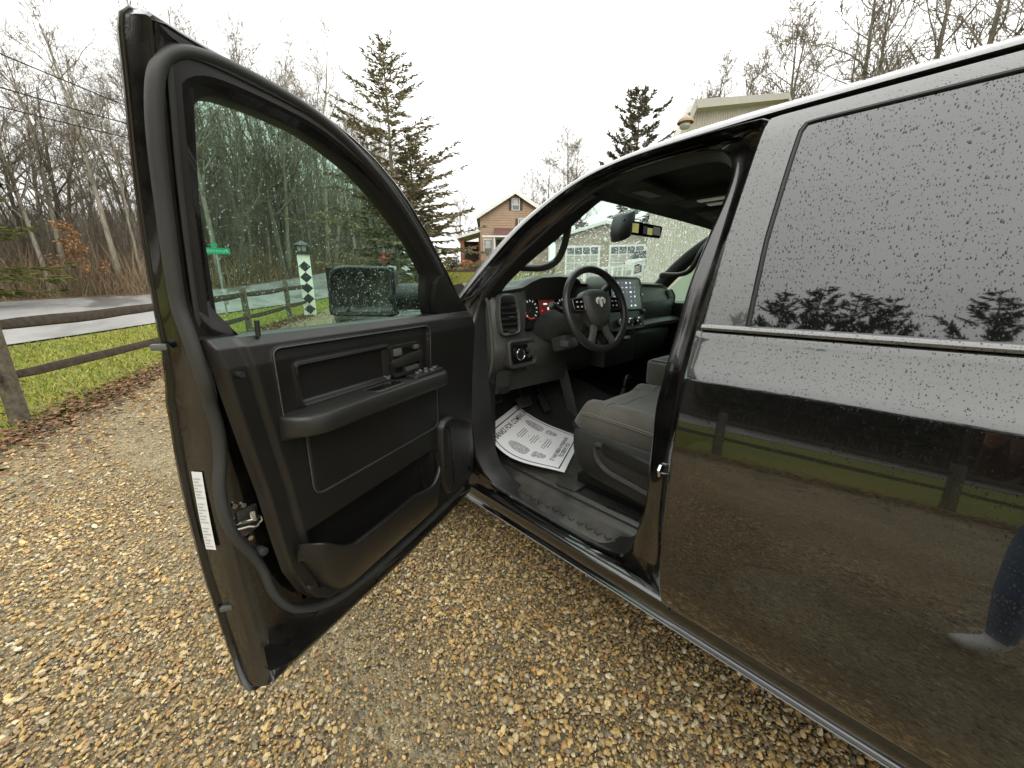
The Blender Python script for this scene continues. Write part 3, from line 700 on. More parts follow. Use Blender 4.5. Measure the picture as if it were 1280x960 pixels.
# rear of the cab and the load bed behind the rear door
mb = MB(); mb.sheet([[(xs(z), y, z) for y in np.linspace(-1.0, -.742, 6)] for z in zrows(.53, 1.89)]); mb.build('cab_corner', M['paint_wet'], TR)
def bed(flip):
    mb = MB(); rows = []
    for z in np.linspace(.55, 1.32, 30):
        r_ = []
        for y in np.linspace(-3.0, -1.03, 40):
            d = math.hypot(y + 1.47, z - .43); yy, zz = y, z
            if d < .54: k = .54 / max(d, 1e-3); yy, zz = -1.47 + (y + 1.47) * k, .43 + (z - .43) * k; zz = max(zz, .55)
            r_.append((xs(min(zz, 1.25)) + .0, yy, zz))
        rows.append(r_)
    mb.sheet([[mir(p) for p in r_] for r_ in rows] if flip else rows); mb.build('bed_side', M['paint_wet'], TR)
bed(False); bed(True)
MB().b2((.03, -3.0, 1.30), (.12, -1.03, 1.33)).build('bed_rail', M['dark_plastic'], TR, bevel=.008)
MB().b2((1.94, -3.0, 1.30), (2.03, -1.03, 1.33)).build('bed_rail', M['dark_plastic'], TR, bevel=.008)
MB().b2((.1, -3.0, .8), (1.96, -1.06, .84)).build('bed_floor', M['dark_plastic'], TR)
MB().b2((.03, -3.06, .62), (2.03, -3.0, 1.30)).build('tailgate', M['paint_wet'], TR, bevel=.012)
MB().b2((.1, -1.06, .5), (1.96, -1.02, 1.42)).build('cab_rear_panel', M['paint'], TR)
# far side of the cab: doors with a window, seen through the open one
for (a, b, c, d) in ((.40, 1.46, .50, 1.37), (-1.0, .39, .53, 1.37)):
    mb = MB(); mb.sheet([[mir((xs(z), y, z)) for y in np.linspace(a, b, 8)] for z in zrows(c, d, .04)]); mb.build('passenger_door_skin', M['paint'], TR)
for (a, b) in ((.30, .40), (-1.0, -.7)):
    mb = MB(); mb.sheet([[mir((xs(z) + .0, y, z)) for y in np.linspace(a, b, 4)] for z in zrows(1.37, 1.89, .04)]); mb.build('passenger_pillar', M['paint'], TR)
mb = MB()
mb.sheet([[mir((xs(z) + .02, y, z)) for y in np.linspace(.39, 1.48 - max(0, z - 1.40) * 1.25, 8)] for z in np.linspace(1.37, 1.87, 12)])
mb.build('passenger_window', M['glass_door'], TR)
mb = MB(); mb.sheet([[mir((xs(z) + .02, y, z)) for y in np.linspace(-.7, .31, 8)] for z in np.linspace(1.37, 1.87, 12)]); mb.build('passenger_rear_window', M['glass_dark'], TR)
mb = MB(); mb.sheet([[(x, -1.03 + (z - 1.4) * .25, z) for x in np.linspace(.2, 1.86, 6)] for z in np.linspace(1.40, 1.93, 6)]); mb.build('rear_cab_glass', M['glass_dark'], TR)
# ------------------------------------------------------------------ the open driver door
TH = R(66.29); HY = 1.454
UX, UY = -math.sin(TH), -math.cos(TH); NX, NY = math.cos(TH), -math.sin(TH)
def D(u, inn, z): return (u * UX + inn * NX, HY + u * UY + inn * NY, z)
def Dt(u, t, z): return D(u, xs(z) + t, z)
D0 = [(1.071, .515), (1.062, .61), (1.062, .714), (1.067, .828), (1.07, .948), (1.074, 1.081), (1.075, 1.21), (1.08, 1.316), (1.085, 1.377), (1.091, 1.468), (1.099, 1.584), (1.104, 1.68), (1.108, 1.785), (1.113, 1.862), (1.112, 1.866), (1.044, 1.858), (.961, 1.854), (.904, 1.852), (.837, 1.849), (.777, 1.841), (.707, 1.826), (.638, 1.806), (.554, 1.772), (.473, 1.732), (.372, 1.669), (.281, 1.603), (.19, 1.539), (.085, 1.452), (.02, 1.39), (-.01, 1.33), (-.015, 1.0), (-.015, .6), (-.005, .525), (.02, .51), (.1, .505), (.3, .5), (.6, .498), (.9, .503), (1.0, .506), (1.055, .508)]
ND = 220
_d0 = resample([(*p, 0) for p in D0], ND)[:, :2]
_d0 = np.array([(np.roll(_d0, 1, 0)[i] + 2 * _d0[i] + np.roll(_d0, -1, 0)[i]) / 4 for i in range(ND)])
if area2(_d0) < 0: _d0 = _d0[::-1]
_T = np.roll(_d0, -2, 0) - np.roll(_d0, 2, 0); _T /= np.linalg.norm(_T, axis=1)[:, None]
_Nrm = np.stack([-_T[:, 1], _T[:, 0]], 1)
def dring(off, t, squeeze=.42):
    out = []
    for p, n in zip(_d0, _Nrm):
        k = np.interp(p[1], [1.30, 1.44], [1, squeeze]); q = p + n * off * k
        out.append(Dt(q[0], t * np.interp(p[1], [1.28, 1.46], [1, .6]), q[1]))
    return out
mb = MB()
mb.loft([dring(.03, -.0), dring(.004, 0), dring(0, .003), dring(0, .010), dring(.005, .013), dring(.011, .014), dring(.015, .030), dring(.020, .050), dring(.030, .075), dring(.040, .084), dring(.055, .088), dring(.10, .090), dring(.155, .088)])
DOOR = mb.build('driver_door', M['paint_dirty'], TR, sharp=28)
DOOR['label'] = 'open driver door showing its black inner panel'
mb = MB(); rows = []
for z in zrows(.52, 1.372):
    lo = np.interp(z, [.5, .6, 1.33, 1.38], [.0, -.012, -.008, .012]); hi = np.interp(z, [.5, .61, .95, 1.38], [1.07, 1.06, 1.07, 1.084])
    rows.append([Dt(u, 0, z) for u in np.linspace(lo + .012, hi - .012, 12)])
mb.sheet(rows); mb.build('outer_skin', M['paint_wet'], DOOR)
# window opening
WIN = [(.29, 1.385), (.30, 1.40), (.328, 1.454), (.336, 1.512), (.35, 1.532), (.38, 1.560), (.46, 1.622), (.568, 1.687), (.669, 1.737), (.749, 1.764), (.835, 1.784), (.905, 1.789), (.964, 1.789), (1.007, 1.785), (1.029, 1.775), (1.041, 1.756), (1.043, 1.73), (1.034, 1.64), (1.019, 1.524), (1.003, 1.385)]
NW = 96
_w = resample(catmull([(*p, 0) for p in WIN], 5), NW, False)[:, :2]
front = (.055, 1.40); top = [p for p in _d0 if p[1] > 1.402]
i0 = min(range(ND), key=lambda i: (_d0[i][0] - .035) ** 2 + (_d0[i][1] - 1.402) ** 2); i1 = min(range(ND), key=lambda i: (_d0[i][0] - 1.087) ** 2 + (_d0[i][1] - 1.392) ** 2)
run = [i0]
while run[-1] != i1: run.append((run[-1] - 1) % ND)
_o = resample([(*(_d0[i] + _Nrm[i] * .042 * .42), 0) for i in run], NW, False)[:, :2]
_so = resample([(*_d0[i], 0) for i in run], NW, False)[:, :2]
def fr(a, t): return [Dt(p[0], t, p[1]) for p in _o * (1 - a) + _w * a]
mb = MB(); mb.loft([fr(0, .048), fr(.12, .050), fr(.3, .052), fr(.34, .058), fr(.62, .061), fr(.68, .054), fr(.94, .050), fr(1.0, .044), fr(1.02, .022), fr(1.02, .018), fr(.9, .010), [Dt(p[0], .001, p[1]) for p in _so * .8 + _w * .2]], closed=False)
mb.build('window_frame', M['dark_plastic'], DOOR, sharp=40)
mb = MB(); mb.tube(fr(.32, .059), .0045, 6); mb.build('frame_bead', M['rubber'], DOOR)
mb = MB(); mb.tube(fr(.02, .049), .004, 6); mb.build('drip_bead', M['gloss_black'], DOOR)
mb = MB(); rows = []
for z in np.linspace(1.36, 1.808, 26):
    zz = min(max(z, 1.386), 1.788)
    zl = [p[1] for p in WIN[:12]]; ul = [p[0] for p in WIN[:12]]
    lo = np.interp(zz, zl, ul) - .012; hi = np.interp(zz, [p[1] for p in WIN[::-1][:5]], [p[0] for p in WIN[::-1][:5]]) + .012
    rows.append([Dt(u, .020, z) for u in np.linspace(lo, hi, 24)])
mb.sheet(rows); o = mb.build('window_glass', M['glass_door'], DOOR); o['label'] = 'green tinted side glass with rain drops'
# big rubber seal around the inner shell
SP = [(.115, 1.40), (.21, 1.478), (.318, 1.568), (.457, 1.662), (.566, 1.725), (.651, 1.764), (.759, 1.803), (.861, 1.823), (.981, 1.829), (1.04, 1.825), (1.070, 1.813), (1.087, 1.79), (1.093, 1.755), (1.093, 1.70), (1.088, 1.62), (1.081, 1.52), (1.073, 1.429), (1.058, 1.315), (1.044, 1.255), (1.034, 1.191), (1.036, 1.13), (1.045, 1.067), (1.044, .999), (1.031, .933), (1.008, .876), (.988, .814), (.976, .739), (.948, .672), (.909, .634), (.856, .607), (.78, .59), (.6, .58), (.3, .58), (.1, .585)]
sp2 = np.array(catmull(SP, 5)); st_ = np.gradient(sp2, axis=0); st_ /= np.linalg.norm(st_, axis=1)[:, None]
mb = MB(); rings = []
for p, t_ in zip(sp2, st_):
    n_ = np.array([-t_[1], t_[0]]); t0 = float(np.interp(p[1], [1.30, 1.45], [.088, .050])); w_ = float(np.interp(p[1], [.7, 1.3, 1.5], [.0105, .0108, .0100]))
    rings.append([Dt(p[0] + n_[0] * a * w_, t0 + h, p[1] + n_[1] * a * w_) for a, h in ((-1, -.004), (-1, .006), (-.72, .0135), (-.2, .0165), (.35, .0155), (.8, .011), (1, .004), (1, -.004))])
mb.loft(rings, closed=True, cap0=True, cap1=True); mb.build('door_seal', M['rubber'], DOOR, sharp=50)
# ---- trim panel, a moulded height field over the inner shell
TRIM_REAR = [(.622, .74), (.635, .83), (.655, .877), (.68, .91), (.72, .936), (.80, .964), (.898, .978), (1.029, .993), (1.153, 1.015), (1.317, 1.046), (1.386, 1.060)]
TRIM_FRONT = [(.622, .30), (.632, .15), (.65, .085), (.70, .06), (.80, .05), (1.3, .05), (1.386, .075)]
def tr_rear(z): return float(np.interp(z, *zip(*TRIM_REAR)))
def tr_front(z): return float(np.interp(z, *zip(*TRIM_FRONT)))
def tface(z): return float(np.interp(z, [.60, .8, 1.0, 1.12, 1.22, 1.33, 1.37, 1.39], [.140, .134, .138, .143, .152, .164, .160, .142]))
def sm(a, b, x):
    t = min(1, max(0, (x - a) / (b - a))); return t * t * (3 - 2 * t)
def rrect(u, z, u0, u1, z0, z1, r, skew=0.0):
    """signed distance to a rounded rectangle, negative inside"""
    cu, cz = (u0 + u1) / 2, (z0 + z1) / 2; du = abs(u - cu - skew * (z - cz)) - (u1 - u0) / 2 + r; dz = abs(z - cz) - (z1 - z0) / 2 + r
    return math.hypot(max(du, 0), max(dz, 0)) + min(max(du, dz), 0) - r
def trim_h(u, z):
    h = 0.0
    d = rrect(u, z, .385, .943, 1.185, 1.356, .022, .08)            # upper bezel
    if d < 0: h -= .012 * sm(0, .005, -d)
    elif d < .008: h += .0025 * (1 - d / .008)
    d2 = rrect(u, z, .585, .885, 1.212, 1.310, .008, .12)           # padded insert inside it
    if d2 < 0: h -= .013 * sm(0, .008, -d2)
    elif d2 < .012: h += .006 * (1 - d2 / .012)
    d3 = rrect(u, z, .33, .882, .972, 1.16, .03, .04)                # lower insert: a fine parting line
    if abs(d3) < .0045: h -= .004 * (1 - abs(d3) / .0045)
    if d3 < 0: h += .002
    d4 = rrect(u, z, .365, .905, .70, .893, .012, .1)                # map pocket recess
    if d4 < 0: h -= .055 * sm(0, .010, -d4)
    e = tr_rear(z) - u                                              # rolled rear edge with a step
    h -= .030 * (1 - sm(0, .012, e)) + .010 * (1 - sm(.048, .060, e)) * (1 if z > .7 else sm(.64, .7, z))
    h -= .030 * (1 - sm(0, .012, u - tr_front(z))) + .03 * (1 - sm(.622, .634, z)) + .012 * (1 - sm(.650, .662, z)) * sm(.2, .3, u)
    return h
mb = MB(); rows = []
zz = list(np.linspace(.622, 1.372, 250)) + [1.378, 1.383, 1.3865, 1.388]
for z in zz:
    r_ = []
    a, b = tr_front(z), tr_rear(z)
    for u in np.linspace(a, b, 320): r_.append(D(u, tface(z) + trim_h(u, z), z))
    rows.append(r_)
rows.append([D(u, .085, 1.389) for u in np.linspace(.075, 1.055, 320)])
mb.sheet(rows); mb.build('trim_panel', M['panel'], DOOR, sharp=60)
def outline(u0, u1, z0, z1, r, skew, grow=0.0):
    cu, cz = (u0 + u1) / 2, (z0 + z1) / 2
    return [(p[0] + skew * (p[1] - cz), p[1]) for p in rounded([(u0 - grow, z0 - grow), (u1 + grow, z0 - grow), (u1 + grow, z1 + grow), (u0 - grow, z1 + grow)], r, 5)]
for ol, dd_, m_ in ((outline(.385, .943, 1.185, 1.356, .022, .08, .002), .0028, 'trim_grey'), (outline(.33, .882, .972, 1.16, .03, .04), -.0005, 'trim_grey'), (outline(.585, .885, 1.212, 1.310, .008, .12, .006), -.008, 'panel_soft')):
    mb = MB(); mb.tube([D(p[0], tface(p[1]) + dd_, p[1]) for p in ol], .0013, 5, closed=True); mb.build('edge_highlight', M[m_], DOOR)  # paler tubes paint in the highlights along the moulded edges
# sail trim ahead of the glass
mb = MB(); sail = [(.05, 1.385), (.285, 1.385), (.31, 1.44), (.315, 1.50), (.295, 1.525), (.26, 1.522), (.23, 1.50), (.08, 1.405)]
mb.prism(rounded(sail, .012, 4), lambda u, z, d: Dt(u, d, z), .05, .078); mb.build('sail_trim', M['panel'], DOOR, bevel=.004)
for (u, z) in ((1.020, 1.318), (.925, .735)):
    mb = MB(); p = D(u, tface(z) - .02, z); q = D(u, tface(z) + .006, z); mb.cyl(p, q, .006, 12); mb.build('trim_clip', M['dark_plastic'], DOOR)
mb = MB(); mb.cyl(D(.965, .15, 1.385), D(.965, .152, 1.418), .0048, 10); mb.build('lock_knob', M['dark_plastic'], DOOR)
# armrest
def arm_sec(u):
    e = max(0, (u - .865) / .085); w = .084 * math.sqrt(max(0.001, 1 - min(1, e) ** 2.2)); f = max(0, (.40 - u) / .07); w *= 1 - .75 * min(1, f) ** 2
    zt = 1.2 + .006 * math.sin((u - .35) * 3.5); b = tface(1.19) - .014
    return [D(u, b, zt - .066), D(u, b + .55 * w, zt - .056), D(u, b + .88 * w, zt - .050), D(u, b + w + .003, zt - .046), D(u, b + w + .006, zt - .040), D(u, b + w + .007, zt - .010), D(u, b + w + .004, zt - .003), D(u, b + w - .002, zt), D(u, b + .4 * w, zt + .0005), D(u, b, zt)]
mb = MB(); us = list(np.linspace(.335, .865, 28)) + list(.865 + .084 * np.sin(np.linspace(.1, 1, 10) * math.pi / 2))
mb.loft([arm_sec(u) for u in us], closed=True, cap0=True, cap1=True); mb.build('armrest', M['panel_soft'], DOOR, sharp=38)
# pull cup and switch pod let into the armrest top
zt = 1.2075
mb = MB(); a = [(.575, .160), (.585, .205), (.70, .205), (.715, .160)]
cup = rounded(a, .012, 4); mb.loft([[D(p[0], p[1], zt - .001) for p in offset2(cup, .006 * (1 if area2(cup) < 0 else -1))], [D(p[0], p[1], zt + .002) for p in cup], [D(p[0], p[1], zt - .0) for p in offset2(cup, .005 * (-1 if area2(cup) < 0 else 1))]])
mb.build('pull_cup_rim', M['panel_soft'], DOOR)
mb = MB(); cc = offset2(cup, .005 * (-1 if area2(cup) < 0 else 1)); mb.add([D(p[0], p[1], zt + .0012) for p in cc], [tuple(range(len(cc)))]); mb.build('pull_cup', M['gloss_black'], DOOR)
mb = MB(); mb.prism(rounded([(.365, .158), (.365, .200), (.53, .206), (.53, .158)], .012, 4), lambda u, n, d: D(u, n, d), zt - .01, zt + .004); mb.build('switch_plate', M['dark_plastic'], DOOR, bevel=.002)
for (u, n) in ((.40, .182), (.432, .170), (.432, .193), (.463, .170), (.463, .193), (.495, .182)):
    mb = MB(); mb.box(D(u, n, zt + .008), (.016, .013, .010), Matrix.Rotation(TH, 3, 'Z')); mb.build('window_switch', M['satin_bezel'], DOOR, bevel=.003)
mb = MB(); c = D(.385, .180, zt + .004); mb.cyl(c, (c[0], c[1], c[2] + .008), .009, 14); mb.build('mirror_knob', M['dark_plastic'], DOOR, bevel=.002)
# inside door handle: bezel, two recesses, lever
hb = rounded([(.425, 1.212), (.572, 1.212), (.592, 1.312), (.445, 1.312)], .012, 4)
mb = MB(); ih = offset2(hb, .012 * (1 if area2(hb) > 0 else -1)); fz = lambda z: tface(z)
mb.loft([[D(p[0], fz(p[1]) - .012, p[1]) for p in hb], [D(p[0], fz(p[1]) + .002, p[1]) for p in hb], [D(p[0], fz(p[1]) - .0, p[1]) for p in ih], [D(p[0], fz(p[1]) - .030, p[1]) for p in ih]]); HB = mb.build('handle_bezel', M['panel_soft'], DOOR)
mb = MB(); mb.add([D(p[0], fz(p[1]) - .018, p[1]) for p in ih], [tuple(range(len(ih)))]); mb.build('handle_cup', M['gloss_black'], DOOR)
mb = MB(); mb.prism(rounded([(.432, 1.247), (.578, 1.243), (.585, 1.268), (.440, 1.284)], .006, 3), lambda u, z, d: D(u, fz(z) + d, z), -.016, .010); mb.build('handle_lever', M['panel_soft'], DOOR, bevel=.005)
for (u0, u1, z0, z1) in ((.535, .573, 1.279, 1.302), (.45, .475, 1.288, 1.303), (.445, .515, 1.221, 1.238)):
    mb = MB(); mb.prism(rounded([(u0, z0), (u1, z0), (u1 + .003, z1), (u0 + .003, z1)], .004, 3), lambda u, z, d: D(u, fz(z) + d, z), -.02, .003); mb.build('handle_insert', M['trim_grey'], DOOR, bevel=.002)
# map pocket: bulged lower wall with a stepped lip
LIP = [(.945, .874), (.925, .872), (.897, .862), (.855, .826), (.822, .806), (.79, .802), (.64, .803), (.56, .806), (.535, .803), (.46, .790), (.425, .800), (.385, .845), (.365, .883)]
lp = catmull(LIP, 4); rows = []
def pk(k, u, zl):
    zb = float(np.interp(u, [.80, .84, .87, .90, .925, .945], [.648, .660, .688, .735, .80, .852])); z = zl + (zb - zl) * k; bul = .052 * math.sin(math.pi * min(1, .5 + .5 * k)) ** .6 if k < .999 else 0
    ed = sm(.945, .90, u) if u > .8 else sm(.355, .40, u)
    return z, bul * (.25 + .75 * ed)
for k in (-1, -.5, 0, .02, .06, .15, .3, .5, .7, .85, .95, 1):
    r_ = []
    for u, zl in lp:
        if k < 0: z, b = pk(0, u, zl); r_.append(D(u, tface(z) + b - (.016 if k == -1 else .014), zl - (.05 if k == -1 else .001)))
        else:
            z, b = pk(k, u, zl); r_.append(D(u, tface(z) + b - .002 + (0 if k else -.003), z))
    rows.append(r_)
mb = MB(); mb.sheet(rows); mb.build('map_pocket', M['panel'], DOOR, sharp=50)
# speaker cover
spk = rounded([(.335, .985), (.262, .999), (.105, .92), (.082, .795), (.105, .668), (.30, .662), (.345, .76)], .03, 5)
mb = MB(); d = 1 if area2(spk) > 0 else -1
mb.loft([[D(p[0], tface(p[1]) - .02, p[1]) for p in spk], [D(p[0], tface(p[1]) + .020, p[1]) for p in offset2(spk, .006 * d)], [D(p[0], tface(p[1]) + .024, p[1]) for p in offset2(spk, .012 * d)], [D(p[0], tface(p[1]) + .024, p[1]) for p in offset2(spk, .05 * d)]], cap1=True)
mb.build('speaker_cover', M['panel'], DOOR, sharp=50)
# latch and its screws on the shut face, data sticker, bumpers
mb = MB(); mb.prism(rounded([(.975, .990), (1.022, .990), (1.022, .922), (.975, .928)], .006, 3), lambda u, z, d: Dt(u, d, z), .080, .0945); LT = mb.build('latch', M['steel_dark'], DOOR, bevel=.003)
mb = MB(); mb.tube([Dt(1.032, .094, .964), Dt(1.022, .103, .968), Dt(.998, .106, .960), Dt(.980, .107, .963), Dt(.978, .107, .950), Dt(.992, .106, .940), Dt(1.008, .105, .950), Dt(1.03, .097, .953)], .0032, 8, closed=True); mb.build('latch_claw', M['chrome'], DOOR)
mb = MB(); mb.box(Dt(.990, .102, .970), (.02, .012, .026), Matrix.Rotation(TH, 3, 'Z')); mb.build('latch_pawl', M['steel'], DOOR, bevel=.003)
for (u, t, z) in ((1.022, .089, 1.008), (1.004, .089, 1.000), (1.004, .0945, .916)):
    mb = MB(); a = Dt(u, t, z); b = Dt(u + .001, t + .006, z); mb.cyl(a, b, .0055, 12); mb.build('screw', M['chrome'], DOOR)
mb = MB(); mb.cyl(Dt(.985, .086, .868), Dt(.986, .112, .868), .010, 14); mb.build('door_bumper', M['rubber'], DOOR, bevel=.003)
st = [(1.063, .013), (1.044, .064)]
def stk(a, z): return Dt(1.0640 - .012 * a, .024 + .040 * a, z)
mb = MB(); mb.sheet([[stk(a, z) for a in np.linspace(.15, .75, 4)] for z in np.linspace(.905, 1.10, 10)]); STK = mb.build('data_sticker', M['label_white'], DOOR)
for k in range(24):
    z = .912 + k * .0077; e = (.66, .5, .6, .4)[k % 4]
    if k % 8 == 7: continue
    mb = MB(); mb.sheet([[tuple(np.array(stk(a, q)) + np.array((UX, UY, 0)) * .0010) for a in (.22, e)] for q in (z, z + .0035)]); mb.build('sticker_print', M['label_print'], DOOR)
for (u, t, z) in ((1.05, .03, .735), (1.09, .012, 1.375)):
    mb = MB(); mb.box(Dt(u, t, z), (.012, .026, .012), Matrix.Rotation(TH, 3, 'Z')); mb.build('edge_clip', M['trim_grey'], DOOR, bevel=.003)
mb = MB(); mb.prism(rounded([(1.04, .575), (.985, .555), (.99, .60), (1.03, .635)], .008, 3), lambda u, z, d: Dt(u, d, z), .08, .0945); mb.build('drain_patch', M['gloss_black'], DOOR)
# hinges and check strap by the A-pillar
for z in (.72, 1.24):
    mb = MB(); mb.b2((.03, 1.44, z - .04), (.09, 1.50, z + .04)); mb.build('hinge', M['paint'], DOOR, bevel=.006)
    mb = MB(); mb.cyl((.035, 1.445, z - .05), (.035, 1.445, z + .05), .010, 12); mb.build('hinge_pin', M['steel_dark'], DOOR)
mb = MB(); mb.tube([(.075, 1.45, 1.335), (.06, 1.43, 1.31), (.066, 1.425, 1.27), (.05, 1.415, 1.22)], .004, 8); mb.build('wiring_boot', M['rubber'], DOOR)
# ---- towing mirror on the outside of the door
YM = R(25)
def Mi(a, d, z):      # a along the mirror from its inner end outward, d toward the rear
    u = .245 + a * math.sin(YM) * .55 + d * math.cos(YM); n = -.09 - a * math.cos(YM) * 1.02 + d * math.sin(YM); return D(u, n, z)
def mout(g, zc=1.458): return rounded([(-.0 - g, 1.372 - g), (.30 + g, 1.374 - g), (.285 + g, 1.548 + g), (.22, 1.564 + g), (.0 - g, 1.556 + g)], .032, 6)
mb = MB()
mb.loft([[Mi(p[0], .012, p[1]) for p in mout(-.012)], [Mi(p[0], .014, p[1]) for p in mout(-.004)], [Mi(p[0], .004, p[1]) for p in mout(.004)], [Mi(p[0], -.05, p[1]) for p in mout(.004)], [Mi(p[0] * .9 + .012, -.11, p[1] * .85 + 1.458 * .15) for p in mout(-.004)], [Mi(p[0] * .7 + .04, -.14, p[1] * .6 + 1.458 * .4) for p in mout(-.01)]], cap1=True)
MIRR = mb.build('wing_mirror', M['dark_plastic'], DOOR)
mb = MB(); q = mout(-.012); mb.loft([[Mi(p[0], .0115, p[1]) for p in q], [Mi(p[0] * .9 + .015, .0095, p[1] * .9 + .146) for p in q]], cap1=True)
def glass_piece(a0, a1, nm):
    pl = rounded([(a0, 1.386), (a1, 1.386), (a1 - (.01 if a1 > .25 else 0), 1.545), (a0, 1.545)], .02, 4); mb = MB(); mb.add([Mi(p[0], .0105, p[1]) for p in pl], [tuple(range(len(pl)))]); mb.build(nm, M['mirror_wet'], DOOR)
glass_piece(.008, .205, 'mirror_glass'); glass_piece(.213, .288, 'spotter_mirror')
mb = MB(); mb.b2((0, 0, 0), (0, 0, 0)) if False else None
mb = MB(); mb.sheet([[Mi(a, .0095, z) for a in (-.005, .295)] for z in (1.376, 1.556)]); mb.build('mirror_back', M['black_metal'], DOOR)
mb = MB()
sec = lambda n, k: [D(.10 + .075 * k + .065 * math.cos(t), n, 1.445 + .052 * math.sin(t)) for t in np.linspace(0, 2 * math.pi, 16, endpoint=False)]
mb.loft([sec(.04, 0), sec(0, .3), sec(-.05, .8), sec(-.10, 1.4)], cap0=True, cap1=True); mb.build('mirror_arm', M['dark_plastic'], DOOR)
# ------------------------------------------------------------------ inside the cab
def dash_sec(x, zt, Yb, Yf, Yk, zk=1.20, Yl=None):
    Yl = Yk + .09 if Yl is None else Yl
    return [(x, 1.93, 1.44), (x, 1.75, 1.482), (x, 1.60, 1.502), (x, Yb + .07, zt - .004), (x, Yb + .02, zt), (x, Yb, zt - .012), (x, Yb + .012, zt - .03), (x, Yf, 1.41), (x, Yf + .008, 1.27), (x, Yk, zk), (x, Yk - .005, zk - .03), (x, Yk + .03, 1.08), (x, Yl, .995), (x, 1.62, .96), (x, 1.85, 1.0)]
mb = MB(); secs = []
for a in ((.175, 1.452, 1.445, 1.43, 1.425), (.185, 1.462, 1.42, 1.405, 1.40), (.21, 1.470, 1.395, 1.378, 1.372), (.30, 1.482, 1.385, 1.368, 1.358), (.385, 1.492, 1.385, 1.368, 1.355), (.405, 1.502, 1.375, 1.375, 1.345), (.425, 1.520, 1.355, 1.43, 1.335), (.47, 1.540, 1.335, 1.44, 1.33), (.60, 1.548, 1.325, 1.44, 1.325), (.75, 1.543, 1.335, 1.44, 1.33), (.80, 1.530, 1.35, 1.43, 1.33), (.83, 1.515, 1.365, 1.36, 1.33), (.90, 1.512, 1.36, 1.33, 1.31), (1.25, 1.512, 1.36, 1.33, 1.31), (1.33, 1.515, 1.34, 1.31, 1.28), (1.50, 1.515, 1.325, 1.295, 1.262), (1.75, 1.508, 1.325, 1.30, 1.27), (1.86, 1.49, 1.345, 1.33, 1.31), (1.89, 1.46, 1.40, 1.40, 1.38)):
    secs.append(dash_sec(*a))
mb.loft(secs, closed=False); DASH = mb.build('dashboard', M['dash'], TR, sharp=50)
mb = MB(); mb.add(secs[0], [tuple(range(len(secs[0])))]); mb.add([(.178, 1.62, .6), (.178, 1.43, .9), (.178, 1.425, 1.44), (.178, 1.9, 1.44), (.178, 1.9, .6)], [(0, 1, 2, 3, 4)])
mb.build('dash_end', M['dark_plastic'], DASH)
rimp = catmull([(.172, 1.44, 1.44), (.178, 1.405, 1.42), (.186, 1.398, 1.33), (.190, 1.388, 1.2), (.186, 1.395, 1.10), (.178, 1.44, 1.0), (.17, 1.5, .95)], 6)
mb = MB(); mb.tube(rimp, .008, 8); mb.build('end_rim', M['trim_grey'], DASH)
# cluster: back plate, screen, two dials
def cl(x, z, d=0): return (x, 1.432 - d + (1.40 - z) * -.18, z)
mb = MB(); mb.add([cl(x, z) for x, z in ((.428, 1.27), (.80, 1.27), (.80, 1.50), (.428, 1.50))], [(0, 1, 2, 3)]); CLU = mb.build('gauge_cluster', M['gloss_black'], DASH)
def disc(mb, x, z, r, d, n=28): mb.add([cl(x + r * math.cos(t), z + r * math.sin(t), d) for t in np.linspace(0, 2 * math.pi, n, endpoint=False)], [tuple(range(n))])
def ringm(mb, x, z, r0, r1, d, a0=0, a1=2 * math.pi, n=36):
    A = np.linspace(a0, a1, n); mb.loft([[cl(x + r * math.cos(t), z + r * math.sin(t), d) for t in A] for r in (r0, r1)], closed=False)
for x in (.485, .745):
    mb = MB(); disc(mb, x, 1.37, .056, .004); mb.build('dial', M['dark_plastic'], DASH)
    mb = MB(); ringm(mb, x, 1.37, .052, .057, .006); mb.build('dial_ring', M['satin_bezel'], DASH)
    mb = MB(); ringm(mb, x, 1.37, .044, .048, .006, R(200), R(300)); mb.build('dial_band', M['led_red'], DASH)
    mb = MB()
    for k in range(11):
        t = R(225 - 27 * k); c, s_ = math.cos(t), math.sin(t); q = .0016
        mb.add([cl(x + .040 * c - q * s_, 1.37 + .040 * s_ + q * c, .006), cl(x + .040 * c + q * s_, 1.37 + .040 * s_ - q * c, .006), cl(x + .050 * c + q * s_, 1.37 + .050 * s_ - q * c, .006), cl(x + .050 * c - q * s_, 1.37 + .050 * s_ + q * c, .006)], [(0, 1, 2, 3)])
    mb.build('dial_ticks', M['led_white'], DASH)
    mb = MB(); t = R(215); mb.add([cl(x + .004, 1.372, .008), cl(x - .004, 1.368, .008), cl(x + .045 * math.cos(t), 1.37 + .045 * math.sin(t), .008)], [(0, 1, 2)]); mb.build('needle', M['led_red'], DASH)
mb = MB(); mb.add([cl(x, z, .004) for x, z in ((.55, 1.315), (.68, 1.315), (.68, 1.415), (.55, 1.415))], [(0, 1, 2, 3)]); mb.build('info_screen', M['led_dimred'], DASH)
for (x, z, w, h, m) in ((.60, 1.395, .03, .008, 'led_white'), (.62, 1.37, .012, .014, 'led_white'), (.61, 1.345, .03, .007, 'led_amber'), (.66, 1.40, .022, .012, 'led_red'), (.60, 1.325, .05, .006, 'led_amber'), (.575, 1.455, .05, .006, 'led_white'), (.645, 1.453, .018, .006, 'led_white'), (.57, 1.36, .012, .01, 'led_red')):
    mb = MB(); mb.add([cl(x - w / 2, z - h / 2, .007), cl(x + w / 2, z - h / 2, .007), cl(x + w / 2, z + h / 2, .007), cl(x - w / 2, z + h / 2, .007)], [(0, 1, 2, 3)]); mb.build('readout', M[m], DASH)
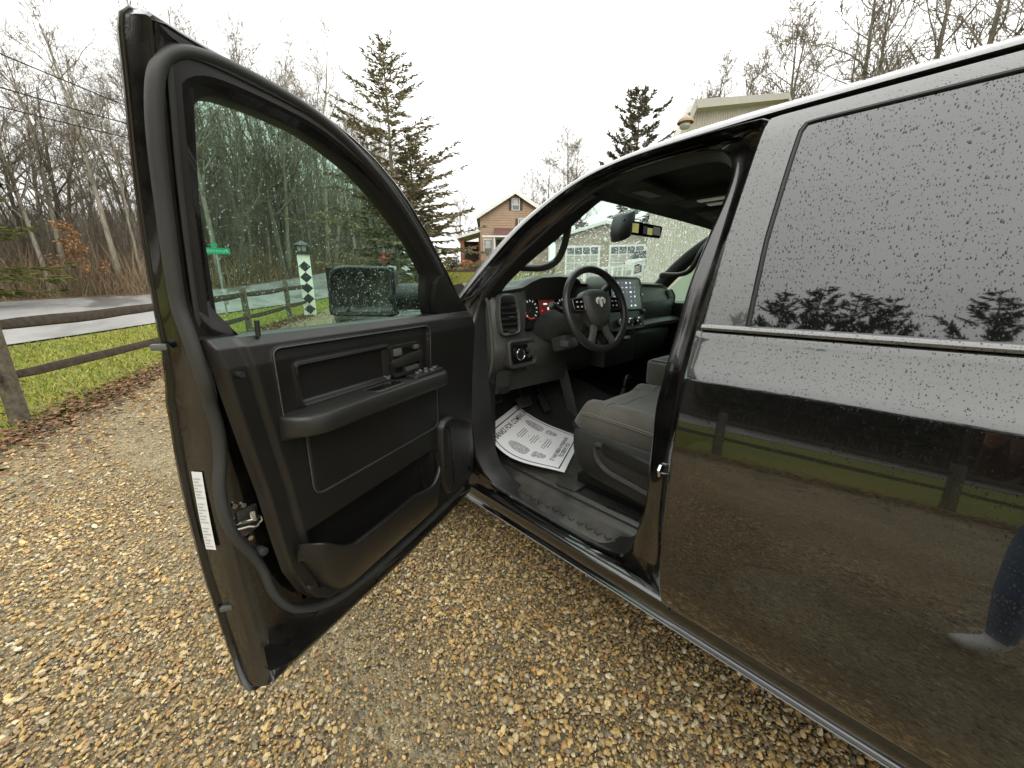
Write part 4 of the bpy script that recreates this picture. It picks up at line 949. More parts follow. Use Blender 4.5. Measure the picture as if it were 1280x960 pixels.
# side vent with slats
def fa(x, z, d=0): return (x, 1.372 - d - .10 * (x - .2) * .2 + (z - 1.35) * .03, z)
vb = rounded([(.225, 1.252), (.352, 1.262), (.345, 1.37), (.318, 1.455), (.212, 1.452), (.205, 1.35)], .03, 5); dd = 1 if area2(vb) > 0 else -1
mb = MB(); mb.loft([[fa(*p, -.01) for p in vb], [fa(*p, .014) for p in offset2(vb, .003 * dd)], [fa(*p, .016) for p in offset2(vb, .009 * dd)], [fa(*p, .010) for p in offset2(vb, .016 * dd)], [fa(*p, -.03) for p in offset2(vb, .018 * dd)]]); VB = mb.build('side_vent', M['trim_grey'], DASH)
mb = MB(); q = offset2(vb, .016 * dd); mb.add([fa(*p, .002) for p in q], [tuple(range(len(q)))]); mb.build('vent_duct', M['black_metal'], DASH)
for k in range(6):
    z = 1.285 + .026 * k
    mb = MB(); mb.box(fa(.278, z, .006), (.105, .018, .006), Matrix.Rotation(R(24), 3, 'X')); mb.build('vent_slat', M['dark_plastic'], DASH, bevel=.0015)
for (x, z, w) in ((.285, 1.345, .032), (.288, 1.278, .045)):
    mb = MB(); mb.box(fa(x, z, .016), (w, .012, .010)); mb.build('vent_tab', M['satin_bezel'], DASH, bevel=.004)
mb = MB(); mb.box(fa(.268, 1.425, .006), (.07, .02, .032)); mb.build('vent_shutter', M['dark_plastic'], DASH, bevel=.006)
# headlamp switch panel under the vent
pb = rounded([(.262, 1.10), (.445, 1.105), (.452, 1.205), (.432, 1.228), (.262, 1.228)], .025, 5)
def fb(x, z, d=0): return (x, 1.348 - d + (z - 1.16) * .12, z)
dd = 1 if area2(pb) > 0 else -1
mb = MB(); mb.loft([[fb(*p, -.03) for p in offset2(pb, -.012 * dd)], [fb(*p, .006) for p in offset2(pb, -.006 * dd)], [fb(*p, .010) for p in pb], [fb(*p, .009) for p in offset2(pb, .008 * dd)], [fb(*p, -.008) for p in offset2(pb, .014 * dd)]], cap1=True); mb.build('lamp_switch_panel', M['dash'], DASH)
mb = MB(); mb.prism(rounded([(.285, 1.118), (.425, 1.12), (.43, 1.205), (.285, 1.208)], .02, 4), fb, -.006, .001); mb.build('switch_inset', M['gloss_black'], DASH)
mb = MB(); mb.cyl(fb(.325, 1.163, 0), fb(.325, 1.163, .020), .028, 24, .025); mb.build('lamp_knob', M['dark_plastic'], DASH, bevel=.003)
mb = MB(); mb.tube([fb(.325 + .026 * math.cos(t), 1.163 + .026 * math.sin(t), .020) for t in np.linspace(0, 2 * math.pi, 24, endpoint=False)], .003, 6, closed=True); mb.build('knob_ring', M['chrome'], DASH)
for k in (0, 1):
    mb = MB(); mb.box(fb(.392, 1.178 - .03 * k, .006), (.022, .012, .020)); mb.build('dimmer_wheel', M['satin_bezel'], DASH, bevel=.004)
# knee panel and fuse cover
mb = MB(); mb.sheet([[(x, 1.352 + .02 * k + .02 * math.sin(x * 4), 1.085 - .115 * k) for x in np.linspace(.20, .72, 14)] for k in np.linspace(0, 1, 5)] + [[(x, 1.43, .958) for x in np.linspace(.22, .70, 14)]]); mb.build('knee_panel', M['dash'], DASH)
mb = MB(); mb.tube([(.285, 1.352, 1.07), (.277, 1.366, .985)], .002, 4); mb.tube([(.205, 1.364, 1.008), (.285, 1.366, 1.0)], .002, 4); mb.build('panel_joint', M['black_metal'], DASH)
mb = MB(); mb.box((.245, 1.366, .985), (.06, .012, .025)); mb.build('hood_release', M['dark_plastic'], DASH, bevel=.004)
# steering column, stalk, ignition
WC = Vector((.54, 1.05, 1.386)); tl, ph = R(18), R(8)
WN = Vector((-math.sin(ph) * math.cos(tl), -math.cos(ph) * math.cos(tl), math.sin(tl)))      # toward the driver
WA = Vector((0, 0, 1)).cross(WN).normalized(); WB = WN.cross(WA)                            # WA points to the driver's right... seen from behind
def wp(a, b, d=0): return WC + WA * a + WB * b + WN * d
secs = []
for d, w, h in ((-.05, .045, .05), (-.09, .07, .075), (-.20, .085, .085), (-.30, .095, .09), (-.40, .10, .08)):
    secs.append([wp(w * math.cos(t) * (1 if abs(math.cos(t)) < .8 else .95), h * math.sin(t) - .012, d) for t in np.linspace(0, 2 * math.pi, 24, endpoint=False)])
mb = MB(); mb.loft(secs, cap0=True, cap1=True); COL = mb.build('steering_column', M['dash'], TR)
mb = MB(); mb.tube([wp(-.06, .01, -.12), wp(-.12, .03, -.115), wp(-.165, .045, -.10)], [.012, .011, .012], 12); mb.cyl(wp(-.165, .045, -.10), wp(-.185, .05, -.096), .017, 14); mb.build('turn_stalk', M['dark_plastic'], COL)
mb = MB(); mb.cyl(wp(-.17, .047, -.1), wp(-.190, .052, -.094), .0155, 14, .013); mb.build('stalk_end', M['trim_grey'], COL)
mb = MB(); mb.tube([wp(.06, .03, -.12), wp(.12, .07, -.11), wp(.18, .115, -.09)], [.010, .009, .008], 10); mb.cyl(wp(.17, .108, -.094), wp(.20, .13, -.085), .016, 12); mb.build('gear_selector', M['dark_plastic'], COL)
mb = MB(); mb.box(wp(-.05, -.115, -.20), (.09, .10, .07), Matrix.Rotation(-tl, 3, 'X')); mb.build('tilt_lever_pod', M['dash'], COL, bevel=.015)
mb = MB(); mb.box(wp(-.085, -.125, -.16), (.022, .05, .03)); mb.build('tilt_lever', M['trim_grey'], COL, bevel=.005)
mb = MB(); mb.tube([wp(.13, -.13, -.15), wp(.14, -.165, -.14), wp(.125, -.18, -.135)], .004, 8); mb.build('trailer_cable', M['trim_grey'], COL)
# the wheel
A = np.linspace(0, 2 * math.pi, 72, endpoint=False); RW = .187
mb = MB(); mb.tube([wp(RW * math.cos(t), RW * math.sin(t)) for t in A], [.0165 + .0025 * max(0, math.cos(2 * (t - R(20)))) for t in A], 14, closed=True); WH = mb.build('steering_wheel', M['leather'], TR); WH['label'] = 'black leather steering wheel with silver emblem'
pad = [(-.085, .055), (-.055, .085), (0, .09), (.055, .085), (.085, .055), (.078, -.01), (.055, -.06), (.02, -.085), (-.02, -.085), (-.055, -.06), (-.078, -.01)]
pd = [(p[0], p[1]) for p in catmull(pad, 5, True)]; dd = 1 if area2(pd) > 0 else -1
mb = MB(); mb.loft([[wp(*p, -.035) for p in pd], [wp(*p, .006) for p in pd], [wp(*p, .022) for p in offset2(pd, .012 * dd)], [wp(*p, .030) for p in offset2(pd, .035 * dd)]], cap0=True, cap1=True); mb.build('airbag_cover', M['dash'], WH)
for s_ in (-1, 1):
    mb = MB(); mb.loft([[wp(s_ * x, z + dz, d) for dz, d in ((-h, -.02), (-h, .004), (h, .004), (h, -.02))] for x, z, h in ((.07, .025, .034), (.11, .02, .036), (.15, .018, .030), (.183, .02, .024))], cap0=True, cap1=True); mb.build('side_spoke', M['dark_plastic'], WH, bevel=.006)
    pp = rounded([(s_ * .083, -.008), (s_ * .15, -.006), (s_ * .155, .045), (s_ * .09, .052)], .012, 4); mb = MB(); mb.prism(pp, wp, .0, .010); mb.build('switch_pod', M['gloss_black'], WH, bevel=.003)
    mb = MB(); mb.tube([wp(p[0], p[1], .010) for p in pp], .0022, 6, closed=True); mb.build('pod_bezel', M['satin_bezel'], WH)
    for k in range(4):
        mb = MB(); mb.box(wp(s_ * (.103 + .026 * (k % 2)), .010 + .022 * (k // 2), .011), (.008, .004, .006)); mb.build('wheel_button', M['label_white'], WH)
    mb = MB(); mb.loft([[wp(s_ * (x + dx), z, d) for dx, d in ((-w, -.018), (-w, .003), (w, .003), (w, -.018))] for x, z, w in ((.030, -.07, .017), (.045, -.11, .015), (.07, -.15, .018), (.085, -.17, .022))], cap0=True, cap1=True); mb.build('lower_spoke', M['trim_grey'], WH, bevel=.005)
# ram's head badge
rh = [(0, -.024), (.007, -.016), (.010, -.002), (.009, .010), (.005, .016), (-.005, .016), (-.009, .010), (-.010, -.002), (-.007, -.016)]
mb = MB(); mb.prism([(p[0], p[1] + .022) for p in rh], wp, .027, .033)
for s_ in (-1, 1): mb.tube([wp(s_ * x, z + .022, .031) for x, z in ((.004, .013), (.012, .018), (.021, .014), (.025, .004), (.021, -.006))], [.006, .007, .007, .006, .003], 6)
mb.build('emblem', M['label_white'], WH)
# centre stack with touch screen and knobs
def ct(x, z, d=0): return (x, 1.225 - d + (z - 1.40) * .16, z)
sb = rounded([(.895, 1.235), (1.275, 1.235), (1.285, 1.50), (1.25, 1.545), (.925, 1.545), (.885, 1.50)], .025, 5)
mb = MB(); dd = 1 if area2(sb) > 0 else -1
mb.loft([[ct(*p, -.14) for p in sb], [ct(*p, -.004) for p in sb], [ct(*p, .004) for p in offset2(sb, .006 * dd)], [ct(*p, .002) for p in offset2(sb, .018 * dd)]], cap1=True); STACK = mb.build('centre_stack', M['dash'], DASH, sharp=50)
mb = MB(); mb.prism(rounded([(.915, 1.345), (1.245, 1.345), (1.245, 1.53), (.915, 1.53)], .012, 4), ct, .001, .006); mb.build('screen_bezel', M['gloss_black'], DASH, bevel=.002)
mb = MB(); mb.add([ct(x, z, .0065) for x, z in ((.93, 1.362), (1.20, 1.362), (1.20, 1.52), (.93, 1.52))], [(0, 1, 2, 3)]); mb.build('touch_screen', M['screen'], DASH)
rs = np.random.default_rng(3)
for j in range(6):
    for i in range(6):
        x = .955 + i * .044; z = 1.377 + j * .026; m = ['led_white', 'led_blue', 'led_white', 'led_amber', 'led_red', 'led_white'][rs.integers(0, 6)]
        if rs.random() < .12: continue
        w, h = rs.uniform(.005, .011), rs.uniform(.003, .0055)
        mb = MB(); mb.add([ct(x - w, z - h, .008), ct(x + w, z - h, .008), ct(x + w, z + h, .008), ct(x - w, z + h, .008)], [(0, 1, 2, 3)]); mb.build('screen_icon', M[m], DASH)
mb = MB(); mb.cyl(ct(1.262, 1.44, 0), ct(1.262, 1.44, .010), .007, 12); mb.build('screen_button', M['chrome'], DASH)
for x in (.985, 1.085, 1.185):
    mb = MB(); mb.cyl(ct(x, 1.285, -.01), ct(x, 1.285, .028), .024, 24, .020); mb.build('climate_knob', M['dark_plastic'], DASH, bevel=.003)
    mb = MB(); mb.tube([ct(x + .022 * math.cos(t), 1.285 + .022 * math.sin(t), .024) for t in np.linspace(0, 2 * math.pi, 20, endpoint=False)], .0025, 6, closed=True); mb.build('knob_ring', M['chrome'], DASH)
mb = MB(); mb.box((1.262, 1.205, 1.335), (.025, .02, .03)); mb.build('tune_knob', M['satin_bezel'], DASH, bevel=.006)
mb = MB(); mb.b2((.92, 1.24, 1.02), (1.26, 1.40, 1.235)); mb.build('lower_stack', M['dark_plastic'], DASH, bevel=.02)
mb = MB(); mb.b2((.94, 1.225, 1.205), (1.24, 1.24, 1.215)); mb.build('stack_shelf', M['satin_bezel'], DASH)
for x in (1.11, 1.14): MB().b2((x, 1.222, 1.18), (x + .016, 1.238, 1.195)).build('toggle', M['label_white'], DASH)
# passenger side: upper bin, grab ledge, vent
mb = MB(); mb.prism(rounded([(1.33, 1.275), (1.80, 1.275), (1.82, 1.40), (1.32, 1.40)], .02, 4), lambda x, z, d: (x, 1.292 - d, z), -.002, .012); mb.build('glove_bin', M['dark_plastic'], DASH, bevel=.005)
mb = MB(); mb.loft([[(x, 1.26 + a, 1.235 + b + .012 * math.sin((x - 1.3) * 4)) for a, b in ((.06, .035), (.0, .03), (-.025, .01), (-.02, -.015), (.04, -.03))] for x in np.linspace(1.27, 1.87, 16)], closed=True, cap0=True, cap1=True); mb.build('grab_ledge', M['dash'], DASH)
pv = rounded([(1.80, 1.29), (1.885, 1.30), (1.90, 1.42), (1.83, 1.47), (1.79, 1.46)], .02, 4)
mb = MB(); mb.prism(pv, lambda x, z, d: (x, 1.335 - d, z), 0, .03); mb.build('passenger_vent', M['dark_plastic'], DASH, bevel=.006)
mb = MB(); mb.tube([(p[0], 1.303, p[1]) for p in pv], .004, 6, closed=True); mb.build('vent_bezel', M['satin_bezel'], DASH)
for k in range(4): MB().box((1.845, 1.305, 1.325 + .032 * k), (.07, .014, .005)).build('vent_slat', M['trim_grey'], DASH)
# pillar trims with the grab handle, headliner, visors, roof console
def pillar_trim(flip):
    mb = MB(); rings = []
    for i in wi:
        x, y, z = edge[i]
        sec = [(x - .035, y - .045, z - .045), (x + .004, y - .062, z - .070), (x + .045, y - .05, z - .055), (x + .062, y - .022, z - .022), (x + .05, y - .006, z - .012), (x - .01, y - .004, z - .006)]
        rings.append([mir(p) for p in sec] if flip else sec)
    mb.loft(rings, closed=True, cap0=True, cap1=True); mb.build('pillar_trim', M['headliner'], TR, sharp=60)
pillar_trim(False); pillar_trim(True)
def handle(flip):
    P = [(.30, 1.02, 1.800), (.325, 1.055, 1.755), (.345, 1.082, 1.700), (.350, 1.105, 1.640), (.345, 1.14, 1.590), (.335, 1.20, 1.568), (.32, 1.27, 1.567), (.295, 1.345, 1.572), (.265, 1.375, 1.56)]
    P = [mir(p) for p in P] if flip else P
    mb = MB(); mb.tube(catmull(P, 5), .0155, 10, squash=(1, 1.1)); mb.build('grab_handle', M['panel'], TR)
handle(False); handle(True)
mb = MB(); rows = []
for y in np.linspace(-1.0, 1.10, 24):
    dip = .055 * max(0, (y - .85) / .25) ** 2; r_ = []
    for t in np.linspace(0, 1, 17):
        c = 1 - (2 * t - 1) ** 2; x0 = .255; r_.append((x0 + (2 * XC - 2 * x0) * t, y - .10 * (1 - c) * max(0, (y - .5) / .6), 1.868 + .05 * c ** .7 - dip))
    rows.append(r_)
mb.sheet(rows); HL = mb.build('headliner', M['headliner'], TR)
for (x0, x1) in ((.36, .86), (1.20, 1.70)):
    mb = MB(); mb.prism(rounded([(x0, .78), (x1, .82), (x1, .99), (x0 + .02, .93)], .03, 4), lambda x, y, d: (x, y, 1.862 + .02 * (1 - abs(x - XC)) - d), .0, .018); V_ = mb.build('sun_visor', M['headliner'], HL, bevel=.006)
    xc = (x0 + x1) / 2; mb = MB(); mb.prism([(xc - .08, .85), (xc + .08, .855), (xc + .08, .91), (xc - .08, .905)], lambda x, y, d: (x, y, 1.862 + .02 * (1 - abs(x - XC)) - d), .0185, .0195); mb.build('visor_label', M['trim_grey'], HL)
mb = MB(); mb.b2((.93, .62, 1.872), (1.13, .95, 1.925)); mb.build('roof_console', M['headliner'], HL, bevel=.02)
for x in (.955, 1.07): MB().b2((x, .70, 1.866), (x + .04, .82, 1.8725)).build('map_lamp', M['glow_grey'], HL)
# inside mirror with its camera housing
mb = MB(); hs = [(.86, 1.865, .06), (.90, 1.82, .075), (.93, 1.77, .07), (.955, 1.735, .045)]
mb.loft([[(.955 + w * math.cos(t) * 1.1 - (1.86 - z) * .35, 1.195 + .05 * math.sin(t) - (1.865 - z) * .12, z + .025 * math.cos(t)) for t in np.linspace(0, 2 * math.pi, 18, endpoint=False)] for _, z, w in hs], cap0=True, cap1=True); mb.build('mirror_mount', M['rubber_dark'], TR)
ym = R(-14)
def mp_(a, b, d=0): return (1.03 + a * math.cos(ym) + d * math.sin(ym), 1.125 + a * math.sin(ym) - d * math.cos(ym), 1.782 + b - .04 * a)
mo = rounded([(-.15, -.035), (.14, -.032), (.15, .030), (-.145, .036)], .014, 4)
mb = MB(); mb.loft([[mp_(p[0] * .85, p[1] * .8, -.035) for p in mo], [mp_(*p, -.01) for p in mo], [mp_(*p, .004) for p in mo], [mp_(p[0] * .96, p[1] * .86, .006) for p in mo]], cap0=True, cap1=True); IM = mb.build('inside_mirror', M['gloss_black'], TR)
for (a0, a1, b0, b1, m) in ((-.125, -.035, -.022, .024, 'glow_yellow'), (.0, .03, -.022, .018, 'screen'), (.032, .07, -.022, .012, 'glow_yellow'), (.075, .13, -.018, .022, 'glow_grey'), (-.125, -.06, .006, .024, 'glow_grey')):  # glowing panels that paint in the view reflected by the mirror
    mb = MB(); mb.add([mp_(a, b, .0068 + (.0006 if a1 < -.06 else 0)) for a, b in ((a0, b0), (a1, b0), (a1, b1), (a0, b1))], [(0, 1, 2, 3)]); mb.build('painted_reflection', M[m], IM)
# floor, sill step, kick panels, pedals
mb = MB(); rows = []
for y, z in ((-1.0, .585), (.3, .585), (1.0, .588), (1.35, .592), (1.5, .615), (1.62, .68), (1.74, .78), (1.82, .90), (1.86, 1.05)):
    rows.append([(x, y, z) for x in np.linspace(.25, 1.82, 10)])
mb.sheet(rows); FL = mb.build('cab_floor', M['carpet'], TR)
mb = MB(); rows = []
for y in np.linspace(.36, 1.44, 30):
    rows.append([(x, y, z) for x, z in ((.125, .515), (.135, .527), (.15, .535), (.165, .541), (.19, .547), (.225, .556), (.245, .566), (.262, .592), (.275, .598), (.30, .592), (.315, .58))])
mb.sheet(rows); SILL = mb.build('sill_plate', M['floor_rubber'], TR)
for k in range(34):
    y = 1.30 - k * .022; mb = MB()
    mb.box((.168 + .006 * (k % 2), y, .5465), (.022, .007, .004), Matrix.Rotation(R(35 if k % 2 else -35), 3, 'Z')); mb.build('tread_bar', M['floor_rubber'], SILL)
mb = MB(); rb = rounded([(.275, 1.40), (.28, 1.00), (.36, .97), (.42, .985), (.44, .93), (.86, .93), (.86, 1.42)], .02, 3); mb.prism(rb, lambda x, y, d: (x, y, d), .584, .601); mb.build('rubber_mat', M['floor_rubber'], TR, bevel=.004)
mb = MB(); mb.prism(rounded([(.262, 1.03), (.272, .93), (.36, .93), (.385, 1.06), (.37, 1.10)], .012, 3), lambda x, y, d: (x, y, d + (y - 1) * .03), .596, .609); mb.build('mat_flap', M['floor_rubber'], TR, bevel=.003)
for x in (.19, 2 * XC - .19):
    mb = MB(); mb.b2((x - .015, 1.40, .55), (x + .03, 1.85, 1.02)); mb.build('kick_panel', M['dark_plastic'], TR, bevel=.01)
def pedal(x, y, z, w, h, arm, m):
    mb = MB(); rot = Matrix.Rotation(R(-35), 3, 'X'); mb.box((x, y, z), (w, .022, h), rot); P = mb.build('pedal', M[m], TR, bevel=.006)
    mb = MB(); mb.tube([(x, y + .01, z + h * .3), (x, y + .07, z + .12), (x, y + .08, z + .25)], .010, 8); mb.build('pedal_arm', M['black_metal'], P)
    for k in range(4):
        mb = MB(); mb.box(Vector((x, y, z)) + rot @ Vector((0, -.013, -h * .3 + k * h * .2)), (w * .9, .006, h * .07), rot); mb.build('pedal_rib', M['rubber'], P)
pedal(.44, 1.66, .845, .075, .065, 0, 'steel_dark'); pedal(.62, 1.60, .800, .11, .065, 0, 'steel_dark'); pedal(.80, 1.60, .755, .05, .12, 0, 'steel_dark')
mb = MB(); mb.box((.72, 1.22, .66), (.045, .012, .13), Matrix.Rotation(R(-50), 3, 'X')); mb.build('heel_pad', M['floor_rubber'], TR, bevel=.004)
# tunnel, transfer lever, centre seat armrest
mb = MB(); mb.loft([[(x, y, z) for x, z in ((.84, .58), (.88, .70 + h), (.94, .76 + h), (1.12, .76 + h), (1.18, .70 + h), (1.22, .58))] for y, h in ((-.6, 0), (.9, 0), (1.3, .04), (1.6, .12), (1.85, .2))], closed=False); mb.build('tunnel', M['carpet'], TR)
secs = [[(x + .0, y, z) for x, z in ((.80, 1.12), (.84, .96), (.9, .86 - k), (.98, .80 - k), (1.2, .80))] for y, k in ((1.36, 0), (1.42, 0), (1.55, .02))]
mb = MB(); mb.loft([[(.70 + a * .13, 1.36 + b * .1, 1.10 - .33 * a + .05 * b) for b in np.linspace(0, 1, 4)] for a in np.linspace(0, 1.4, 8)], closed=False); mb.build('stack_flank', M['trim_grey'], DASH)
mb = MB(); mb.tube([(.95, 1.16, .76), (.95, 1.13, .88), (.95, 1.11, .94)], [.012, .011, .012], 10); LV = mb.build('transfer_lever', M['steel_dark'], TR)
mb = MB(); mb.tube([(.95, 1.115, .925), (.95, 1.108, .945), (.95, 1.10, .985), (.95, 1.096, 1.003)], [.014, .024, .026, .012], 14); mb.build('lever_knob', M['gloss_black'], LV)
mb = MB(); mb.tube([(.95, 1.17, .76), (.95, 1.15, .80), (.95, 1.135, .86)], [.05, .035, .014], 12); mb.build('lever_boot', M['leather'], LV)
mb = MB(); mb.prism(rounded([(.87, .40), (.87, .95), (.95, .985), (1.19, .985), (1.19, .40)], .04, 4), lambda x, y, d: (x, y, d), .99, 1.105); CA = mb.build('centre_armrest', M['seat_bolster'], TR, bevel=.02)
mb = MB(); mb.prism(rounded([(.90, .82), (.90, .95), (1.16, .95), (1.16, .82)], .03, 4), lambda x, y, d: (x, y, d), 1.10, 1.116); mb.build('cup_tray', M['trim_grey'], CA, bevel=.004)
for x in (.965, 1.09): MB().cyl((x, .885, 1.1155), (x, .885, 1.1175), .04, 20).build('cup_hole', M['black_metal'], CA)
# seats
def seat(x0, x1, flip, detail):
    root = None; sx = lambda t: x0 + (x1 - x0) * t
    secs = []
    for k in np.linspace(0, 1, 16):
        y = .955 - .62 * k; fr_ = math.sqrt(max(0.0, 1 - (1 - min(1, k / .10)) ** 2))
        top = .935 + .075 * fr_ + .02 * k * (1 - k) * 2 - .035 * k
        bot = .875 + (.03 * (1 - fr_))
        sec = [(sx(.03), y, bot), (sx(-.005), y, bot + .03), (sx(.0), y, top - .028), (sx(.025), y, top - .002), (sx(.08), y, top + .012), (sx(.15), y, top + .012), (sx(.22), y, top - .004), (sx(.30), y, top - .012), (sx(.5), y, top - .010), (sx(.70), y, top - .012), (sx(.78), y, top - .004), (sx(.85), y, top + .012), (sx(.92), y, top + .012), (sx(.975), y, top - .002), (sx(1.0), y, top - .028), (sx(1.005), y, bot + .03), (sx(.97), y, bot)]
        secs.append(sec)
    mb = MB(); mb.loft(secs, closed=True, cap0=True, cap1=True); st_ = mb.build('driver_seat' if not flip else 'passenger_seat', M['seat_bolster'], TR, sharp=70)
    mb = MB(); mb.sheet([[(x, y, z + .0015 + (.004 if 3 < j < 11 else 0)) for j, (x, y, z) in enumerate(s[6:11])] for s in secs[2:-1]]); mb.build('seat_insert', M['seat_cloth'], st_)
    for ti in (6, 10):
        mb = MB(); mb.tube([(s[ti][0], s[ti][1], s[ti][2] + .003) for s in secs[1:-1]], .0022, 5); mb.build('seam', M['stitch'], st_)
    mb = MB(); mb.tube([(p[0], p[1] - .012, p[2] + .002) for p in secs[3][2:15]], .0022, 5); mb.build('seam', M['stitch'], st_)
    if detail:
        mb = MB(); mb.tube([(s[2][0] - .001, s[2][1], s[2][2] - .001) for s in secs[1:-1]], .0024, 5); mb.tube([(s[2][0] - .002, s[2][1], s[2][2] - .009) for s in secs[1:-1]], .002, 5); mb.build('piping', M['stitch'], st_)
    # back
    secs2 = []
    for k in np.linspace(0, 1, 12):
        z = .93 + .74 * k; y = .36 - .16 * k; w = 1 - .18 * max(0, (k - .7) / .3) ** 2
        xm = (x0 + x1) / 2; hw = (x1 - x0) / 2 * w
        secs2.append([(xm - hw, y, z), (xm - hw * 1.02, y + .06, z), (xm - hw * .9, y + .13, z), (xm - hw * .6, y + .105, z), (xm, y + .10, z), (xm + hw * .6, y + .105, z), (xm + hw * .9, y + .13, z), (xm + hw * 1.02, y + .06, z), (xm + hw, y, z), (xm, y - .04, z)])
    mb = MB(); mb.loft(secs2, closed=True, cap0=True, cap1=True); mb.build('seat_back', M['seat_bolster'], st_, sharp=70)
    mb = MB(); mb.box(((x0 + x1) / 2, .24, 1.76), (.28, .10, .17)); mb.build('headrest', M['seat_bolster'], st_, bevel=.04, seg=3)
    # base and side valance
    xa = x0 - .012 if not flip else x1 + .012; sg = 1 if not flip else -1
    vo = rounded([(.945, .905), (.942, .80), (.90, .735), (.86, .715), (.33, .655), (.33, .90)], .03, 4); dd = 1 if area2(vo) > 0 else -1
    mb = MB(); f3 = lambda p, q, d: (xa + sg * d, p, q)
    mb.loft([[f3(*p, .05) for p in vo], [f3(*p, .004) for p in vo], [f3(*p, 0) for p in offset2(vo, .008 * dd)]], cap0=True, cap1=True); mb.build('side_valance', M['dash'], st_)
    ro = rounded([(.835, .868), (.82, .80), (.77, .765), (.36, .705), (.36, .845)], .03, 4)
    mb = MB(); mb.tube([f3(p[0], p[1], -.002) for p in ro], .012, 8, closed=True); mb.build('valance_rib', M['dash'], st_)
    mb = MB(); mb.prism(rounded([(.795, .885), (.775, .838), (.58, .815), (.56, .86)], .015, 4), f3, -.016, .004); mb.build('seat_lever', M['dark_plastic'], st_, bevel=.005)
    for xx in (x0 + .08, x1 - .10):
        mb = MB(); mb.b2((xx, .30, .59), (xx + .05, .98, .65)); mb.build('seat_rail', M['black_metal'], st_, bevel=.006)
    mb = MB(); mb.b2((x0 + .03, .34, .65), (x1 - .03, .90, .885)); mb.build('seat_base', M['dark_plastic'], st_, bevel=.01)
seat(.272, .80, False, True); seat(1.26, 1.79, True, False)
mb = MB(); mb.b2((.28, -.85, .62), (1.78, -.35, 1.0)); RS = mb.build('rear_bench', M['seat_bolster'], TR, bevel=.05, seg=3)
mb = MB(); mb.b2((.28, -.98, .95), (1.78, -.80, 1.65)); mb.build('rear_bench_back', M['seat_bolster'], RS, bevel=.05, seg=3)
# inner faces of the other doors
mb = MB(); rows = []
for z, x in ((.60, 1.915), (.8, 1.92), (1.0, 1.915), (1.10, 1.90), (1.14, 1.85), (1.18, 1.85), (1.2, 1.895), (1.3, 1.88), (1.37, 1.885), (1.385, 1.93)):
    rows.append([(x, y, z) for y in np.linspace(.36, 1.44, 12)])
mb.sheet(rows); mb.build('passenger_door_panel', M['panel'], TR)
mb = MB(); mb.b2((.13, -.72, .6), (.16, .40, 1.37)); mb.build('rear_door_panel', M['panel'], REAR)
mb = MB(); mb.b2((1.90, -.9, .6), (1.93, .36, 1.37)); mb.build('rear_passenger_panel', M['panel'], TR)
# B-pillar trim, belt anchor, striker
mb = MB(); mb.loft([[(xs(z) + .10, .485 - a, z), (xs(z) + .16, .475 - a, z), (xs(z) + .19, .44 - a, z), (xs(z) + .18, .36 - a, z), (xs(z) + .08, .34 - a, z)] for z, a in ((.58, .0), (1.0, .0), (1.37, .0), (1.6, .03), (1.86, .06))], closed=True, cap0=True, cap1=True); mb.build('pillar_cover', M['dark_plastic'], TR)
mb = MB(); mb.loft([[mir(p) for p in [(xs(z) + .04, .47 - a, z), (xs(z) + .13, .46 - a, z), (xs(z) + .15, .36 - a, z), (xs(z) + .04, .34 - a, z)]] for z, a in ((.58, .0), (1.37, .0), (1.86, .06))], closed=True, cap0=True, cap1=True); mb.build('pillar_cover', M['dark_plastic'], TR)
mb = MB(); mb.tube([(.05, .45, .985), (.02, .447, .985), (.012, .447, .975), (.02, .447, .955), (.05, .45, .955)], .0045, 8); mb.build('striker', M['chrome'], BODY)

# ------------------------------------------------------------------ paper mat on the cab floor (a thing of its own)
PA = np.array([.35, 1.055, .612]); PB = np.array([.775, 1.275, .606]); PC = np.array([.625, 1.675, .752]); PD_ = np.array([.235, 1.51, .735])
def paper(s_, t, d=0.0):
    """s across the sheet (left to right of the print), t from the foot (0) to the head (1)"""
    p = (PA * (1 - s_) + PB * s_) * (1 - t) + (PD_ * (1 - s_) + PC * s_) * t
    sag = .045 * math.sin(math.pi * min(1, t * 1.02)) * (1 - .3 * s_)
    curl = .035 * (1 - s_) ** 3 * math.sin(math.pi * min(1, t * 1.1)) if t < .95 else 0
    bul = math.sin(math.pi * t) * (1 - s_) ** 2
    return (p[0] - .075 * bul, p[1] - .02 * bul, p[2] - sag * (t ** .7) * 1.1 + curl * .3 + d + .010)
PM = empty('paper_floor_mat', (PA[0], PA[1], .60)); tag(PM, 'white printed paper floor mat with shoe prints lying in the driver footwell', 'floor mat')
mb = MB(); mb.sheet([[paper(a, b) for a in np.linspace(0, 1, 16)] for b in np.linspace(0, 1, 24)]); mb.build('paper_sheet', M['paper'], PM)
def onpaper(v, cx, cy, sx, sy):
    return [paper(min(1, max(0, cx + p[0] * sx)), min(1, max(0, cy + p[1] * sy)), .0012) for p in v]
def bar(name, a0, b0, a1, b1, w, m='ink'):
    mb = MB(); n = 14; dx, dy = a1 - a0, b1 - b0; L = math.hypot(dx, dy); ox, oy = -dy / L * w, dx / L * w
    mb.sheet([[paper(a0 + dx * k + s_ * ox, b0 + dy * k + s_ * oy, .001) for k in np.linspace(0, 1, n)] for s_ in (-.5, .5)]); mb.build(name, M[m], PM)
for (a0, b0, a1, b1) in ((.05, .06, .95, .06), (.95, .06, .95, .93), (.95, .93, .05, .93), (.05, .93, .05, .06)): bar('printed_border', a0, b0, a1, b1, .013)
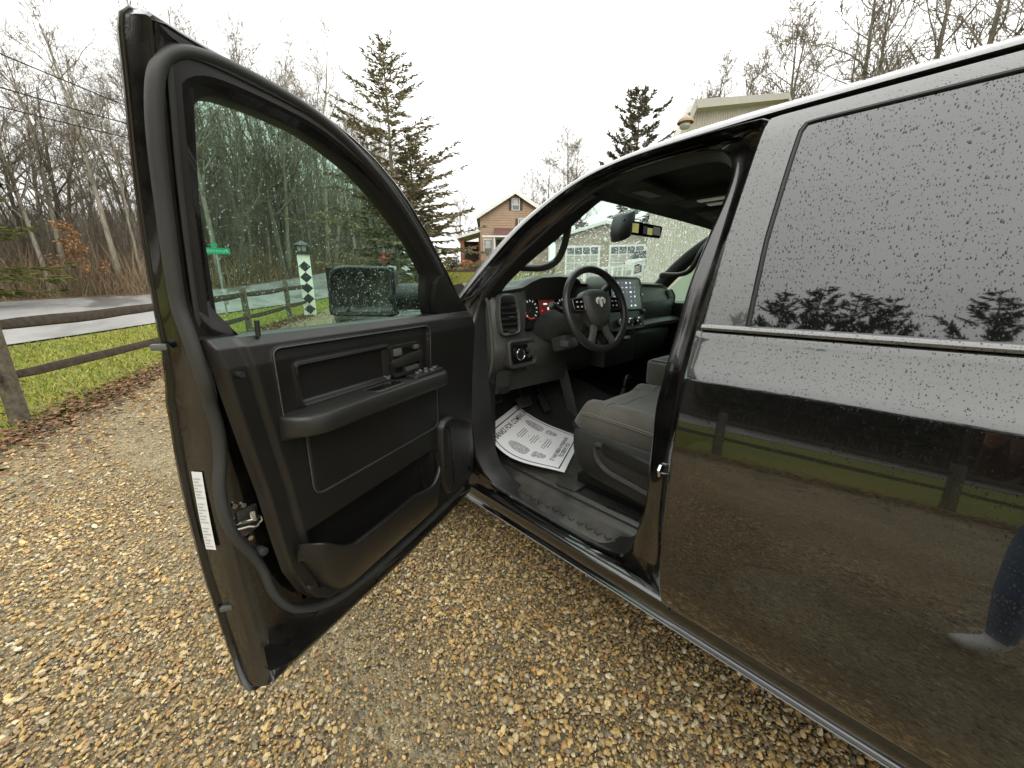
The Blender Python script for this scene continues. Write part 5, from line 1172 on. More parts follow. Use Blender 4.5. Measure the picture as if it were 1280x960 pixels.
def words(txt, cx, cy, sz, sy=1.0, m='ink'):
    v, f = text_mesh(txt, 1.0); mb = MB(); mb.add(onpaper(v, cx, cy, sz, sz * sy), f); mb.build('printed_words', M[m], PM, smooth=False)
words('THANKS FOR COMING IN', .5, .845, .086, 1.15); words('IT HAS BEEN A PLEASURE', .5, .165, .058, 1.1); words('TO SERVE YOU', .5, .105, .058, 1.1)
for i, y in enumerate((.70, .672, .644, .53, .50, .47, .36, .33, .30)):
    w = (.11, .13, .10, .08, .12, .09, .12, .13, .08)[i]
    k = -w
    while k < w:
        l = random.uniform(.015, .04); bar('print_line', .5 + k, y, min(.5 + k + l, .5 + w), y, .010); k += l + .010
for y in (.585, .42): bar('print_dot', .495, y, .508, y, .014)
def sole(cx, cy, ang):
    fore = [(-.075, .02), (-.085, .13), (-.06, .23), (0, .27), (.06, .23), (.085, .13), (.065, .02), (.0, .0)]; heel = [(-.06, -.05), (.055, -.05), (.06, -.12), (.035, -.19), (-.035, -.19), (-.06, -.12)]
    for pl in (fore, heel):
        q = [(p[0] * .9, p[1]) for p in catmull(pl, 4, True)]; c, s_ = math.cos(ang), math.sin(ang)
        mb = MB(); ctr = np.mean(q, 0)
        rings = [[paper(cx + (c * x - s_ * y), cy + (s_ * x + c * y), .001) for x, y in [(ctr[0] + (p[0] - ctr[0]) * k, ctr[1] + (p[1] - ctr[1]) * k) for p in q]] for k in (1, .66, .33, .02)]
        mb.loft(rings, cap1=True); mb.build('shoe_print', M['ink_sole'], PM)
sole(.21, .44, 0); sole(.79, .49, 0)
# ------------------------------------------------------------------ fence, posts, signs
FA = R(32); FDX, FDY = math.sin(FA), math.cos(FA)
def fpt(s_): return (-2.19 + FDX * s_, 6.64 + FDY * s_)
def fence():
    root = empty('split_rail_fence', (*fpt(0), g(*fpt(0)))); tag(root, 'weathered brown two-rail wooden fence along the grass verge', 'fence')
    ks = list(range(-6, 5)); sp_ = 2.86; P = []
    for k in ks:
        s_ = k * sp_ if k < 4 else 3.72 * sp_
        x, y = fpt(s_); z = g(x, y, -.1); lean = (random.uniform(-.02, .02), random.uniform(-.02, .02)); h = 1.36 + random.uniform(-.05, .05)
        mb = MB(); n = 8; w = .07
        base = [(math.cos(t) * w * (1 + .15 * math.cos(4 * t)), math.sin(t) * w * (1 + .15 * math.cos(4 * t))) for t in np.linspace(.2, .2 + 2 * math.pi, n, endpoint=False)]
        mb.loft([[(x + a * q + lean[0] * zz, y + b * q + lean[1] * zz, z + zz) for a, b in base] for zz, q in ((0, 1.05), (.4, 1), (.9, .97), (h - .04, .95), (h, .7))], cap1=True)
        mb.build('post', M['fence_wood'], root, sharp=45); P.append((x, y, z))
    for (x0, y0, z0), (x1, y1, z1) in zip(P[:-1], P[1:]):
        for h, th in ((.60, .055), (1.14, .066)):
            mb = MB(); rings = []
            for t in np.linspace(-.02, 1.02, 9):
                c = (x0 + (x1 - x0) * t, y0 + (y1 - y0) * t, z0 + (z1 - z0) * t + h - .02 * math.sin(math.pi * t) + random.uniform(-.006, .006))
                k = th * (1 - .25 * (2 * t - 1) ** 4)
                rings.append([(c[0] + FDY * a * k * .55, c[1] - FDX * a * k * .55, c[2] + b * k) for a, b in ((-1, -.8), (0, -1), (1, -.7), (1.05, .3), (.4, 1), (-.5, .95), (-1.1, .2))])
            mb.loft(rings, cap0=True, cap1=True); mb.build('rail', M['fence_rail'], root, sharp=50)
fence()

def lamp_post():
    x, y = 3.43, 15.56; z = g(x, y); root = empty('lantern_post', (x, y, z)); tag(root, 'white square post painted with black diamonds, lantern on top', 'lamp post')
    ya = R(-13); C, Sn = math.cos(ya), math.sin(ya); w = .20; H = 2.12
    def T(a, b, c): return (x + C * a - Sn * b, y + Sn * a + C * b, z + c)
    mb = MB(); mb.prism([(-w, -w), (w, -w), (w, w), (-w, w)], lambda a, b, d: T(a, b, d), -.1, H); mb.build('post_shaft', M['post_white'], root, bevel=.01)
    hh = .37
    for i in range(5):
        zc = .22 + hh * i
        for (fx, fy, ang) in ((0, -1, 0), (1, 0, 90), (0, 1, 180), (-1, 0, 270)):
            ca, sa = math.cos(R(ang)), math.sin(R(ang))
            mb = MB(); pts = [(-w * .95, zc), (0, zc - hh / 2), (w * .95, zc), (0, zc + hh / 2)]
            f = lambda a, c, d: T(ca * a - sa * (-w - d), sa * a + ca * (-w - d), c)
            mb.prism(pts, f, -.002, .003); mb.build('diamond', M['post_black'], root)
    mb = MB(); mb.b2((-.28, -.28, 0), (.28, .28, .06)); mb.v = [T(a, b, c + H) for a, b, c in mb.v]; mb.build('cap_board', M['black_metal'], root, bevel=.01)
    def ng(r_, zz, n=6): return [T(r_ * math.cos(t), r_ * math.sin(t), H + zz * .68) for t in np.linspace(.3, .3 + 2 * math.pi, n, endpoint=False)]
    mb = MB(); mb.loft([ng(.12, .06), ng(.12, .09), ng(.17, .12), ng(.17, .14)], cap0=True, cap1=True); LA = mb.build('lantern', M['black_metal'], root)
    mb = MB(); mb.loft([ng(.155, .14), ng(.20, .42)], cap0=True, cap1=True); mb.build('lantern_glass', M['lamp_glass'], LA)
    for t in np.linspace(.3, .3 + 2 * math.pi, 6, endpoint=False):
        mb = MB(); mb.cyl(T(.16 * math.cos(t), .16 * math.sin(t), H + .095), T(.205 * math.cos(t), .205 * math.sin(t), H + .286), .014, 6); mb.build('lantern_bar', M['black_metal'], LA)
    mb = MB(); mb.loft([ng(.29, .41), ng(.29, .45), ng(.19, .55), ng(.12, .60), ng(.07, .64), ng(.03, .68)], cap0=True, cap1=True); mb.build('lantern_roof', M['black_metal'], LA)
lamp_post()

def street_sign():
    x, y = 1.21, 17.8; z = g(x, y); root = empty('street_name_sign', (x, y, z)); tag(root, 'green street name blades on a thin grey post by the road', 'street sign')
    mb = MB(); mb.cyl((x, y, z - .1), (x, y, z + 2.15), .028, 8); mb.build('post', M['galvanised'], root)
    ya = R(-12); dx, dy = math.cos(ya), math.sin(ya)
    def T(a, b, c): return (x + dx * a - dy * b, y + dy * a + dx * b, z + c)
    for (a0, a1, c0, c1, nm) in ((-.38, .42, 2.12, 2.33, 'blade'), (-.12, .07, 2.35, 2.50, 'blade')):
        mb = MB(); mb.prism(rounded([(a0, c0), (a1, c0), (a1, c1), (a0, c1)], .03, 3), lambda a, c, d: T(a, d, c), -.045, -.037); B = mb.build(nm, M['sign_green'], root)
        # the lettering is too far away to read: pale marks where it stands
        rr = random.Random(5); k = a0 + .05
        while k < a1 - .07:
            l = rr.uniform(.03, .07); mb = MB(); mb.prism([(k, c0 + .06), (k + l, c0 + .06), (k + l, c1 - .065), (k, c1 - .06)], lambda a, c, d: T(a, d, c), -.050, -.0455); mb.build('letter_mark', M['leaf_sign'], root); k += l + .022
    mb = MB(); mb.b2((-.07, -.07, 0), (.07, .07, .55)); mb.v = [T(a + .05, b - .1, c + .35) for a, b, c in mb.v]; mb.build('meter_box', M['galvanised'], root, bevel=.01)
simple('leaf_sign', (.10, .45, .30), .5)
street_sign()
def red_sign():
    x, y = 11.96, 27.06; z = g(x, y); root = empty('red_sign', (x, y, z)); tag(root, 'small red round sign on a thin post at the far roadside', 'sign')
    mb = MB(); mb.cyl((x, y, z), (x, y, z + 2.1), .03, 8); mb.build('post', M['galvanised'], root)
    d = Vector((-.42, -.9, 0)).normalized(); s_ = Vector((d.y, -d.x, 0)); c = Vector((x, y, z + 1.85)) + d * .05
    ring = [c + s_ * (.34 * math.cos(t)) + Vector((0, 0, .34 * math.sin(t))) for t in np.linspace(R(22.5), R(382.5), 8, endpoint=False)]
    mb = MB(); mb.loft([ring, [p + d * .01 for p in ring]], cap0=True, cap1=True); mb.build('face', M['sign_red'], root)
red_sign()
def pole_and_wires():
    x, y = 5.54, 37.33; z = g(x, y); top = (4.55, 35.2, z + 9.2)
    root = empty('utility_pole', (x, y, z)); tag(root, 'leaning pale wooden utility pole at the edge of the wood', 'utility pole')
    mb = MB(); mb.tube([(x, y, z - .3), ((x + top[0]) / 2, (y + top[1]) / 2, z + 4.6), top], [.17, .15, .12], 10); mb.build('pole_shaft', M['pole_wood'], root)
    mb = MB(); mb.box((top[0], top[1], top[2] - .5), (2.0, .1, .12), Matrix.Rotation(R(-40), 3, 'Z')); mb.build('crossarm', M['pole_wood'], root)
    for dx, b, dz in ((-.8, (-18.5, 8, 7.0), 0), (.0, (-18.7, 8, 6.2), -.8), (.8, (-18, 8, 9.5), .0)):
        a = (top[0] + dx * .7, top[1] - dx * .5, top[2] - .45 + dz); pts = []
        for t in np.linspace(0, 1, 30): pts.append((a[0] + (b[0] - a[0]) * t, a[1] + (b[1] - a[1]) * t, a[2] + (b[2] - a[2]) * t - 4.6 * t * (1 - t) * .55))
        mb = MB(); mb.tube(pts, .027, 5); w = mb.build('overhead_wire', M['wire'], None)
        tag(w, ['thick upper overhead wire crossing in front of the wood', 'lower overhead wire crossing in front of the wood', 'highest overhead wire above the roadside trees'][0 if dx < 0 else 1 if dx == 0 else 2], 'wire', 'overhead wires')
pole_and_wires()

# ------------------------------------------------------------------ trees
class Tubes:
    def __init__(s): s.V = []; s.F = []; s.n = 0
    def add(s, P, r, k):
        P = np.asarray(P, float); m = len(P); T = np.gradient(P, axis=0); T /= np.maximum(np.linalg.norm(T, axis=1), 1e-9)[:, None]
        ref = np.array([0, 0, 1.]) if abs(T[0, 2]) < .9 else np.array([1., 0, 0])
        A = np.cross(T, ref); A /= np.maximum(np.linalg.norm(A, axis=1), 1e-9)[:, None]; B = np.cross(T, A)
        t = np.linspace(0, 2 * math.pi, k, endpoint=False)
        V = P[:, None] + (A[:, None] * np.cos(t)[None, :, None] + B[:, None] * np.sin(t)[None, :, None]) * np.asarray(r)[:, None, None]
        i = np.arange(m - 1)[:, None] * k; j = np.arange(k)[None]; j2 = (j + 1) % k
        F = np.stack([i + j, i + j2, i + k + j2, i + k + j], 2).reshape(-1, 4) + s.n
        s.V.append(V.reshape(-1, 3)); s.F.append(F); s.n += m * k
    def mesh(s, name, mat):
        return tri_mesh(name, np.concatenate(s.V), np.concatenate(s.F), mat, True)
def unit(v): return v / max(np.linalg.norm(v), 1e-9)
def bare_tree(seed, H, r0, nl, spread, first=.3, fork=False, tw=5, droop=0.0, thin=1.0):
    q = np.random.default_rng(seed); tk, cr = Tubes(), Tubes()
    def grow(p, d, L, r, lev, tubes, kmin):
        m = {1: 7, 2: 5, 3: 4, 4: 3}[lev]; P = [p]; dd = d
        for i in range(m - 1):
            dd = unit(dd + q.normal(0, .13 + .04 * lev, 3) + np.array([0, 0, .07 - droop * lev])); P.append(P[-1] + dd * L / (m - 1))
        rad = r * np.linspace(1, .28, m); rad = np.maximum(rad, .006 * thin); tubes.add(P, rad, kmin); return np.array(P), rad
    m = 12; P = [np.zeros(3)]; d = unit(np.array([q.normal(0, .05), q.normal(0, .05), 1]))
    for i in range(m - 1):
        d = unit(d + q.normal(0, .05, 3) + np.array([0, 0, .05])); P.append(P[-1] + d * H * .9 / (m - 1))
    P = np.array(P); rad = r0 * np.linspace(1, .14, m) ** 1.0; rad[0] *= 1.35; tk.add(P, rad, 8)
    def at(P, t): i = t * (len(P) - 1); a = int(min(i, len(P) - 2)); return P[a] + (P[a + 1] - P[a]) * (i - a)
    az = q.uniform(0, 6.28)
    for i in range(nl):
        t = first + (1 - first) * (i + q.uniform(0, .8)) / nl; t = min(t, .99); az += 2.4 + q.normal(0, .4); p = at(P, t)
        up = spread * (1 - .35 * t) + q.normal(0, .1); d = np.array([math.cos(az) * math.sin(up), math.sin(az) * math.sin(up), math.cos(up)])
        L = H * (.40 - .24 * t) * q.uniform(.7, 1.2); r = np.interp(t, [0, 1], [r0, r0 * .14]) * q.uniform(.38, .6)
        B, br = grow(p, d, L, r, 1, tk, 5)
        for j in range(int(5 + 3 * q.random())):
            tj = .18 + .8 * q.random(); pj = at(B, tj); dj = unit(unit(B[-1] - B[0]) + q.normal(0, .62, 3) + np.array([0, 0, .18])); Lj = L * .5 * (1.1 - .6 * tj) * q.uniform(.6, 1.3)
            C, crr = grow(pj, dj, Lj, r * .42, 2, cr, 4)
            for k in range(tw):
                tk_ = .15 + .85 * q.random(); pk_ = at(C, tk_); dk = unit(unit(C[-1] - C[0]) + q.normal(0, .6, 3) + np.array([0, 0, .1])); Lk = Lj * .5 * q.uniform(.6, 1.3)
                E_, _ = grow(pk_, dk, Lk, max(.011 * thin, r * .15), 3, cr, 3)
                for l in range(3):
                    pl = at(E_, .3 + .65 * q.random()); dl = unit(unit(E_[-1] - E_[0]) + q.normal(0, .6, 3)); grow(pl, dl, Lk * .55, .008 * thin, 4, cr, 3)
    return tk, cr
def conifer(seed, H, r0, Lmax, first=.1, step=.42, droop=.25, upturn=0.0, spray=.34, dens=1.0, ragged=.35, clump=False, taper=.85):
    q = np.random.default_rng(seed); tk = Tubes(); m = 10
    P = np.cumsum(np.vstack([np.zeros(3), np.stack([q.normal(0, .03, m - 1), q.normal(0, .03, m - 1), np.full(m - 1, H / (m - 1))], 1)]), 0); tk.add(P, r0 * np.linspace(1, .06, m), 8)
    TV = []
    z = first * H
    while z < H * .985:
        t = z / H; nb = q.integers(4, 7)
        for b in range(nb):
            az = q.uniform(0, 6.28); L = Lmax * (1 - t) ** taper * q.uniform(1 - ragged * 1.6, 1 + ragged * .6) + .18
            el = -droop + .55 * t + q.normal(0, .1); p = np.array([np.interp(z, P[:, 2], P[:, 0]), np.interp(z, P[:, 2], P[:, 1]), z]); n = 6; B = [p]; d = np.array([math.cos(az) * math.cos(el), math.sin(az) * math.cos(el), math.sin(el)])
            for i in range(n - 1):
                d = unit(d + np.array([0, 0, (upturn - droop * .25) * (i + 1) / n]) + q.normal(0, .06, 3)); B.append(B[-1] + d * L / (n - 1))
            B = np.array(B); tk.add(B, np.maximum(r0 * .22 * (1 - t) * np.linspace(1, .15, n), .010), 4)
            ns = int(L * 17 * dens) + 6
            s0 = .12 if not clump else .42
            tt = s0 + (1 - s0) * q.random(ns) ** .8; ii = np.minimum((tt * (n - 1)).astype(int), n - 2); fr_ = tt * (n - 1) - ii
            base = B[ii] + (B[ii + 1] - B[ii]) * fr_[:, None]
            side = np.cross(unit(B[-1] - B[0]), [0, 0, 1.]); side = unit(side); fwd = unit(B[-1] - B[0])
            sg = q.choice([-1, 1], ns)[:, None]; ang = q.uniform(.25, 1.25, ns)[:, None]
            dv = fwd * np.cos(ang) + side * sg * np.sin(ang) + q.normal(0, .22, (ns, 3)) + np.array([0, 0, -.12 + upturn * .5]); dv /= np.linalg.norm(dv, axis=1)[:, None]
            ln = spray * (1.15 - .55 * tt) * q.uniform(.5, 1.35, ns) * (.6 + .5 * (1 - t)); wv = np.cross(dv, q.normal(0, 1, (ns, 3))); wv /= np.maximum(np.linalg.norm(wv, axis=1), 1e-6)[:, None]
            w = (ln * .13)[:, None] * wv; a = base + q.normal(0, .03, (ns, 3)); tip = a + dv * ln[:, None]; mid = a + dv * (ln * .45)[:, None]
            TV.append(np.stack([a, mid + w, tip], 1)); TV.append(np.stack([a, tip, mid - w], 1))
            wv2 = np.cross(dv, wv); w2 = (ln * .12)[:, None] * wv2; TV.append(np.stack([a, mid + w2, tip - np.array([0, 0, .03])], 1)); TV.append(np.stack([a, tip, mid - w2], 1))
        z += step * q.uniform(.75, 1.25) * (1.1 - .35 * t)
    T = np.concatenate(TV); return tk, T.reshape(-1, 3)
PROTO = {}
def proto_bare(key, mats=('bark', 'twig'), **k):
    tk, cr = bare_tree(**k); PROTO[key] = (tk.mesh(key + '_trunk', M[mats[0]]), cr.mesh(key + '_crown', M[mats[1]]))
def proto_con(key, mats=('bark_dark', 'needles'), **k):
    tk, V = conifer(**k); PROTO[key] = (tk.mesh(key + '_trunk', M[mats[0]]), tri_mesh(key + '_crown', V, np.arange(len(V)).reshape(-1, 3), M[mats[1]], False))
proto_bare('oak', seed=1, H=17, r0=.24, nl=16, spread=.85, first=.30)
proto_bare('ash', seed=2, H=19, r0=.20, nl=15, spread=.60, first=.36, mats=('bark_pale', 'twig'))
proto_bare('maple', seed=3, H=15, r0=.17, nl=15, spread=.70, first=.25)
proto_bare('pole_tree', seed=4, H=18, r0=.13, nl=11, spread=.55, first=.45, tw=4, mats=('bark_pale', 'twig'))
proto_bare('sapling', seed=5, H=8, r0=.06, nl=13, spread=.6, first=.15, tw=4)
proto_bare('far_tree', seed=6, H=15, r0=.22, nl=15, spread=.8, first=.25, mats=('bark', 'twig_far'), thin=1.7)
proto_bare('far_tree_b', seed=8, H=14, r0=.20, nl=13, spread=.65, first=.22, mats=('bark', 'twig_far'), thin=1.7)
proto_con('hemlock', seed=11, H=15.2, r0=.20, Lmax=6.6, first=.06, droop=.02, upturn=.04, spray=.54, dens=.95, ragged=.45, step=.46, taper=.68, mats=('bark', 'needles_hemlock'))
proto_con('hemlock_b', seed=12, H=11, r0=.16, Lmax=5.2, first=.2, droop=.06, upturn=.03, spray=.52, dens=1.1, ragged=.4, mats=('bark', 'needles_hemlock'))
proto_con('pine', seed=13, H=16, r0=.28, Lmax=6.4, first=.14, droop=-.03, upturn=.12, spray=.62, dens=1.35, ragged=.45, step=.62, clump=True)
proto_con('pine_pale', seed=14, H=17, r0=.26, Lmax=9.0, first=.12, droop=-.02, upturn=.08, spray=.8, dens=1.2, ragged=.4, step=.55, taper=.75, mats=('bark', 'needles_pale'), clump=True)
proto_con('young_pine', seed=15, H=9, r0=.12, Lmax=3.4, first=.08, droop=.02, upturn=.03, spray=.45, dens=.85, ragged=.4, step=.55, mats=('bark', 'needles_yellow'))
def plant(key, name, x, y, s_=1.0, rz=None, label='', cat='tree', group=None, lean=(0, 0), sz=None):
    e = empty(name, (x, y, g(x, y, -.12)), local=True); e.rotation_euler = (lean[0], lean[1], random.uniform(0, 6.28) if rz is None else rz); e.scale = (s_, s_, s_ * (sz or 1))
    for me, nm in zip(PROTO[key], ('trunk', 'crown')):
        o = link(bpy.data.objects.new(nm, me)); o.parent = e
    return tag(e, label, cat, group)
def far_line(t):
    P = np.array(catmull(FAR, 10)); d = np.r_[0, np.cumsum(np.linalg.norm(np.diff(P, axis=0), axis=1))]; return np.array([np.interp(t * d[-1], d, P[:, 0]), np.interp(t * d[-1], d, P[:, 1])])
def azd(az, Dd): return (-.983 + Dd * math.sin(R(az)), Dd * math.cos(R(az)))
def far_D(az):
    P = np.array(catmull(FAR, 10)); a = np.degrees(np.arctan2(P[:, 0] + .983, P[:, 1])); d = np.hypot(P[:, 0] + .983, P[:, 1]); k = np.argsort(a); return float(np.interp(az, a[k], d[k]))
wr = random.Random(21)
WOOD = 'bare trees of the wood across the road'
LAB = []
ORD = ['first', 'second', 'third', 'fourth', 'fifth', 'sixth', 'seventh', 'eighth', 'ninth', 'tenth', 'eleventh', 'twelfth', 'thirteenth', 'fourteenth']
def wood():
    for row, (n, d0, d1) in enumerate(((26, 1.0, 4), (30, 4, 11), (30, 11, 24))):
        for k in range(n):
            az = -18 + 46 * (k + wr.uniform(.1, .9)) / n; d = far_D(az) + wr.uniform(d0, d1); x, y = azd(az, d)
            key = wr.choice(['oak', 'ash', 'maple', 'pole_tree', 'pole_tree', 'maple', 'ash']) if row < 2 else wr.choice(['ash', 'pole_tree', 'oak', 'maple'])
            lab = {'oak': 'thick dark bare tree with spreading limbs in the wood across the road', 'ash': 'tall pale barked bare tree in the wood across the road', 'maple': 'many branched bare tree in the wood across the road', 'pole_tree': 'slender pale bare tree in the wood across the road'}[key]
            e = plant(key, 'bare_tree', x, y, wr.uniform(.78, 1.12) * (.74 if az < 1 else 1), None, lab, 'tree', WOOD, (wr.gauss(0, .05), wr.gauss(0, .05))); LAB.append((az, row, key, e))
    for k in range(22):
        az = -17 + 44 * (k + wr.uniform(0, 1)) / 22; d = far_D(az) + wr.uniform(.8, 7); x, y = azd(az, d)
        e = plant('sapling', 'bare_sapling', x, y, wr.uniform(.5, 1.0), None, 'x', 'sapling', 'saplings at the edge of the wood', (wr.gauss(0, .08), wr.gauss(0, .08))); LAB.append((az, 0, 'sapling', e))
    zones = (('left of the open door', -99, -2.6), ('behind the door frame', -2.6, 6.5), ('in door glass left of lantern post', 6.5, 14.6), ('in door glass right of lantern post', 14.6, 99))
    kinds = {'oak': 'thick dark bare tree', 'ash': 'tall pale barked tree', 'maple': 'many branched bare tree', 'pole_tree': 'slender pale tree', 'sapling': 'thin bare sapling'}
    for zn, a, b in zones:
        for row, rn in ((0, 'front-row'), (1, 'second-row'), (2, 'deep-wood')):
            for key, kn in kinds.items():
                L = sorted([t for t in LAB if a <= t[0] < b and t[1] == row and t[2] == key], key=lambda t: t[0])
                for i, t in enumerate(L): t[3]['label'] = '%s%s, %s%s' % ('' if key == 'sapling' else rn + ' ', kn, zn, '' if len(L) == 1 else ', ' + ORD[i] + ' from left')
wood()
# evergreen and single trees that stand out
plant('hemlock', 'hemlock_tree', 12.81, 26.64, 1.0, 1.0, 'tall ragged hemlock rising above the open door', 'evergreen tree')
plant('hemlock_b', 'hemlock_tree', 14.2, 26.6, .95, .4, 'shorter hemlock with long low boughs beside the tall one', 'evergreen tree')
plant('hemlock_b', 'hemlock_tree', 12.6, 29.6, .95, 2.4, 'dense dark hemlock seen through the door glass', 'evergreen tree')
plant('young_pine', 'pine_tree', *azd(-12.2, 27.0), 1.25, .6, 'yellow green young pine beside the road at the edge of the wood', 'evergreen tree')
plant('pine', 'pine_tree', *azd(-14, 36), .85, 2.2, 'dark tall pine behind the yellow green young pine', 'evergreen tree')
plant('pine_pale', 'pine_tree', 37.8, 22.82, 1.0, .5, 'big pale pine rising behind the truck roof', 'evergreen tree')
plant('far_tree', 'bare_tree', *azd(36.5, 56), .62, 1.0, 'lone crooked bare tree behind the tan house', 'tree')
RT = 'bare trees behind the barn'; SK = {True: [], False: []}
for (az, d, s_, k) in ((45.5, 66, .95, 0), (47.5, 62, 1.1, 1), (50, 58, 1.15, 0), (52.5, 64, 1.3, 1), (66, 46, 1.2, 1), (68.5, 44, 1.25, 0), (71, 42, 1.3, 1), (74, 40, 1.3, 0), (77, 39, 1.35, 1), (80, 38, 1.4, 0), (83, 37, 1.42, 1), (86, 36, 1.45, 0), (89, 35, 1.45, 1), (92, 33, 1.42, 0), (95, 31, 1.4, 1), (98.5, 30, 1.35, 0), (102, 32, 1.35, 1)):
    SK[az < 60].append(1); nn = len(SK[az < 60])
    plant(('far_tree', 'far_tree_b')[k], 'bare_tree', *azd(az, d), s_, None, '%s bare tree on the skyline %s, %s from the left' % (('spreading', 'upright')[k], 'between house and pine' if az < 60 else 'above the truck roof', ORD[nn - 1]), 'tree', RT)
# the wood behind the photographer, mirrored in the rear door
BW = 'trees of the wood mirrored in the rear door'
for k in range(70):
    az = -140 + 118 * (k + wr.uniform(0, 1)) / 70; d = min(max(far_D(az), 27), 34) + wr.uniform(1, 12); x, y = azd(az, d)
    plant(wr.choice(['oak', 'ash', 'maple', 'pole_tree']), 'bare_tree', x, y, wr.uniform(.6, .82), None, 'bare tree of the wood mirrored in the rear door', 'tree', BW)
for (az, d, s_) in ((-72, 31, .9), (-76, 29, 1.0), (-80, 30, 1.1), (-83.5, 30, 1.06), (-87, 30, 1.02), (-95, 29, 1.05), (-99, 33, .85), (-65, 34, .8), (-90.5, 33, .92)):
    plant('pine', 'pine_tree', *azd(az, d), s_, None, 'dark pine mirrored in the glass of the rear door', 'evergreen tree', 'pines mirrored in the rear door')
# copper beech sapling that kept its leaves
def beech():
    x, y = azd(-4.2, far_D(-4.2) + .6); root = empty('beech_sapling', (x, y, g(x, y, -.05)), local=True); tag(root, 'small beech still holding orange leaves at the edge of the wood', 'sapling')
    tk, cr = bare_tree(31, 3.6, .035, 14, .95, .2, tw=2); V = np.concatenate(cr.V)
    for T_, nm in ((tk, 'trunk'), (cr, 'branches')): o = link(bpy.data.objects.new(nm, T_.mesh(nm, M['bark']))); o.parent = root
    q = np.random.default_rng(4); c = V[q.integers(0, len(V), 1500)] + q.normal(0, .06, (1500, 3)); d = q.normal(0, 1, (1500, 3)) * np.array([1, 1, .5]); d /= np.linalg.norm(d, axis=1)[:, None]; e = np.cross(d, q.normal(0, 1, (1500, 3))); e /= np.linalg.norm(e, axis=1)[:, None]
    T = np.stack([c, c + d * .06 + e * .03, c + d * .13, c + d * .06 - e * .03], 1).reshape(-1, 3)
    o = link(bpy.data.objects.new('leaves', tri_mesh('leaves', T, np.arange(len(T)).reshape(-1, 4), M['leaf_beech']))); o.parent = root
beech()
def brush():
    q = np.random.default_rng(9); n = 16000; az = q.uniform(-32, 29, n); fd = np.array([far_D(a) for a in np.linspace(-32, 29, 80)]); d = np.interp(az, np.linspace(-32, 29, 80), fd) + .5 + q.random(n) ** 1.4 * 26
    x = -.983 + d * np.sin(np.radians(az)); y = d * np.cos(np.radians(az)); z = gz(x, y) - Z0
    h = q.uniform(.5, 3.4, n) * (.6 + .4 * np.sin(az * 1.3 + 2) ** 2); a = q.uniform(0, 6.28, n); ln = h * q.uniform(.1, .7, n); w = q.uniform(.010, .028, n)
    perp = np.stack([np.cos(np.radians(az)) * w, -np.sin(np.radians(az)) * w, 0 * w], 1); b = np.stack([x, y, z], 1); t = b + np.stack([ln * np.cos(a), ln * np.sin(a), h], 1); m_ = b + (t - b) * .5 + q.normal(0, .08, (n, 3))
    V = np.stack([b - perp, b + perp, m_ + perp * .8, m_ - perp * .8, t], 1).reshape(-1, 3); k = (np.arange(n) * 5)[:, None]
    F = np.concatenate([k + np.array([[0, 1, 2]]), k + np.array([[0, 2, 3]]), k + np.array([[3, 2, 4]])]); o = obj('undergrowth', tri_mesh('undergrowth', V, F, M['brush'])); tag(o, 'brown winter undergrowth filling the wood across the road', 'undergrowth', kind='stuff')
    n = 62000; az = np.where(q.random(n) < .45, q.uniform(-30, 28, n), q.uniform(-142, -28, n)); d = np.where(az > -30, np.interp(az, np.linspace(-32, 29, 80), fd) + 6, 31) + q.random(n) * np.where(az > -30, 44, 14)
    x = -.983 + d * np.sin(np.radians(az)); y = d * np.cos(np.radians(az)); z = gz(x, y) - Z0; h = np.where(az > 2, q.uniform(5, 13, n), np.where(az > -30, q.uniform(2, 7, n), q.uniform(3, 10, n))); a = q.uniform(0, 6.28, n); ln = h * q.uniform(0, .16, n); w = q.uniform(.012, .04, n) * (d / 40) * np.where(az > -30, 1, 2.2)
    perp = np.stack([np.cos(np.radians(az)) * w, -np.sin(np.radians(az)) * w, 0 * w], 1); z0 = z + np.where(q.random(n) < .6, q.uniform(0, 9, n), 0) * np.where((az > -30) & (az < 2), .45, 1); b = np.stack([x, y, z0], 1); t = b + np.stack([ln * np.cos(a), ln * np.sin(a), h * np.where(z0 > z, .4, 1)], 1)
    V = np.stack([b - perp, b + perp, t], 1).reshape(-1, 3); o = obj('far_wood', tri_mesh('far_wood', V, np.arange(3 * n).reshape(-1, 3), M['twig_far'])); tag(o, 'grey brown mass of far trunks and twigs deep in the wood', 'wood', kind='stuff')
brush()
# ------------------------------------------------------------------ buildings beyond the truck
def frame_at(x, y, rz):
    c, s_ = math.cos(rz), math.sin(rz); z = g(x, y)
    return lambda a, b, c_: (x + c * a - s_ * b, y + s_ * a + c * b, z + c_)
def bx(T, a, b, name, mat, par, **k):
    mb = MB(T); mb.b2(a, b); return mb.build(name, M[mat], par, smooth=False, **k)
def window(T, par, x, z, w, h, y=0.0, shutters=True, bars=True):
    f = .07
    W_ = bx(T, (x - w / 2 - f, y - .06, z - h / 2 - f), (x + w / 2 + f, y + .0, z + h / 2 + f), 'window', 'white_paint', par)
    bx(T, (x - w / 2, y - .075, z + .03), (x + w / 2, y - .055, z + h / 2), 'pane', 'pane', W_); bx(T, (x - w / 2, y - .075, z - h / 2), (x + w / 2, y - .055, z - .03), 'pane', 'pane', W_)
    bx(T, (x - w * .35, y - .079, z - h * .1), (x + w * .35, y - .0755, z + h * .45), 'curtain', 'curtain', W_)
    if shutters:
        for s_ in (-1, 1): bx(T, (x + s_ * (w / 2 + f + .02), y - .05, z - h / 2 - .03), (x + s_ * (w / 2 + f + .28), y - .005, z + h / 2 + .03), 'shutter', 'shutter_brown', par)
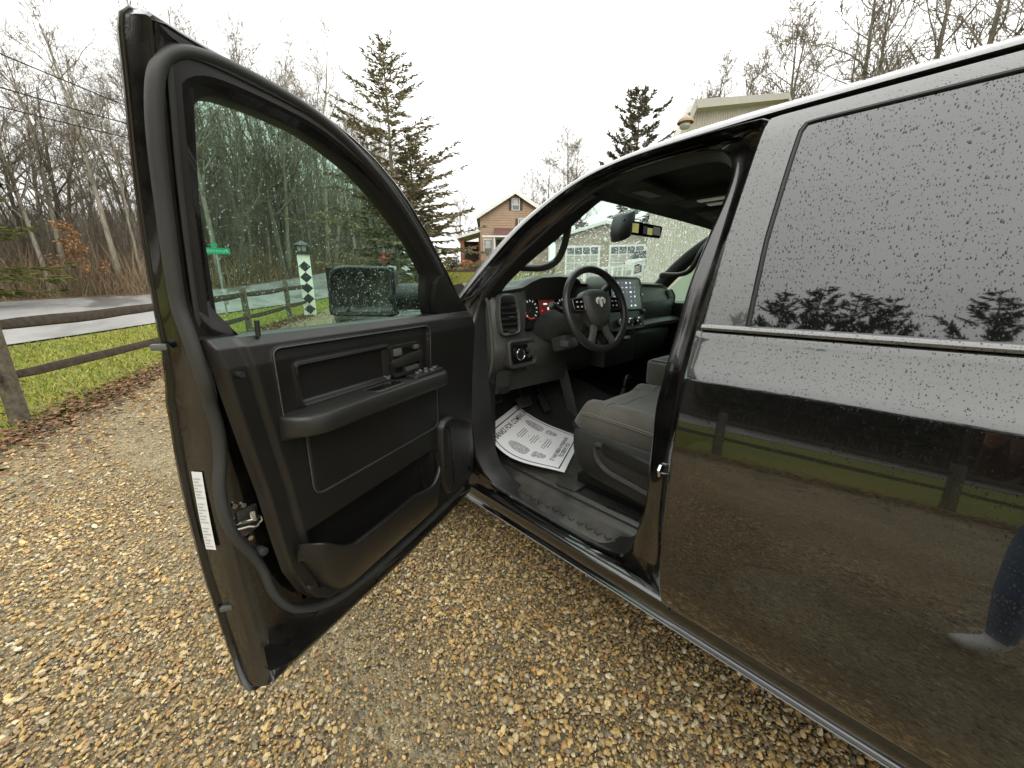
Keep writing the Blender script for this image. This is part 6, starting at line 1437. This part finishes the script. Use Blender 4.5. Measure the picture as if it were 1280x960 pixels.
def house():
    hx, hy = 27.6, 30.0; az = R(40); T = frame_at(hx, hy, -az); root = empty('tan_house', (hx, hy, g(hx, hy))); tag(root, 'two-storey tan house with steep gable and maroon porch roof', 'house')
    w, e, r_ = 3.45, 5.35, 7.45; dep = 9
    mb = MB(T); mb.prism([(-w, -.6), (w, -.6), (w, e), (0, r_), (-w, e)], lambda a, c, d: (a, d, c), 0, dep); mb.build('wall', M['siding_tan'], root, smooth=False)
    n = 34
    for k in range(n):      # clapboards of the gable front, each with its own drip edge
        z0 = -.3 + k * (r_ + .2) / n; z1 = z0 + (r_ + .2) / n; hw = lambda z: w if z < e else max(0.02, w * (r_ - z) / (r_ - e))
        if z1 > r_ - .1: break
        mb = MB(T); a, b = hw(z0) - .01, hw(z1) - .01
        mb.add([(-a, -.045, z0), (a, -.045, z0), (b, -.012, z1), (-b, -.012, z1), (-a, 0.01, z0), (a, 0.01, z0)], [(0, 1, 2, 3), (4, 5, 1, 0)]); mb.build('clapboard', M['siding_tan'], root, smooth=False)
    for s_ in (-1, 1):
        mb = MB(T); o = .45; sl = (r_ - e) / w
        mb.prism([(0, r_ + .02), (s_ * (w + o), e - o * sl + .02), (s_ * (w + o), e - o * sl + .16), (0, r_ + .18)], lambda a, c, d: (a, d, c), -.45, dep + .3); R_ = mb.build('roof', M['shingle'], root, smooth=False)
        mb = MB(T); mb.prism([(0, r_ - .20), (s_ * (w + o), e - o * sl - .20), (s_ * (w + o), e - o * sl + .17), (0, r_ + .17)], lambda a, c, d: (a, d, c), -.50, -.452); mb.build('rake_board', M['white_paint'], R_, smooth=False)
        bx(T, (s_ * w - .07, -.06, -.3), (s_ * w + .07, -.046, e), 'corner_board', 'siding_tan', root)
    window(T, root, 0.05, 6.35, .66, .95, -.045); window(T, root, .75, 4.55, .75, .9, -.045); window(T, root, -1.75, 4.5, .01, .01, .2, False) if False else None
    window(T, root, -2.75, 2.35, .75, 1.35, -.045, False)
    bx(T, (-2.1, -.10, 1.0), (-.9, -.046, 3.2), 'door_frame', 'white_paint', root); bx(T, (-1.95, -.13, 1.0), (-1.05, -.101, 3.05), 'front_door', 'shutter_brown', root)
    # porch roof
    mb = MB(T); mb.prism([(-.0, 4.15), (-1.5, 3.35), (-1.5, 3.25), (0, 3.3)], lambda d, c, a: (a, d, c), -2.1, 3.4); P = mb.build('porch_roof', M['maroon'], root, smooth=False)
    bx(T, (-3.3, -1.55, 3.12), (3.4, -1.45, 3.28), 'porch_fascia', 'white_paint', P)
    for a in (-2.2, 0.4, 3.2): bx(T, (a, -1.5, .4), (a + .12, -1.4, 3.12), 'porch_post', 'white_paint', root)
    bx(T, (-3.45, -1.6, -.6), (3.5, -.05, .55), 'porch_base', 'stone_grey', root)
    # side porch
    mb = MB(T); mb.prism([(-3.4, 4.05), (-5.9, 3.35), (-5.9, 3.15), (-3.4, 3.85)], lambda a, c, d: (a, d, c), .2, 4.5); SP_ = mb.build('side_porch_roof', M['white_paint'], root, smooth=False)
    bx(T, (-5.6, .6, 0), (-5.2, 1.0, 3.2), 'brick_pier', 'brick_red', root); bx(T, (-3.72, .55, 0), (-3.46, .9, 3.6), 'brick_pier', 'brick_red', root); bx(T, (-5.6, 4.0, 0), (-3.46, 4.2, 3.3), 'side_porch_wall', 'shutter_brown', root)
    # retaining planter in front
    pl = empty('planter_wall', T(-4.6, -1.0, 0)); tag(pl, 'dark timber planter wall with shrubs beside the tan house', 'planter')
    for k in range(3): bx(T, (-6.9, -1.7, -.75 + .3 * k), (-1.7, -1.4, -.47 + .3 * k), 'timber', 'shutter_brown', pl)
    bx(T, (-6.9, -1.4, -.8), (-1.7, .1, .1), 'soil', 'wood_floor', pl)
    q = np.random.default_rng(5)
    for i, (a, sz, m, lab) in enumerate(((-6.2, .75, 'needles', 'round dark evergreen shrub at the corner of the planter'), (-4.9, .6, 'leaf_beech', 'russet shrub in the planter by the brick pier'), (-3.6, .55, 'brush', 'bare brown shrub in the planter near the porch'), (-2.6, .5, 'needles_hemlock', 'low green shrub in the planter below the white window'))):
        c = np.array(T(a, -.75, .1)); n = 900; d = q.normal(0, 1, (n, 3)); d /= np.linalg.norm(d, axis=1)[:, None]; p = c + d * (sz * q.random(n) ** .4)[:, None] * np.array([1.2, 1.2, .9]) + np.array([0, 0, sz * .7]); e1 = q.normal(0, .06, (n, 3)); e2 = q.normal(0, .06, (n, 3))
        V = np.stack([p - e1, p + e1, p + e2], 1).reshape(-1, 3); rt = empty('shrub', tuple(c)); tag(rt, lab, 'shrub')
        o = obj('crown', tri_mesh('shrub', V, np.arange(3 * n).reshape(-1, 3), M[m]), rt)
        tb = MB()
        for k in range(6):
            t = p[k * 37 % n]; tb.tube([tuple(c), tuple((c + t) / 2 + q.normal(0, .04, 3)), tuple(t)], [.03, .02, .01], 5)
        tb.build('stems', M['bark'], rt)
house()

def barn():
    bx0, by0 = 21.0, 7.2; root = empty('barn', (bx0, by0, g(bx0, by0))); tag(root, 'large pale metal clad gambrel barn behind the truck', 'barn'); z0 = g(bx0, by0) - .8
    prof = [(12.3, 4.86), (14.35, 7.70), (25.0, 11.0), (35.65, 7.70), (37.7, 4.86)]
    def T(a, b, c): return (a, b, c)
    mb = MB(); mb.prism([(12.3, z0)] + prof + [(37.7, z0)], lambda a, c, d: (a + max(0, d - 7.2) * 2.7, d, c), 7.2, 12); mb.build('wall', M['metal_siding'], root, smooth=False)
    def top(x): return float(np.interp(x, [p[0] for p in prof], [p[1] for p in prof]))
    x = 12.35; pitch = .24
    while x < 26.5:       # upright ribs of the cladding
        mb = MB(); zt = min(top(x), top(x + .11)) - .02; zb = z0
        mb.add([(x, 7.197, zb), (x + .035, 7.16, zb), (x + .085, 7.16, zb), (x + .12, 7.197, zb), (x, 7.197, zt), (x + .035, 7.16, zt), (x + .085, 7.16, zt), (x + .12, 7.197, zt)], [(0, 1, 5, 4), (1, 2, 6, 5), (2, 3, 7, 6)]); mb.build('cladding_rib', M['metal_siding'], root, smooth=False); x += pitch
    for a, b in zip(prof[:-1], prof[1:]):
        dx, dz = b[0] - a[0], b[1] - a[1]; L = math.hypot(dx, dz); nx, nz = -dz / L, dx / L
        mb = MB(); mb.prism([(a[0] + nx * .03, a[1] + nz * .03), (b[0] + nx * .03, b[1] + nz * .03), (b[0] + nx * .16, b[1] + nz * .16), (a[0] + nx * .16, a[1] + nz * .16)], lambda p, q, d: (p + max(0, d - 7.2) * 2.7, d, q), 6.9, 12); R_ = mb.build('roof', M['metal_white'], root, smooth=False)
        mb = MB(); mb.prism([(a[0] - nx * .10, a[1] - nz * .10), (b[0] - nx * .10, b[1] - nz * .10), (b[0] + nx * .17, b[1] + nz * .17), (a[0] + nx * .17, a[1] + nz * .17)], lambda p, q, d: (p, d, q), 6.86, 6.897); mb.build('rake_trim', M['metal_white'], R_, smooth=False)
        mb = MB(); mb.prism([(a[0] + nx * .0, a[1] + nz * .0), (b[0] + nx * .0, b[1] + nz * .0), (b[0] + nx * .029, b[1] + nz * .029), (a[0] + nx * .029, a[1] + nz * .029)], lambda p, q, d: (p, d, q), 6.9, 7.195); mb.build('soffit', M['metal_siding'], root, smooth=False)
    mb = MB(); mb.b2((12.1, 7.10, z0), (24, 7.158, 2.05)); mb.build('base_band', M['metal_white'], root, smooth=False)
    lp = empty('gooseneck_lamp', (13.75, 7.16, 6.35)); tag(lp, 'gooseneck barn lamp with a tan shade on the corner of the barn', 'lamp')
    mb = MB(); mb.tube(catmull([(13.75, 7.17, 6.35), (13.65, 6.85, 6.85), (13.3, 6.6, 7.05), (12.95, 6.5, 6.98), (12.85, 6.5, 6.86)], 5), .035, 8); mb.build('arm', M['galvanised'], lp)
    mb = MB(); mb.loft([[(12.85 + r_ * math.cos(t), 6.5 + r_ * math.sin(t), z - .16) for t in np.linspace(0, 2 * math.pi, 18, endpoint=False)] for r_, z in ((.04, 7.03), (.12, 7.0), (.24, 6.9), (.26, 6.82), (.24, 6.82))], cap0=True); mb.build('shade', M['siding_tan'], lp)
    mb = MB(); mb.loft([[(12.85 + r_ * math.cos(t), 6.5 + r_ * math.sin(t), z - .16) for t in np.linspace(0, 2 * math.pi, 14, endpoint=False)] for r_, z in ((.16, 6.84), (.17, 6.72), (.13, 6.66))], cap0=True, cap1=True); mb.build('bulb_glass', M['lamp_glass'], lp)
barn()

def garage():
    gx, gy = 26.35, 18.4; T0 = frame_at(gx, gy, R(-56)); zz = 2.35 - g(gx, gy); T = lambda a, b, c: T0(a, b, c + zz); root = empty('garage', T(0, 0, 0)); tag(root, 'grey gabled garage with two white panelled doors, seen through the windshield', 'garage')
    w, e, r_ = 3.9, 3.0, 4.0
    mb = MB(T); mb.prism([(-w, -1.5), (w, -1.5), (w, e), (0, r_), (-w, e)], lambda a, c, d: (a, d, c), 0, 7); mb.build('wall', M['siding_grey'], root, smooth=False)
    for s_ in (-1, 1):
        mb = MB(T); mb.prism([(0, r_), (s_ * (w + .4), e - .12), (s_ * (w + .4), e + .03), (0, r_ + .15)], lambda a, c, d: (a, d, c), -.3, 7.2); R_ = mb.build('roof', M['shingle'], root, smooth=False)
        mb = MB(T); mb.prism([(0, r_ - .1), (s_ * (w + .4), e - .22), (s_ * (w + .4), e + .02), (0, r_ + .14)], lambda a, c, d: (a, d, c), -.36, -.302); mb.build('rake_board', M['white_paint'], R_, smooth=False)
        c = s_ * 1.72
        D_ = bx(T, (c - 1.38, -.10, -.2), (c + 1.38, -.002, 2.35), 'garage_door', 'white_paint', root)
        for j in range(4):
            for i in range(4):
                a = c - 1.22 + .625 * i; z = -.1 + .6 * j
                bx(T, (a, -.125, z), (a + .55, -.101, z + .5), 'door_pane' if j == 3 else 'door_panel', 'pane' if j == 3 else 'metal_white', D_)
    L_ = empty('wall_lamp', T(0, -.1, 2.9)); tag(L_, 'round white lamp between the two garage doors', 'lamp'); mb = MB(T); mb.loft([[(.14 * q * math.cos(t), -.05 - d, 2.75 + .14 * q * math.sin(t)) for t in np.linspace(0, 2 * math.pi, 12, endpoint=False)] for q, d in ((.5, 0), (1, .05), (1, .14), (.4, .2))], cap0=True, cap1=True); mb.build('globe', M['white_paint'], L_)
garage()
def white_rail():
    root = empty('white_board_fence', (14.2, 9.4, g(14.2, 9.4))); tag(root, 'white board fence rising toward the barn, seen through the windshield', 'fence')
    P = [(14.0 + 1.05 * k / 5, 10.1 - 1.8 * k / 5) for k in range(6)]; zt = [2.30, 2.33, 2.38, 2.47, 2.6, 2.72]
    P = [(13.6, 10.8)] + P; zt = [2.22] + zt
    for (x, y), z in zip(P, zt):
        mb = MB(); mb.b2((x - .05, y - .05, g(x, y) - .1), (x + .05, y + .05, z + .05)); mb.build('post', M['white_paint'], root, bevel=.008)
    for (a, b, za, zb) in zip(P[:-1], P[1:], zt[:-1], zt[1:]):
        for k, dz in enumerate((0, -.5, -1.0)):
            mb = MB(); mb.loft([[(p[0], p[1] - .055, z + dz - .06), (p[0], p[1] - .085, z + dz - .06), (p[0], p[1] - .085, z + dz + .05), (p[0], p[1] - .055, z + dz + .05)] for p, z in ((a, za), (b, zb))], cap0=True, cap1=True); mb.build('board', M['white_paint'], root, smooth=False)
    bx(lambda a, b, c: (a, b, c), (14.9, 8.1, g(15, 8.2) - .1), (15.15, 8.35, 3.4), 'corner_post', 'white_paint', root)
white_rail()
def parked_car():
    cx, cy_ = 23.2, 12.0; z = 2.25; rz = R(-70); c, s_ = math.cos(rz), math.sin(rz); root = empty('parked_car', (cx, cy_, z)); tag(root, 'small white car parked beyond the white fence', 'car')
    T = lambda a, b, d: (cx + c * a - s_ * b, cy_ + s_ * a + c * b, z + d)
    secs = []
    for a, zb, zt, w in ((-2.15, .35, .75, .75), (-2.0, .28, .92, .84), (-1.2, .25, .97, .88), (0, .25, .98, .9), (1.0, .25, .95, .9), (1.8, .28, .85, .86), (2.15, .35, .68, .72)):
        secs.append([(a, -w, zb), (a, -w * 1.02, (zb + zt) / 2), (a, -w * .94, zt), (a, 0, zt + .03), (a, w * .94, zt), (a, w * 1.02, (zb + zt) / 2), (a, w, zb)])
    mb = MB(T); mb.loft(secs, closed=True, cap0=True, cap1=True); B = mb.build('body', M['car_white'], root)
    mb = MB(T); mb.loft([[(a, -w, zz) for a in xs_] + [(a, w, zz) for a in xs_[::-1]] for xs_, w, zz in (((-1.9, 1.15), .82, .95), ((-1.5, .45), .68, 1.42), ((-1.3, .3), .6, 1.45))], cap1=True); mb.build('cabin_glass', M['car_glass'], root)
    mb = MB(T); mb.loft([[(a, -w, zz) for a in xs_] + [(a, w, zz) for a in xs_[::-1]] for xs_, w, zz in (((-1.52, .47), .69, 1.43), ((-1.2, .3), .6, 1.48))], cap0=True, cap1=True); mb.build('roof', M['car_white'], root)
    for a in (-1.3, 1.35):
        for b in (-.84, .84):
            mb = MB(T); mb.tube([(a, b - .1, .32), (a, b + .1, .32)], .32, 20); Wl = mb.build('wheel', M['tyre'], root); mb = MB(T); mb.tube([(a, b - .105, .32), (a, b + .105, .32)], .19, 14); mb.build('rim', M['steel'], Wl)
    for b in (-.6, .6): bx(T, (2.05, b - .15, .55), (2.17, b + .15, .68), 'headlight', 'lamp_glass', root); bx(T, (-2.2, b - .15, .62), (-2.1, b + .15, .78), 'tail_light', 'sign_red', root)
parked_car()

# ------------------------------------------------------------------ the photographer, mirrored in the door
def person():
    root = empty('person', (-1.36, -.54, g(-1.36, -.54))); tag(root, 'person in brown jacket and jeans holding up a phone, mirrored in the rear door', 'person')
    bx_, by_ = -1.36, -.54; h = R(47); f = Vector((math.sin(h), math.cos(h), 0)); r_ = Vector((math.cos(h), -math.sin(h), 0)); up = Vector((0, 0, 1)); o = Vector((bx_, by_, g(bx_, by_)))
    def P(a, b, c): return o + r_ * a + f * b + up * c
    J = {'pel': (P(0, 0, .95), .15), 'wai': (P(0, 0, 1.08), .14), 'che': (P(0, .01, 1.30), .16), 'nek': (P(0, .0, 1.50), .065), 'hea': (P(0, .03, 1.60), .085), 'top': (P(0, .03, 1.70), .07)}
    for s_, k in ((-1, 'l'), (1, 'r')):
        J['hip' + k] = (P(s_ * .1, 0, .90), .10); J['kne' + k] = (P(s_ * .12, .03, .50), .065); J['ank' + k] = (P(s_ * .13, 0, .09), .045); J['toe' + k] = (P(s_ * .15, .17, .045), .04)
        J['sho' + k] = (P(s_ * .19, 0, 1.42), .07); J['elb' + k] = (P(s_ * .27, .08, 1.18), .05); J['wri' + k] = (P(s_ * .14, .26, 1.34), .033); J['pal' + k] = (P(s_ * .10, .32, 1.40), .03)
    E = [('pel', 'wai'), ('wai', 'che'), ('che', 'nek'), ('nek', 'hea'), ('hea', 'top')]
    for k in 'lr': E += [('pel', 'hip' + k), ('hip' + k, 'kne' + k), ('kne' + k, 'ank' + k), ('ank' + k, 'toe' + k), ('che', 'sho' + k), ('sho' + k, 'elb' + k), ('elb' + k, 'wri' + k), ('wri' + k, 'pal' + k)]
    for s_, k in ((-1, 'l'), (1, 'r')):
        base = P(s_ * .10, .32, 1.40)
        for i, (dx, L) in enumerate(((-.03, .06), (-.01, .07), (.01, .068), (.03, .055))):
            a = 'f%s%d' % (k, i); J[a] = (base + r_ * (dx * .9) + up * .035, .0095); J[a + 'b'] = (base + r_ * (dx - s_ * .015) + up * (.035 + L * .6) + f * .015, .0085); J[a + 'c'] = (base + r_ * (dx - s_ * .04) + up * (.03 + L * .8) + f * .012, .0075); E += [('pal' + k, a), (a, a + 'b'), (a + 'b', a + 'c')]
        J['t' + k] = (base - r_ * (s_ * .035) + up * .01, .011); J['t' + k + 'b'] = (base - r_ * (s_ * .055) + up * .04 - f * .005, .009); E += [('pal' + k, 't' + k), ('t' + k, 't' + k + 'b')]
    keys = list(J); me = bpy.data.meshes.new('body'); me.from_pydata([tuple(J[k][0]) for k in keys], [(keys.index(a), keys.index(b)) for a, b in E], [])
    ob = link(bpy.data.objects.new('body', me)); sk = ob.modifiers.new('skin', 'SKIN'); sk.use_smooth_shade = True
    for i, k in enumerate(keys): v = me.skin_vertices[0].data[i]; v.radius = (J[k][1], J[k][1]); v.use_root = (k == 'pel')
    ss = ob.modifiers.new('sub', 'SUBSURF'); ss.levels = 2; ss.render_levels = 2
    bpy.context.view_layer.update(); dg = bpy.context.evaluated_depsgraph_get(); m2 = bpy.data.meshes.new_from_object(ob.evaluated_get(dg)); m2.name = 'body'
    ob.modifiers.clear(); ob.data = m2; m2.materials.clear()
    for k in ('skin', 'jacket_brown', 'denim', 'shoe_white'): m2.materials.append(M[k])
    for p in m2.polygons:
        c = p.center; z = c.z - o.z; q = (Vector(c) - o); fo = q.dot(f)
        p.use_smooth = True
        p.material_index = 3 if z < .13 else 2 if z < .95 else 0 if (z > 1.515 and abs(q.dot(r_)) < .13 and fo < .14) or (fo > .27 and z > 1.3) else 1
    parent(ob, root)
    mb = MB(); hd = P(0, .02, 1.63)
    mb.loft([[hd + (r_ * math.cos(t) * rr + f * math.sin(t) * rr * 1.1) + up * z - f * .02 for t in np.linspace(0, 2 * math.pi, 18, endpoint=False)] for rr, z in ((.085, .0), (.105, .05), (.10, .10), (.06, .14), (.01, .15))], cap1=True); mb.build('hair', M['hair'], root)
    mb = MB(); mb.tube([P(0, .12, 1.60), P(0, .135, 1.585), P(0, .125, 1.575)], [.010, .014, .008], 8); mb.build('nose', M['skin'], root)
    for s_ in (-1, 1): mb = MB(); mb.tube([P(s_ * .035, .108, 1.625), P(s_ * .035, .118, 1.625)], [.012, .006], 8); mb.build('eye', M['label_white'], root)
    mb = MB(); c = P(0, .345, 1.435); rot = Matrix.Rotation(-h, 3, 'Z'); mb.box(c, (.15, .009, .075), rot); ph_ = mb.build('phone', M['phone'], None, bevel=.003); tag(ph_, 'black phone held up in both hands by the person mirrored in the door', 'phone')
person()
